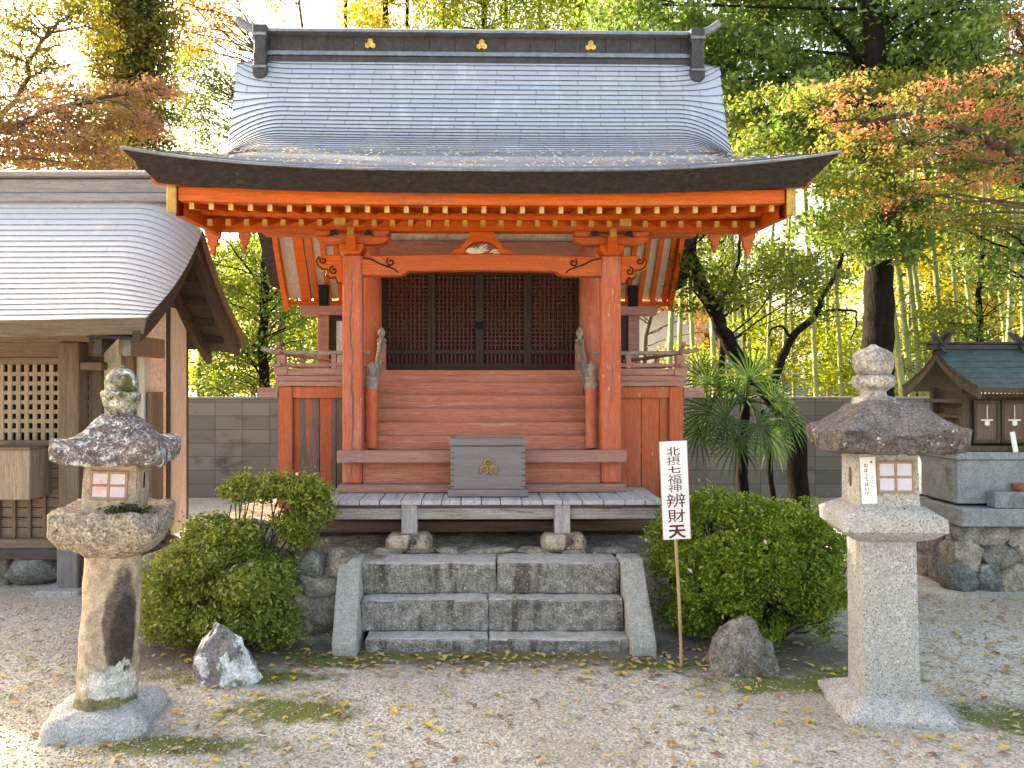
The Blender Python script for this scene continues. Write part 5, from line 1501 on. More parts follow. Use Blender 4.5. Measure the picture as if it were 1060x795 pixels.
class KRoof(Roof):
    def pt(s, u, t, lift=0.0):
        p = super().pt(u, t, lift); return (p[0] + qx, p[1], p[2])
KR = KRoof(KPD, KPZ, 0.375, 0.36, 0.012, [0, 1], [0.0, 0.02], 0.08)
KB = KRoof(KPD, KPZ, 0.375, 0.36, 0.012, [0, 1], [0.0, 0.02], 0.08, back=(5.98, 0.9))
kr = roof_rows(KR, 7, QO, 'roof', 'green_copper', hk, step=0.010, nu=8)
roof_rows(KB, 6, QO, 'rear_roof', 'green_copper', kr, step=0.010, nu=8)
roof_edge(KR, QO, 'roof_edge', 'shrine_wood', kr, th=0.035, inset=0.01, back_in=0.01, nt_=14, grow=0.0)
roof_edge(KB, QO, 'roof_edge', 'shrine_wood', kr, th=0.035, inset=0.01, back_in=0.01, nt_=14, grow=0.0)
mb = Q()
for i in range(24): x = qx - 0.33 + i * 0.0287; mb.beam((x, 5.49, 1.44), (x, 5.8, 1.565), 0.012, 0.016)
mb.build('rafters', 'shrine_wood', hk)
mb = Q()
for i in range(24): x = qx - 0.33 + i * 0.0287; mb.box(x - 0.0065, x + 0.0065, 5.482, 5.4855, 1.430, 1.446)
mb.build('rafter_tips', 'white', hk)
for sx in (-1, 1):
    for rf in (KR, KB):
        mb = Q(); T = np.linspace(0.0, 1, 12); pts = [rf.pt(1.0, t) for t in T]
        x0, x1 = qx + sx * 0.365, qx + sx * 0.345
        top = [(p[1], p[2] - 0.03) for p in pts]; bot = [(p[1], p[2] - 0.085 + 0.01 * i / 12) for i, p in enumerate(pts)]
        mb.grid([[(x0, d, z) for d, z in top], [(x1, d, z) for d, z in top], [(x1, d, z) for d, z in bot], [(x0, d, z) for d, z in bot], [(x0, d, z) for d, z in top]])
        mb.add([(x0, *top[0]), (x1, *top[0]), (x1, *bot[0]), (x0, *bot[0])], [(0, 1, 2, 3)])
        mb.build('bargeboard', 'shrine_wood', hk)
mb = Q(); mb.box(qx - 0.42, qx + 0.42, 5.945, 6.015, 1.765, 1.805); mb.box(qx - 0.44, qx + 0.44, 5.93, 6.03, 1.808, 1.825)
M['dark_ridge_wood'] = mat('dark_ridge_wood', (0.05, 0.045, 0.05), (0.035, 0.032, 0.036), 6, VX, 0.7, bump=0.2, bscale=20)
mb.build('ridge', 'dark_ridge_wood', hk, bevel=0.004)
for px in (973, 1056):
    x = X(px, 5.95)
    mb = Q(); mb.beam((x, 5.88, 1.74), (x, 6.07, 1.90), 0.022, 0.03, up=(1, 0, 0)); mb.beam((x + 0.024, 6.08, 1.74), (x + 0.024, 5.89, 1.90), 0.022, 0.03, up=(1, 0, 0))
    mb.beam((x + 0.012, 5.91, 1.80), (x + 0.06, 5.88, 1.92), 0.022, 0.026, up=(0, 1, 0)); mb.beam((x + 0.012, 5.92, 1.80), (x - 0.045, 5.95, 1.89), 0.022, 0.022, up=(0, 1, 0))
    mb.build('crossed_finial', 'dark_ridge_wood', hk, bevel=0.003)
pot = thing('offering_dish', 'small terracotta dish standing on the step of the stone pedestal', 'dish', (X(1058, 5.62), 5.63, 0.72))
mb = MB(); mb.lathe((0, 0, 0), [(0.035, 0), (0.05, 0.01), (0.058, 0.045), (0.058, 0.052), (0.052, 0.052), (0.045, 0.02), (0.002, 0.015)], 20); mb.build('dish', 'terracotta', pot, smooth=50)
plq = MB((X(1050, 5.68), 5.68, 1.0)); c_ = X(1050, 5.68)
plq.box(c_ - 0.018, c_ + 0.018, 5.676, 5.684, 1.001, 1.15)
o = plq.build('name_tag', 'white', None, bevel=0.001); o.location = (c_, 5.665, 1.0); o.rotation_euler = (R(-6), R(-6), 0)
tag(o, 'small upright white tag leaning on the pedestal before the small shrine', 'tag')

# ================================================================== FAR HOUSES
h1 = thing('house', 'pale lilac-white house with a low grey roof beyond the orange-yellow tree', 'house', (X(712, 17), 17, 0))
HO1 = (X(712, 17), 17, 0)
MB(HO1).box(X(655, 17), X(768, 17), 17, 21, 0, Z(322, 17)).build('wall', 'house_white', h1)
mb = MB(HO1); a, b = X(645, 17), X(778, 17); z = Z(321, 17)
mb.prism([(16.4, z), (16.4, z + 0.12), (19, z + 1.0), (21.6, z + 0.12), (21.6, z)], 'x', a, b); mb.build('roof', 'house_roof', h1)
mb = MB(HO1); mb.box(X(728, 17), X(742, 17), 16.97, 16.995, Z(385, 17), Z(345, 17)); w1 = mb.build('window', 'void', h1)
MB(HO1).box(X(727, 17), X(743, 17), 16.955, 16.969, Z(365.5, 17), Z(364, 17)).build('window_bar', 'house_white', w1)
h2 = thing('house', 'far beige gable house with white roof edges showing behind the dark tree trunk', 'house', (X(885, 19), 19, 0))
HO2 = (X(885, 19), 19, 0)
xa, xb, xm = X(838, 19), X(960, 19), X(905, 19)
mb = MB(HO2); mb.prism([(xa, 0), (xb, 0), (xb, Z(398, 19)), (xm, Z(368, 19)), (xa, Z(402, 19))], 'y', 19, 24); mb.build('wall', 'house_beige', h2)
mb = MB(HO2)
for (x0, z0, x1, z1) in ((xa - 0.4, Z(412, 19), xm, Z(364, 19)), (xm, Z(364, 19), xb + 0.3, Z(402, 19))):
    mb.prism([(x0, z0), (x1, z1), (x1, z1 + 0.14), (x0, z0 + 0.14)], 'y', 18.6, 24.2)
mb.build('roof', 'house_white', h2)
h3 = thing('house', 'small grey tiled roof rising just above the block wall behind the palm', 'house', (X(800, 15), 15, 0))
HO3 = (X(800, 15), 15, 0)
MB(HO3).box(X(770, 15), X(830, 15), 15, 17, 0, Z(408, 15)).build('wall', 'house_white', h3)
mb = MB(HO3); mb.prism([(14.7, Z(409, 14.7)), (16, Z(378, 16)), (17.3, Z(409, 14.7))], 'x', X(762, 15), X(838, 15)); mb.build('roof', 'house_roof', h3)
# ================================================================== VEGETATION
M['l_ever'] = leaf_mat('evergreen_leaf', [(0, (0.05, 0.10, 0.024)), (0.6, (0.10, 0.165, 0.04)), (1, (0.20, 0.25, 0.08))], 0.38, 0.32, gain=2.1)
M['l_ivy'] = leaf_mat('ivy_leaf', [(0, (0.06, 0.09, 0.024)), (0.6, (0.10, 0.125, 0.036)), (1, (0.16, 0.15, 0.04))], 0.35, 0.5, tint=((0.22, 0.17, 0.03), 0.6), hue_scale=0.9)
M['l_fresh'] = leaf_mat('backlit_green_leaf', [(0, (0.07, 0.135, 0.012)), (0.5, (0.135, 0.205, 0.016)), (1, (0.27, 0.28, 0.02))], 0.55, 0.5, tint=((0.24, 0.23, 0.016), 0.6), hue_scale=0.7, gain=1.7)
M['l_far'] = leaf_mat('far_bright_leaf', [(0, (0.09, 0.14, 0.014)), (0.5, (0.19, 0.235, 0.018)), (1, (0.34, 0.33, 0.022))], 0.55, 0.5, tint=((0.36, 0.30, 0.015), 0.6), hue_scale=0.4, gain=1.7)
M['l_mid'] = leaf_mat('mid_green_leaf', [(0, (0.04, 0.085, 0.014)), (0.6, (0.075, 0.125, 0.02)), (1, (0.14, 0.17, 0.03))], 0.42, 0.5, tint=((0.14, 0.17, 0.02), 0.5), hue_scale=0.8, gain=1.7)
M['l_yellow'] = leaf_mat('yellow_autumn_leaf', [(0, (0.20, 0.20, 0.015)), (0.5, (0.36, 0.29, 0.018)), (1, (0.45, 0.26, 0.02))], 0.5, 0.5, tint=((0.17, 0.20, 0.02), 0.7), hue_scale=0.6, gain=1.4)
M['l_gold'] = leaf_mat('golden_olive_maple_leaf', [(0, (0.16, 0.16, 0.02)), (0.5, (0.28, 0.23, 0.025)), (1, (0.36, 0.20, 0.04))], 0.45, 0.5, tint=((0.13, 0.14, 0.025), 0.7), hue_scale=0.9, gain=1.3)
M['l_orange'] = leaf_mat('orange_autumn_leaf', [(0, (0.34, 0.25, 0.03)), (0.5, (0.42, 0.20, 0.025)), (1, (0.36, 0.11, 0.03))], 0.5, 0.5, gain=1.4)
M['l_red'] = leaf_mat('reddish_maple_leaf', [(0, (0.32, 0.14, 0.125)), (0.5, (0.26, 0.15, 0.105)), (1, (0.30, 0.20, 0.09))], 0.48, 0.55, tint=((0.22, 0.16, 0.045), 0.7), hue_scale=1.3, gain=1.5)
M['l_turn'] = leaf_mat('turning_maple_leaf', [(0, (0.10, 0.135, 0.03)), (0.55, (0.17, 0.20, 0.045)), (1, (0.28, 0.25, 0.06))], 0.42, 0.55, tint=((0.52, 0.16, 0.13), 0.85, 0.50, 0.60), hue_scale=2.4, gain=1.9)
M['l_olive'] = leaf_mat('olive_maple_leaf', [(0, (0.08, 0.11, 0.025)), (0.6, (0.15, 0.17, 0.04)), (1, (0.26, 0.22, 0.05))], 0.45, 0.5, tint=((0.20, 0.23, 0.03), 0.7), hue_scale=1.2, gain=1.9)
M['l_bamboo'] = leaf_mat('bamboo_leaf', [(0, (0.11, 0.16, 0.018)), (0.5, (0.18, 0.21, 0.02)), (1, (0.29, 0.26, 0.025))], 0.5, 0.45, gain=1.6)
M['stem'] = mat('bush_stem', (0.075, 0.055, 0.042), (0.05, 0.038, 0.03), 8, G1, 0.9)
M['l_bush'] = leaf_mat('azalea_leaf', [(0, (0.10, 0.165, 0.02)), (0.6, (0.19, 0.265, 0.034)), (1, (0.34, 0.36, 0.07))], 0.38, 0.45, gain=1.9)
M['l_bush_b'] = leaf_mat('olive_bush_leaf', [(0, (0.13, 0.165, 0.032)), (0.6, (0.22, 0.265, 0.05)), (1, (0.36, 0.36, 0.095))], 0.3, 0.45, gain=1.8)
M['l_palm'] = leaf_mat('fan_palm_leaf', [(0, (0.025, 0.058, 0.012)), (0.7, (0.05, 0.09, 0.018)), (1, (0.10, 0.13, 0.025))], 0.35, 0.4, gain=1.7)
M['litter'] = leaf_mat('fallen_leaf_litter', [(0, (0.20, 0.11, 0.06)), (0.35, (0.36, 0.24, 0.14)), (0.7, (0.50, 0.40, 0.24)), (1, (0.55, 0.40, 0.06))], 0.1, 0.7)
M['yl_leaf'] = leaf_mat('yellow_fallen_leaf', [(0, (0.62, 0.44, 0.03)), (1, (0.60, 0.34, 0.03))], 0.15, 0.6)
M['roof_litter'] = leaf_mat('pale_roof_leaf', [(0, (0.42, 0.30, 0.18)), (0.6, (0.62, 0.55, 0.42)), (1, (0.52, 0.22, 0.06))], 0.1, 0.7)
LEAFN = 0

def tree(name, label, cat, trunk, r0, r1, cl, leaf, size, bark='tree_bark', flat=0.35, aspect=0.5, limbs=1.0, group=None, extra=(), mult=1.0, limb_r=0.03, seed=1, sig=0.55, wob=0.03, zbase=None, ntw=3):
    """trunk: [(px, py, D)...] bottom first; cl: [(px, py, D, rx_px, ry_px, depth_r, twigs, leaves, twig_r)]"""
    global LEAFN
    random.seed(seed)
    T = [P(*t) for t in trunk]
    base = Vector((T[0].x, T[0].y, max(0.0, min(T[0].z, 0.4)) if zbase is None else zbase))
    T[0].z = base.z - 0.1
    root = thing(name, label, cat, base, 0, group)
    off = base
    mb = MB(off)
    q = limb(mb, T, r0, r1, 10, 6, wob)
    C = []
    for (px, py, D, rx, ry, rd, tw, nl, tr) in cl:
        c = P(px, py, D); k = D / FPX
        C.append((c, (rx * k, rd, ry * k), int(tw * mult), nl, tr, 0.0))
        if random.random() < limbs:
            cand = [p for p in q if p.z < c.z + 0.2] or [q[0]]
            s = min(cand, key=lambda p: (p - c).length + 0.6 * abs(p.z - c.z + 0.5))
            mid = s.lerp(c, 0.5) + Vector((random.uniform(-.2, .2), random.uniform(-.2, .2), random.uniform(-0.05, 0.25) * (c - s).length * 0.5))
            L = limb(mb, [s, mid, c], limb_r, limb_r * 0.35, 6, 4, wob * 0.7)
            for _ in range(ntw):
                a = L[random.randint(len(L) // 2, len(L) - 1)]
                e = c + Vector((random.uniform(-1, 1) * rx * k, random.uniform(-1, 1) * rd, random.uniform(-.8, .9) * ry * k))
                limb(mb, [a, a.lerp(e, .5) + Vector((0, 0, random.uniform(-.08, .12))), e], limb_r * 0.4, limb_r * 0.12, 4, 3, wob * 0.5)
    for pts, ra, rb in extra:
        limb(mb, [P(*t) for t in pts], ra, rb, 8, 6, wob * 0.5)
    mb.build('trunk', bark, root, smooth=60)
    if C:
        pts = clumps(C, sig) - np.array(base)[None, :]
        LEAFN += len(pts)
        V, F = leaf_quads(pts, size, flat, aspect)
        arrays_mesh('crown', V, F, leaf, root)
    return root

def scatter(x0, x1, y0, y1, D0, D1, n, rx, ry, rd, tw, nl, tr, seed, hole=None):
    r = random.Random(seed); out = []
    while len(out) < n:
        px, py = r.uniform(x0, x1), r.uniform(y0, y1)
        if hole and any(((px - h[0]) / h[2]) ** 2 + ((py - h[1]) / h[3]) ** 2 < 1 for h in hole): continue
        k = r.uniform(0.7, 1.3)
        out.append((px, py, r.uniform(D0, D1), rx * k, ry * k, rd * k, int(tw * k), nl, tr))
    return out

# ---- left of the hall
cl = [(136 + random.uniform(-6, 6), y, 12.3, 45, 26, 0.55, 85, 26, 0.09) for y in range(-70, 230, 22)]
cl += [(100, 5, 12.2, 34, 18, .4, 30, 24, .1), (175, 30, 12.2, 22, 26, .4, 24, 24, .1), (112, 60, 12.1, 22, 14, .4, 20, 24, .1)]
tree('ivy_clad_tree', 'tall straight tree trunk wrapped in ivy behind the left hall roof', 'tree', [(138, 430, 12.5), (138, 200, 12.5), (141, -90, 12.5)], 0.36, 0.28, cl, 'l_ivy', (0.06, 0.10), flat=0.2, limbs=0.15, seed=3)
cl = [(30, 110, 9, 48, 12, .6, 26, 22, .09), (88, 96, 9.2, 30, 10, .5, 16, 22, .09), (15, 140, 9, 40, 12, .6, 26, 22, .09), (75, 130, 9, 40, 12, .6, 24, 22, .09), (130, 104, 9.3, 32, 10, .5, 18, 22, .09), (172, 92, 9.4, 26, 8, .4, 14, 22, .08),
      (50, 158, 9, 50, 12, .6, 30, 22, .09), (110, 150, 9, 36, 13, .6, 24, 22, .09), (5, 168, 9, 30, 14, .6, 20, 22, .09), (150, 130, 9.2, 24, 10, .5, 14, 22, .08), (-40, 120, 9, 40, 20, .6, 30, 22, .09), (-50, 60, 9, 40, 24, .7, 26, 22, .09), (105, 125, 9, 30, 10, .5, 16, 20, .09), (100, 172, 9.1, 40, 9, .5, 20, 20, .09)]
tree('maple_tree', 'reddish brown maple spreading level sprays over the left hall roof', 'tree', [(-75, 500, 9.3), (-60, 260, 9.2), (-20, 160, 9.1), (40, 118, 9), (110, 100, 9)], 0.08, 0.02, [(a, b, c, d, e, f, int(g * 2.0), h, i_) for a, b, c, d, e, f, g, h, i_ in cl], 'l_red', (0.045, 0.07), flat=0.5, sig=0.3, seed=4, limb_r=0.02)
cl = [(22, 36, 11, 22, 10, .5, 14, 22, .1), (50, 66, 11, 24, 12, .5, 16, 22, .1), (15, 62, 11, 18, 10, .5, 12, 20, .1), (75, 18, 11, 20, 12, .5, 14, 22, .1), (92, 6, 11, 20, 12, .5, 14, 22, .1), (40, 4, 11, 16, 8, .5, 8, 20, .1), (-30, 30, 11, 36, 40, .8, 40, 22, .1), (110, 36, 11, 14, 14, .4, 8, 20, .1), (35, 92, 11, 24, 7, .5, 10, 20, .1), (60, 140, 11, 36, 10, .5, 14, 20, .1), (30, 168, 11, 36, 8, .5, 14, 20, .1), (128, 160, 11, 26, 10, .4, 12, 20, .1)]
tree('maple_tree', 'golden green maple at the upper left edge with white sky between its sprays', 'tree', [(-30, 500, 11.2), (-25, 200, 11.2), (20, 90, 11), (50, 30, 11)], 0.07, 0.02, cl + scatter(-10, 125, 0, 175, 10.6, 11.6, 16, 22, 8, .5, 9, 20, .1, 105), 'l_gold', (0.05, 0.075), mult=1.5, flat=0.45, sig=0.35, seed=5, limb_r=0.02)
cl = [(205, 8, 13, 26, 10, .5, 20, 22, .1), (232, 18, 13, 18, 10, .4, 14, 22, .1), (190, 26, 13, 16, 10, .4, 12, 20, .1), (212, 38, 13, 18, 8, .4, 12, 20, .1), (240, -10, 13, 26, 10, .4, 16, 20, .1), (196, 52, 13, 14, 8, .4, 8, 18, .1)]
tree('maple_tree', 'orange maple crown at the top between the ivy clad trunk and the ridge', 'tree', [(292, 430, 13.2), (290, 250, 13.2), (286, 120, 13.1), (276, 62, 13)], 0.07, 0.03, cl + scatter(182, 250, -20, 50, 12.6, 13.4, 10, 16, 8, .4, 9, 18, .1, 106), 'l_orange', (0.05, 0.075), flat=0.45, sig=0.35, seed=6, limb_r=0.018)
cl = scatter(176, 250, 48, 158, 14, 15, 54, 15, 11, .4, 9, 15, .11, 7)
tree('slender_tree', 'slender small-leaved tree beside the upper left roof corner, sky showing through', 'tree', [(262, 430, 14.5), (264, 220, 14.5), (262, 150, 14.5), (258, 110, 14.5)], 0.06, 0.02, cl, 'l_mid', (0.05, 0.075), limbs=0.7, seed=7, limb_r=0.015)
# lower left, between the two roofs
cl = scatter(200, 320, 245, 405, 10.6, 12.2, 44, 20, 14, .5, 13, 18, .11, 8)
ex = [([(273, 330, 11), (300, 300, 11), (322, 275, 11)], .02, .006), ([(272, 350, 11), (302, 336, 11), (330, 318, 11)], .018, .006), ([(273, 300, 11), (250, 270, 11), (235, 250, 11)], .02, .006), ([(272, 392, 11), (250, 360, 11), (222, 345, 11)], .022, .006), ([(272, 376, 11), (295, 356, 11), (318, 352, 11)], .016, .005)]
tree('slender_tree', 'slender dark-stemmed tree with backlit leaves between the two roofs', 'tree', [(276, 440, 11), (274, 380, 11), (272, 330, 11), (276, 240, 11), (270, 150, 11)], 0.085, 0.05, cl, 'l_mid', (0.05, 0.08), 'dark_bark', extra=ex, seed=9, limb_r=0.014, wob=0.015)
cl = scatter(196, 350, 245, 408, 12.6, 14, 44, 18, 14, .5, 13, 17, .12, 10)
tree('young_tree', 'young tree with bright yellow-green backlit leaves seen left of the shrine hall', 'tree', [(208, 440, 12.8), (207, 350, 12.8), (212, 300, 12.8), (240, 250, 12.8)], 0.07, 0.03, cl, 'l_fresh', (0.05, 0.08), seed=11, limb_r=0.014, wob=0.02)
cl = scatter(180, 420, 210, 415, 17, 20, 60, 30, 22, .8, 18, 16, .18, 12)
tree('bright_tree', 'broad yellow-green tree far behind the slender trees left of the shrine', 'tree', [(330, 430, 18), (332, 330, 18), (320, 230, 18)], 0.14, 0.05, cl, 'l_far', (0.09, 0.14), seed=13, limb_r=0.025)

# ---- behind the ridge
for i, (px, lab, m_) in enumerate(((398, 'thin-stemmed yellow-green tree above the left half of the shrine ridge', 'l_yellow'), (500, 'yellow-green leafy tree above the middle of the shrine ridge', 'l_fresh'), (600, 'yellow-green tree above the right half of the shrine ridge, beside the evergreen', 'l_fresh'))):
    cl = scatter(px - 58, px + 58, -75, 45, 18, 20, 42, 24, 16, .8, 17, 16, .18, 20 + i)
    if i == 0: cl = [c for c in cl if c[0] > 362]
    tree('tall_tree', lab, 'tree', [(px - 10, 430, 19), (px - 8, 200, 19), (px, 60, 19), (px - 4, -90, 19)], 0.13, 0.06, cl, m_, (0.08, 0.12), 'dark_bark', seed=30 + i, limb_r=0.02, extra=[([(px - 41, 430, 19.2), (px - 40, 100, 19.2), (px - 42, -80, 19.2)], .07, .04), ([(px + 26, 430, 19.2), (px + 24, 100, 19.2), (px + 22, -80, 19.2)], .06, .04)])
cl = scatter(255, 350, -60, 22, 19, 21, 7, 18, 9, .5, 7, 14, .14, 28)
tree('tall_tree', 'sparse far tree touching the white sky left of the shrine ridge', 'tree', [(330, 430, 20), (325, 200, 20), (310, -20, 20)], 0.1, 0.03, cl, 'l_mid', (0.08, 0.12), seed=29, limb_r=0.016)

# ---- right side
cl = scatter(618, 905, -70, 175, 9.6, 12.4, 140, 26, 15, .5, 21, 20, .10, 40, hole=[(768, 78, 18, 16), (812, 215, 50, 40), (640, 150, 40, 60), (850, 45, 14, 10), (700, 60, 10, 8), (800, 130, 12, 8), (735, 20, 12, 8)])
cl += scatter(850, 950, 150, 262, 8.4, 9.0, 16, 24, 14, .4, 20, 20, .10, 39) + scatter(760, 860, 90, 170, 8.6, 9.6, 14, 26, 12, .4, 18, 20, .10, 38)
cl += scatter(880, 1040, -70, 110, 9.2, 11, 40, 26, 15, .7, 20, 20, .13, 41)
ex = [([(905, 160, 9.6), (860, 70, 10), (790, 60, 10.4), (720, 30, 10.6)], .07, .02), ([(906, 120, 9.6), (940, 40, 10), (980, -10, 10.2)], .06, .02), ([(904, 90, 9.7), (850, 10, 10.2), (780, -40, 10.5)], .06, .02)]
tree('evergreen_tree', 'tall dark evergreen with a thick black trunk rising behind the right stone lantern', 'tree', [(908, 520, 9.3), (908, 400, 9.3), (909, 300, 9.3), (907, 180, 9.4), (905, 60, 9.6), (900, -80, 9.8)], 0.235, 0.10, cl, 'l_ever', (0.07, 0.11), 'dark_bark', extra=ex, limbs=0.22, wob=0.012, seed=42, limb_r=0.025)
cl = [(832, 100, 7.6, 28, 8, .4, 16, 22, .07), (870, 92, 7.6, 26, 9, .4, 16, 22, .07), (905, 118, 7.5, 34, 10, .5, 22, 22, .07), (868, 122, 7.6, 28, 8, .4, 18, 22, .07), (950, 100, 7.5, 34, 9, .5, 20, 22, .07), (1000, 88, 7.5, 30, 9, .5, 20, 22, .07), (890, 146, 7.5, 30, 9, .4, 20, 22, .07), (940, 138, 7.4, 30, 9, .5, 20, 22, .07),
      (990, 122, 7.4, 36, 9, .5, 22, 22, .07), (1040, 108, 7.4, 30, 10, .5, 20, 22, .07), (915, 170, 7.5, 34, 9, .5, 22, 22, .07), (970, 160, 7.4, 34, 9, .5, 22, 22, .07), (1030, 148, 7.4, 34, 10, .5, 22, 22, .07), (880, 190, 7.6, 26, 8, .4, 16, 22, .07), (935, 198, 7.5, 34, 9, .5, 22, 22, .07), (1000, 190, 7.4, 36, 10, .5, 22, 22, .07),
      (1060, 175, 7.4, 30, 12, .5, 22, 22, .07), (900, 216, 7.6, 28, 7, .4, 14, 20, .07), (960, 226, 7.5, 28, 8, .4, 14, 20, .07), (860, 152, 7.7, 20, 8, .4, 12, 20, .07), (1080, 120, 7.4, 34, 20, .5, 26, 22, .07), (850, 176, 7.7, 18, 6, .4, 8, 20, .07)]
tree('maple_tree', 'maple with level sprays turning red and orange over the right stone lantern', 'tree', [(1150, 640, 7.4), (1140, 400, 7.4), (1110, 240, 7.4), (1050, 160, 7.4), (980, 130, 7.4), (900, 125, 7.5)], 0.12, 0.02, [(a, b, c, d, e, f, int(g * 1.05), h, i_) for a, b, c, d, e, f, g, h, i_ in cl], 'l_turn', (0.035, 0.055), flat=0.5, sig=0.28, seed=43, limb_r=0.016, zbase=0.0)
cl = scatter(775, 1080, 75, 235, 8.2, 9.0, 28, 30, 8, .4, 13, 20, .09, 143, hole=[(820, 215, 40, 30), (905, 330, 60, 70)])
tree('maple_tree', 'olive green maple layered behind the sprays of the turning maple', 'tree', [(1170, 640, 8.6), (1165, 400, 8.6), (1120, 230, 8.6), (1040, 170, 8.6), (950, 150, 8.6)], 0.11, 0.02, cl, 'l_olive', (0.04, 0.06), flat=0.5, sig=0.3, seed=144, limb_r=0.012, zbase=0.0)
cl = [(1040, 20, 10, 28, 14, .5, 24, 20, .1), (1015, 40, 10, 18, 10, .5, 14, 20, .1), (1055, 50, 10, 20, 14, .5, 18, 20, .1), (1085, 30, 10, 30, 30, .5, 30, 20, .1), (1035, -20, 10, 36, 16, .5, 26, 20, .1)]
tree('maple_tree', 'orange yellow maple crown in the top right corner', 'tree', [(1100, 520, 10.2), (1095, 250, 10.2), (1070, 90, 10.1), (1050, 20, 10)], 0.09, 0.03, cl, 'l_orange', (0.045, 0.07), flat=0.4, sig=0.35, seed=44, limb_r=0.016)
cl = scatter(1000, 1070, 40, 170, 8.6, 9.6, 22, 22, 14, .4, 16, 20, .1, 45) + scatter(985, 1080, 225, 300, 9.4, 9.8, 8, 18, 12, .4, 10, 18, .1, 46)
tree('evergreen_tree', 'dark green evergreen at the right edge behind the turning maple', 'tree', [(1075, 520, 9.6), (1072, 300, 9.6), (1060, 120, 9.5)], 0.10, 0.04, cl, 'l_ever', (0.06, 0.10), 'dark_bark', seed=47, limb_r=0.018)
# curved tree beside the hall
cl = scatter(696, 872, 160, 300, 7.2, 8.4, 40, 19, 10, .4, 12, 20, .08, 48, hole=[(820, 225, 40, 32)]) + scatter(705, 770, 280, 330, 7.2, 7.8, 6, 15, 9, .3, 9, 18, .07, 49)
cl += [(845, 300, 7.5, 26, 8, .3, 10, 18, .07), (800, 300, 7.6, 24, 8, .3, 9, 18, .07), (870, 240, 7.6, 30, 16, .4, 18, 20, .08), (855, 330, 7.5, 24, 8, .3, 9, 18, .07)]
ex = [([(795, 408, 7.6), (803, 388, 7.6), (819, 350, 7.6), (843, 328, 7.6), (852, 305, 7.6), (864, 286, 7.6), (872, 262, 7.6)], .055, .018), ([(843, 328, 7.6), (862, 321, 7.6), (886, 322, 7.6)], .02, .010), ([(886, 322, 7.6), (886, 338, 7.6), (880, 352, 7.6)], .010, .006),
      ([(818, 350, 7.6), (810, 338, 7.6), (800, 340, 7.6), (795, 348, 7.6)], .016, .007), ([(740, 312, 7.6), (755, 298, 7.6), (764, 272, 7.6), (766, 240, 7.6)], .025, .012), ([(738, 322, 7.6), (718, 300, 7.6), (710, 268, 7.6)], .016, .008), ([(716, 262, 7.6), (700, 248, 7.6), (690, 238, 7.6)], .02, .01)]
tree('leaning_tree', 'leaning forked tree with a crooked dark trunk right of the shrine hall', 'tree', [(829, 530, 7.6), (823, 456, 7.6), (806, 420, 7.6), (785, 396, 7.6), (758, 362, 7.6), (738, 320, 7.6), (722, 285, 7.6), (714, 250, 7.6), (720, 200, 7.6)], 0.105, 0.05, cl, 'l_mid', (0.04, 0.065), 'dark_bark', extra=ex, limbs=0.2, seed=50, limb_r=0.012, wob=0.008, zbase=0.0)

# bright growth beyond the wall on the right
cl = scatter(930, 1090, 215, 400, 10.6, 11.4, 20, 22, 14, .5, 12, 18, .11, 155)
tree('slender_tree', 'green-leaved slender tree among the bamboo above the small shrine', 'tree', [(1015, 450, 11), (1014, 330, 11), (1020, 220, 11)], 0.06, 0.03, cl, 'l_mid', (0.05, 0.08), 'dark_bark', seed=156, limb_r=0.012)
cl = scatter(690, 880, 180, 320, 11, 12.5, 26, 22, 14, .5, 12, 18, .11, 157, hole=[(825, 235, 50, 40), (715, 330, 30, 30)])
tree('slender_tree', 'green-leaved slender tree beyond the wall behind the leaning tree', 'tree', [(745, 450, 11.6), (748, 330, 11.6), (742, 200, 11.6)], 0.06, 0.03, cl, 'l_mid', (0.05, 0.08), 'dark_bark', seed=158, limb_r=0.012)
cl = scatter(690, 870, 330, 405, 11.5, 13, 26, 20, 12, .5, 11, 17, .11, 51, hole=[(715, 350, 22, 24), (815, 345, 24, 30)]) + scatter(720, 800, 250, 330, 12, 13.5, 14, 20, 14, .5, 10, 16, .11, 52)
tree('young_tree', 'bright green young maple beyond the block wall behind the palm', 'tree', [(775, 450, 12.5), (772, 380, 12.5), (765, 300, 12.5)], 0.06, 0.03, cl, 'l_fresh', (0.05, 0.08), seed=53, limb_r=0.012, flat=0.45, sig=0.4)
cl = scatter(850, 1010, 330, 408, 11.5, 13, 34, 20, 12, .5, 12, 17, .11, 54)
tree('young_tree', 'bright yellow-green young tree beyond the block wall behind the right stone lantern', 'tree', [(955, 450, 12.5), (952, 380, 12.5), (945, 320, 12.5)], 0.06, 0.03, cl, 'l_fresh', (0.05, 0.08), seed=55, limb_r=0.012, flat=0.45, sig=0.4)
cl = scatter(925, 1085, 190, 330, 14, 16, 46, 22, 16, .6, 15, 17, .14, 56)
tree('autumn_tree', 'bright golden yellow tree glowing behind the bamboo at the right edge', 'tree', [(1030, 450, 15), (1030, 300, 15), (1025, 200, 15)], 0.10, 0.04, cl, 'l_yellow', (0.07, 0.11), seed=57, limb_r=0.016)
cl = scatter(645, 740, 285, 330, 15, 16, 14, 16, 9, .5, 10, 16, .12, 58) + scatter(690, 740, 330, 370, 15, 16, 5, 14, 8, .4, 6, 14, .12, 59)
tree('autumn_tree', 'orange-yellow tree in front of the pale house wall right of the shrine hall', 'tree', [(668, 450, 15.5), (668, 360, 15.5), (680, 300, 15.5)], 0.07, 0.03, cl, 'l_orange', (0.06, 0.09), seed=60, limb_r=0.014)
cl = scatter(880, 1110, 180, 420, 19, 22, 76, 30, 22, .8, 19, 16, .2, 61)
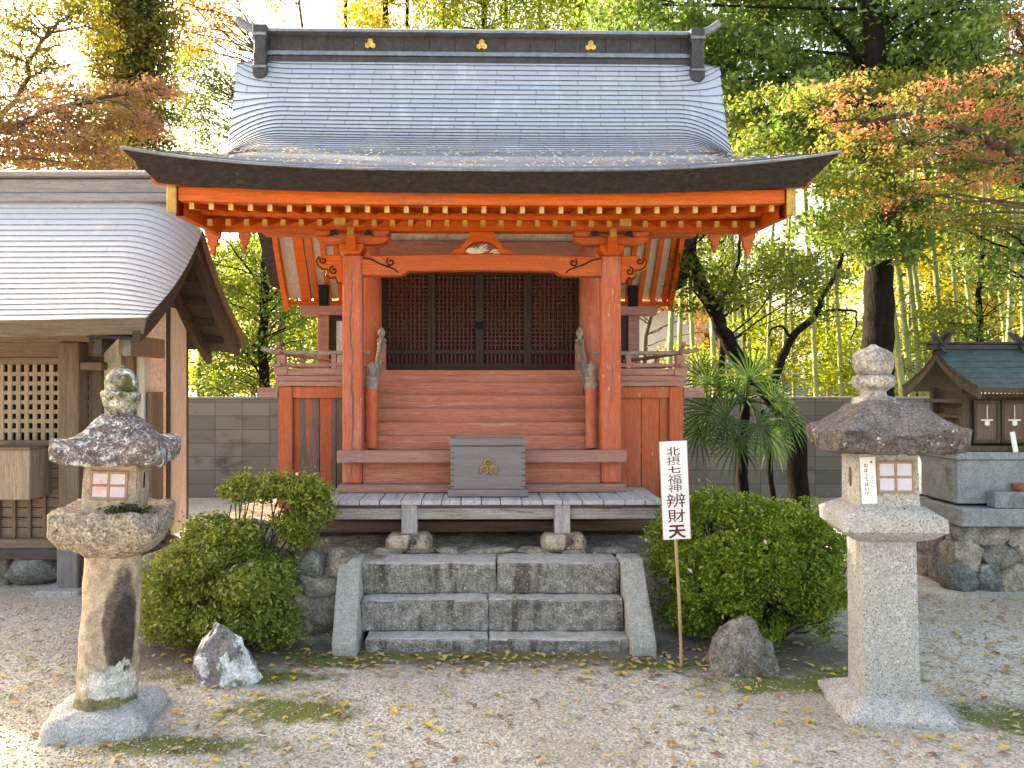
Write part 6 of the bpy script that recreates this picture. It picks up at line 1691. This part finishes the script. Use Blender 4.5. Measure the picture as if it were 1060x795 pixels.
tree('bright_tree', 'broad yellow-green tree far behind the bamboo on the right', 'tree', [(960, 440, 20), (962, 330, 20), (955, 200, 20)], 0.14, 0.05, cl, 'l_far', (0.10, 0.15), seed=62, limb_r=0.025)
cl = scatter(640, 880, 300, 420, 20, 23, 46, 30, 16, .8, 17, 16, .2, 63, hole=[(715, 350, 34, 40)])
tree('bright_tree', 'far hazy green trees closing the view behind the palm and leaning tree', 'tree', [(800, 440, 21), (800, 380, 21), (790, 310, 21)], 0.12, 0.05, cl, 'l_far', (0.10, 0.15), seed=64, limb_r=0.025)
cl = scatter(920, 1090, 60, 200, 16, 18, 34, 26, 18, .7, 15, 16, .16, 65)
tree('tall_tree', 'mid green tall tree behind the turning maple at the right', 'tree', [(1000, 440, 17), (1000, 250, 17), (995, 60, 17)], 0.12, 0.05, cl, 'l_mid', (0.08, 0.12), seed=66, limb_r=0.02)
# unseen tall tree added past the left edge to keep sun off the court
for i, (px, D, lab) in enumerate(((-300, 14, 'unseen tall leafy tree added beyond the left hall to shade the court'),)):
    cl = scatter(px - 150, px + 120, -260, 120, D - 1, D + 1.5, 52, 40, 30, 1.0, 22, 18, .2, 70 + i)
    tree('tall_tree', lab, 'tree', [(px, 470, D), (px + 5, 200, D), (px, -150, D)], 0.22, 0.1, cl, 'l_mid', (0.10, 0.16), seed=72 + i, limb_r=0.04)  # this tall_tree is the added unseen one that shades the court

# ---- bamboo
def bamboo(px0, px1, D, r, seed, label, pytop=-60, leaves=True):
    random.seed(seed)
    b = P(px0, 397.5, D); b.z = 0
    root = thing('bamboo', label, 'bamboo', b, 0, 'bamboo poles beyond the block wall')
    mb = MB(b)
    t = P(px1, pytop, D); n = 22
    pts, rad = [], []
    for i in range(n + 1):
        f = i / n
        p = b.lerp(t, f) + Vector((0.25 * math.sin(f * 1.3) * (1 if px1 > px0 else -1) * f, 0, 0))
        pts.append(p)
        rad.append(r * (1 - 0.45 * f))
    vs_p, vs_r = [], []
    for i in range(n):
        a, c = pts[i], pts[i + 1]
        vs_p += [a, a.lerp(c, 0.03), a.lerp(c, 0.06), a.lerp(c, 0.95)]
        vs_r += [rad[i] * 1.12, rad[i] * 1.14, rad[i] * 0.99, rad[i + 1] * 1.0]
    mb.tube(vs_p, vs_r, 8)
    mb.build('culm', 'culm', root, smooth=50)
    if leaves:
        C = []
        for i in range(9, n):
            if random.random() < 0.75:
                c = pts[i] + Vector((random.uniform(-.35, .35), random.uniform(-.35, .35), random.uniform(-.1, .2)))
                C.append((c, (0.35, 0.35, 0.2), 5, 12, 0.10, 0))
        if C:
            q = clumps(C) - np.array(b)[None, :]
            V, F = leaf_quads(q, (0.09, 0.14), 0.3, 0.16)
            arrays_mesh('foliage', V, F, 'l_bamboo', root)
    return root
BP = [(690, 693, 10.5, .045), (700, 703, 12, .04), (722, 716, 12.5, .04), (741, 739, 11.5, .045), (752, 748, 13, .035), (764, 762, 12, .04), (780, 775, 12.5, .035), (792, 795, 11.8, .03), (808, 812, 12.5, .035), (824, 820, 13, .035), (848, 842, 11.5, .04), (858, 858, 13, .035), (874, 868, 11.5, .038),
      (944, 924, 10.8, .055), (952, 934, 11.2, .055), (962, 945, 11.5, .05), (972, 950, 12, .05), (938, 940, 12.6, .045), (985, 972, 11.5, .05), (998, 990, 12.5, .045), (1010, 1012, 12, .045), (1022, 1002, 13, .045), (1040, 1044, 12.2, .05), (1052, 1036, 13, .045), (930, 915, 13, .04), (1065, 1060, 12.5, .05)]
for i, (a, b_, D, r) in enumerate(BP):
    if a < 720: lb = 'thin green bamboo pole rising close behind the right veranda rail'
    elif a < 800: lb = 'thin green bamboo pole rising above the wall behind the palm'
    elif a < 900: lb = 'thin green bamboo pole rising above the wall left of the right lantern'
    elif a < 980: lb = 'leaning thick bamboo pole between the right lantern and the small shrine'
    else: lb = 'tall bamboo pole rising behind the small green-roofed shrine'
    bamboo(a, b_ + (b_ - a) * 1.6, D, r, 80 + i, lb, leaves=(i % 2 == 0))

# ---- fan palm in front of the wall
pb = P(771, 512, 7.3); pb.z = 0
palm = thing('fan_palm', 'fan palm with several stiff round fronds in front of the block wall', 'palm', pb)
mb = MB(pb)
PT = [Vector((pb.x, pb.y, -0.05)), P(768, 480, 7.3), P(770, 440, 7.3), P(772, 415, 7.3)]
limb(mb, PT, 0.055, 0.05, 10, 6, 0.006)
limb(mb, [P(800, 520, 7.35), P(796, 460, 7.35), P(788, 425, 7.35)], 0.03, 0.025, 8, 5, 0.006)
mb.build('trunk', 'dark_bark', palm, smooth=60)
def fan(c, R_, facing, upv, parent, origin, seed, spread=280, n=24):
    r = random.Random(seed)
    f = Vector(facing).normalized(); u = Vector(upv); u = (u - f * u.dot(f)).normalized(); s = u.cross(f)
    mb = MB(pb)
    for i in range(n):
        a = R(-spread / 2 + spread * i / (n - 1)) + r.uniform(-.03, .03)
        L = R_ * (0.78 + 0.22 * math.cos(a * 0.6)) * r.uniform(.88, 1.05)
        d = (u * math.cos(a) + s * math.sin(a))
        side = f.cross(d)
        w = L * 0.030
        p1 = c + d * L * 0.45 + f * L * 0.04; p2 = c + d * L * 0.8 + f * L * 0.02 - Vector((0, 0, L * 0.05)); p3 = c + d * L - Vector((0, 0, L * (0.10 + 0.16 * r.random())))
        k = f * w * 0.35
        mb.add([c - side * w * 0.25, c + side * w * 0.25, p1 + side * w + k, p1, p1 - side * w + k, p2 + side * w * .75 + k * .7, p2, p2 - side * w * .75 + k * .7, p3],
               [(0, 1, 2, 3), (0, 3, 4), (3, 2, 5, 6), (4, 3, 6, 7), (6, 5, 8), (7, 6, 8)])
    fr = mb.build('fan_frond', 'l_palm', parent)
    mb = MB(pb); mid = origin.lerp(c, .5) + Vector((0, 0, 0.05))
    limb(mb, [origin, mid, c], 0.011, 0.007, 6, 4)
    mb.build('frond_stalk', 'l_palm', fr, smooth=60)
top = P(772, 415, 7.3)
FR = [(776, 392, 7.2, .42, (0.1, -1, .25), (0, 0, 1)), (733, 398, 7.3, .32, (-.3, -1, .2), (-.5, 0, .8)), (752, 432, 7.0, .38, (-.2, -1, .5), (-.6, 0, -.2)), (800, 415, 7.2, .36, (.4, -1, .4), (.8, 0, .3)), (758, 405, 7.5, .36, (-.1, -.7, .6), (-.3, .3, .9)), (812, 432, 7.1, .34, (.5, -1, .4), (.9, 0, -.3)),
      (735, 425, 7.2, .36, (-.5, -1, .35), (-.9, 0, -.3)), (785, 440, 6.9, .36, (.2, -1, .55), (.4, 0, -.7)), (762, 455, 6.95, .33, (-.1, -1, .3), (-.2, 0, -1)), (798, 452, 7.2, .32, (.4, -1, .2), (.6, 0, -.8)), (724, 445, 7.4, .32, (-.6, -.9, .2), (-.6, 0, -.8)), (725, 385, 7.45, .26, (-.2, -1, .2), (-.3, 0, 1)), (745, 462, 7.25, .30, (-.4, -1, .1), (-.4, 0, -.9)), (820, 405, 7.4, .30, (.4, -.9, .4), (.7, 0, .6))]
for i, (px, py, D, R_, fa, uv_) in enumerate(FR[:12]): fan(P(px, py, D), R_, fa, uv_, palm, top, 500 + i)
# low shrub at the terrace edge behind the bush is hidden; a few ground plants by the wall
# ---- bushes
BUSHTOP = []
def bush(name, label, base, lobes, leaf, size, stems, seed):
    global LEAFN
    random.seed(seed)
    root = thing(name, label, 'bush', base)
    C = []
    for c, r, tw in lobes: C.append((Vector(c), r, int(tw * 0.85), 36, 0.024, 0.76))
    pts = clumps(C, 0.75)
    # stray shoots standing out of the clipped surface
    pick = pts[RNG.integers(0, len(pts), 260)]
    mid_ = pts.mean(axis=0)
    out_ = pick - mid_; out_ /= np.linalg.norm(out_, axis=1)[:, None]
    sh = np.concatenate([pick + out_ * d_ + RNG.normal(size=pick.shape) * 0.008 for d_ in (0.02, 0.04, 0.06, 0.08)])
    pts = np.concatenate([pts, sh])
    pts = pts[pts[:, 2] > 0.03]
    top_ = []
    for _ in range(4000):
        c_ = pts[RNG.integers(0, len(pts))]
        if len(top_) < 46 and not np.any((np.hypot(pts[:, 0] - c_[0], pts[:, 1] - c_[1]) < 0.03) & (pts[:, 2] > c_[2] + 0.012)): top_.append(c_ + np.array([0, 0, 0.006]))
    BUSHTOP.append(np.array(top_))
    LEAFN += len(pts)
    V, F = leaf_quads(pts - np.array(base)[None, :], size, 0.42, 0.48)
    arrays_mesh('foliage', V, F, leaf, root)
    mb = MB(base)
    for c, r, tw in lobes:
        for _ in range(stems):
            e = Vector(c) + Vector((random.gauss(0, .5) * r[0], random.gauss(0, .5) * r[1], random.uniform(-.2, .75) * r[2]))
            s = Vector(base) + Vector((random.gauss(0, .07), random.gauss(0, .07), -0.02))
            limb(mb, [s, s.lerp(e, .5) + Vector((random.gauss(0, .05), random.gauss(0, .05), -.06)), e], 0.009, 0.003, 5, 4, 0.012)
    mb.build('stem', 'stem', root, smooth=60)
    return root
bx, by = X(778, 4.62), 4.66
lob = [((bx, by, 0.42), (0.52, 0.44, 0.36), 420)]
for i in range(52):
    a = random.uniform(0, 2 * math.pi); e = random.uniform(-0.85, 0.95)
    ce = math.sqrt(max(0, 1 - e * e))
    k = 1.0 / (abs(ce) ** 4 + abs(e) ** 4) ** 0.25
    lob.append(((bx + 0.465 * math.cos(a) * ce * k, by + 0.39 * math.sin(a) * ce * k, 0.42 + 0.335 * e * k), (0.13, 0.12, 0.09), 40))
bush('clipped_bush', 'round clipped azalea bush with dense green leaves right of the granite steps', (bx, by, 0.0), lob, 'l_bush', (0.014, 0.036), 4, 90)
L_ = []
def lb(px, py, D, rx, ry, rd, tw): L_.append((P(px, py, D), (rx * D / FPX, rd, ry * D / FPX), tw))
lb(222, 618, 4.5, 64, 44, .34, 330); lb(270, 622, 4.4, 32, 38, .25, 150); lb(185, 602, 4.45, 32, 32, .26, 150); lb(228, 572, 4.55, 46, 16, .28, 160); lb(178, 640, 4.5, 26, 24, .22, 100); lb(268, 590, 4.5, 34, 14, .22, 110); lb(285, 648, 4.4, 24, 18, .2, 80)
lb(243, 552, 4.5, 26, 9, .18, 80); lb(215, 548, 4.6, 20, 11, .18, 70); lb(205, 578, 4.35, 32, 16, .2, 110); lb(255, 605, 4.25, 28, 15, .18, 90); lb(200, 635, 4.35, 32, 15, .18, 90); lb(235, 640, 4.25, 30, 16, .16, 80)
lb(262, 506, 4.65, 28, 9, .15, 110); lb(292, 502, 4.65, 26, 9, .15, 100); lb(316, 509, 4.65, 24, 12, .15, 100); lb(326, 529, 4.65, 17, 13, .14, 80); lb(304, 540, 4.6, 24, 9, .13, 80); lb(312, 556, 4.6, 14, 7, .10, 40); lb(246, 508, 4.65, 14, 7, .11, 40)
bush('spreading_bush', 'spreading olive-green azalea with a raised pad of leaves left of the granite steps', (X(232, 4.55), 4.55, 0.0), L_, 'l_bush_b', (0.014, 0.037), 4, 91)

# ================================================================== LEAVES AND GRAVEL ON THE GROUND
def lay(n, x0, x1, y0, y1, z, size, flat, aspect=0.55, bias=None):
    C = np.column_stack([RNG.uniform(x0, x1, n), y0 + (y1 - y0) * RNG.random(n) ** (bias or 1.0), np.full(n, z) + RNG.random(n) * 0.008])
    return C
def clear_of(C):
    k = np.ones(len(C), bool)
    for px, D, r in ((116, 3.45, .26), (915, 3.6, .28)):
        k &= np.hypot(C[:, 0] - X(px, D), C[:, 1] - D) > r
    k &= ~((np.abs(C[:, 0]) < 1.0) & (C[:, 1] > 4.30) & (C[:, 1] < 4.9))
    k &= ~((C[:, 0] > -2.2) & (C[:, 0] < 2.0) & (C[:, 1] > 4.55))
    k &= ~((C[:, 0] > 3.15) & (C[:, 1] > 5.5)); k &= ~((C[:, 0] < -2.45) & (C[:, 1] > 5.4))
    return C[k]
C = np.concatenate([lay(1700, -4, 4.5, 2.6, 4.6, 0.008, None, .8), lay(900, -5, 5, 4.0, 8.4, 0.008, None, .8), lay(350, -1.1, 1.6, 3.95, 4.35, 0.008, None, .8), lay(700, 1.6, 4.5, 3.2, 5.6, 0.008, None, .8)])
V, F = leaf_quads(clear_of(C), (0.026, 0.058), 0.82, 0.55, fold=0.10)
tag(arrays_mesh('fallen_leaves', V, F, 'litter'), 'scattered dry brown and tan leaves lying over the pale gravel', 'leaves', kind='stuff')
# leaves on the steps, terrace, deck and roof
C = np.concatenate([lay(26, -.85, .75, 4.48, 4.6, 0.25, None, .8), lay(22, -.85, .75, 4.34, 4.46, 0.075, None, .8), lay(120, -2, 1.6, 4.75, 5.6, 0.445, None, .8), lay(14, -.8, .75, 4.63, 4.85, 0.437, None, .8)])
V, F = leaf_quads(C, (0.02, 0.045), 0.8, 0.55)
tag(arrays_mesh('fallen_leaves', V, F, 'litter'), 'few dry leaves caught on the granite steps and the earth under the deck', 'leaves', kind='stuff')
pts = []
rr_ = random.Random(77)
rot = Matrix.Rotation(R(1.15), 4, 'Z'); o0 = Vector((X(499, 5.35), 5.35, 0.44))
for _ in range(900):
    u = rr_.uniform(-.97, .97); t = 0.02 + 0.62 * rr_.random() ** 0.75
    if rr_.random() < max(0, t - 0.48) * 6: continue
    p = Vector(RF.pt(u, t, 0.022)) - Vector((0, 5.35, 0.44)); pts.append(rot @ p + o0)
C = np.array([tuple(p) for p in pts])
V, F = leaf_quads(C, (0.02, 0.05), 0.8, 0.5, up=(0, -0.4, 0.9), fold=0.12)
tag(arrays_mesh('fallen_leaves', V, F, 'roof_litter'), 'pale dry leaves littering the lower slope of the shrine roof', 'leaves', kind='stuff')
C = np.array([tuple(P(774 + random.gauss(0, 40), 522 + random.gauss(0, 10), 4.55)) for _ in range(40)]); C[:, 2] = 0.87 + RNG.random(40) * 0.02
V, F = leaf_quads(np.concatenate(BUSHTOP), (0.025, 0.055), 0.6, 0.5)
tag(arrays_mesh('fallen_leaves', V, F, 'roof_litter'), 'pale dry leaves caught on top of the two azalea bushes', 'leaves', kind='stuff')
# yellow leaves one can point at
yl = []
for i in range(70):
    if i < 34: x, y = random.uniform(-1.6, 1.9), random.uniform(2.75, 4.25)
    elif i < 58: x, y = random.uniform(1.3, 3.6), random.uniform(3.0, 5.4)
    else: x, y = random.uniform(-3.2, -1.0), random.uniform(2.9, 4.3)
    if len(clear_of(np.array([[x, y, 0]]))) == 0: continue
    yl.append((x, y))
proto = []
for k_ in range(5):
    V, F = leaf_quads(np.array([[0, 0, 0.012]]), (0.045, 0.06), 0.9, 0.62, fold=0.14)
    me = bpy.data.meshes.new('yellow_leaf'); me.from_pydata([tuple(v) for v in V], [], [tuple(f) for f in F]); me.materials.append(M['yl_leaf'])
    proto.append(me)
for i, (x, y) in enumerate(yl):
    o = bpy.data.objects.new('yellow_leaf', proto[i % 5]); COL.objects.link(o)
    o.location = (x, y, 0); o.rotation_euler = (0, 0, random.uniform(0, 6.28)); s = random.uniform(.75, 1.15); o.scale = (s, s, s)
    tag(o, 'bright yellow fallen leaf lying flat on the gravel', 'leaf', 'yellow leaves on the gravel')
# loose pebbles over the gravel
M['pebble'] = mat('gravel_pebble', (0.50, 0.47, 0.43), (0.40, 0.37, 0.335), 3, G1, 0.9, bump=0.2, bscale=200, island=((0.6, 0.58, 0.56), (1.15, 1.13, 1.08)))
n = 34000
Dp = 2.5 + 4.0 * RNG.random(n) ** 1.5
C = np.column_stack([(RNG.random(n) - 0.5) * 2 * (0.75 * Dp + .1), Dp, np.zeros(n)])
C = clear_of(C)
C = C[(C[:, 1] < 3.75 + 0.35 * RNG.random(len(C))) | (np.abs(C[:, 0]) > 2.3)]
n = len(C)
base_v = np.array([(1, 0, 0), (0, 1, 0), (-1, 0, 0), (0, -1, 0), (0, 0, 1), (0, 0, -1)], float)
base_f = np.array([(0, 1, 4), (1, 2, 4), (2, 3, 4), (3, 0, 4), (1, 0, 5), (2, 1, 5), (3, 2, 5), (0, 3, 5)])
sz = (0.003 + 0.0045 * RNG.random(n) ** 2)[:, None, None] * (0.7 + 0.6 * RNG.random((n, 1, 3))) * np.array([1, 1, .6])[None, None, :]
vv = base_v[None] * sz + RNG.normal(size=(n, 6, 3)) * 0.0009
an = RNG.random(n) * 6.28; ca, sa = np.cos(an)[:, None], np.sin(an)[:, None]
vx = vv[:, :, 0] * ca - vv[:, :, 1] * sa; vy = vv[:, :, 0] * sa + vv[:, :, 1] * ca
V = np.stack([vx, vy, vv[:, :, 2]], -1) + C[:, None, :] + np.array([0, 0, 0.002])
F = (base_f[None] + (np.arange(n) * 6)[:, None, None]).reshape(-1, 3)
tag(arrays_mesh('gravel_pebbles', V.reshape(-1, 3), F, 'pebble'), 'loose pale pebbles of the gravel court', 'gravel', kind='stuff')
print('leaves', LEAFN)
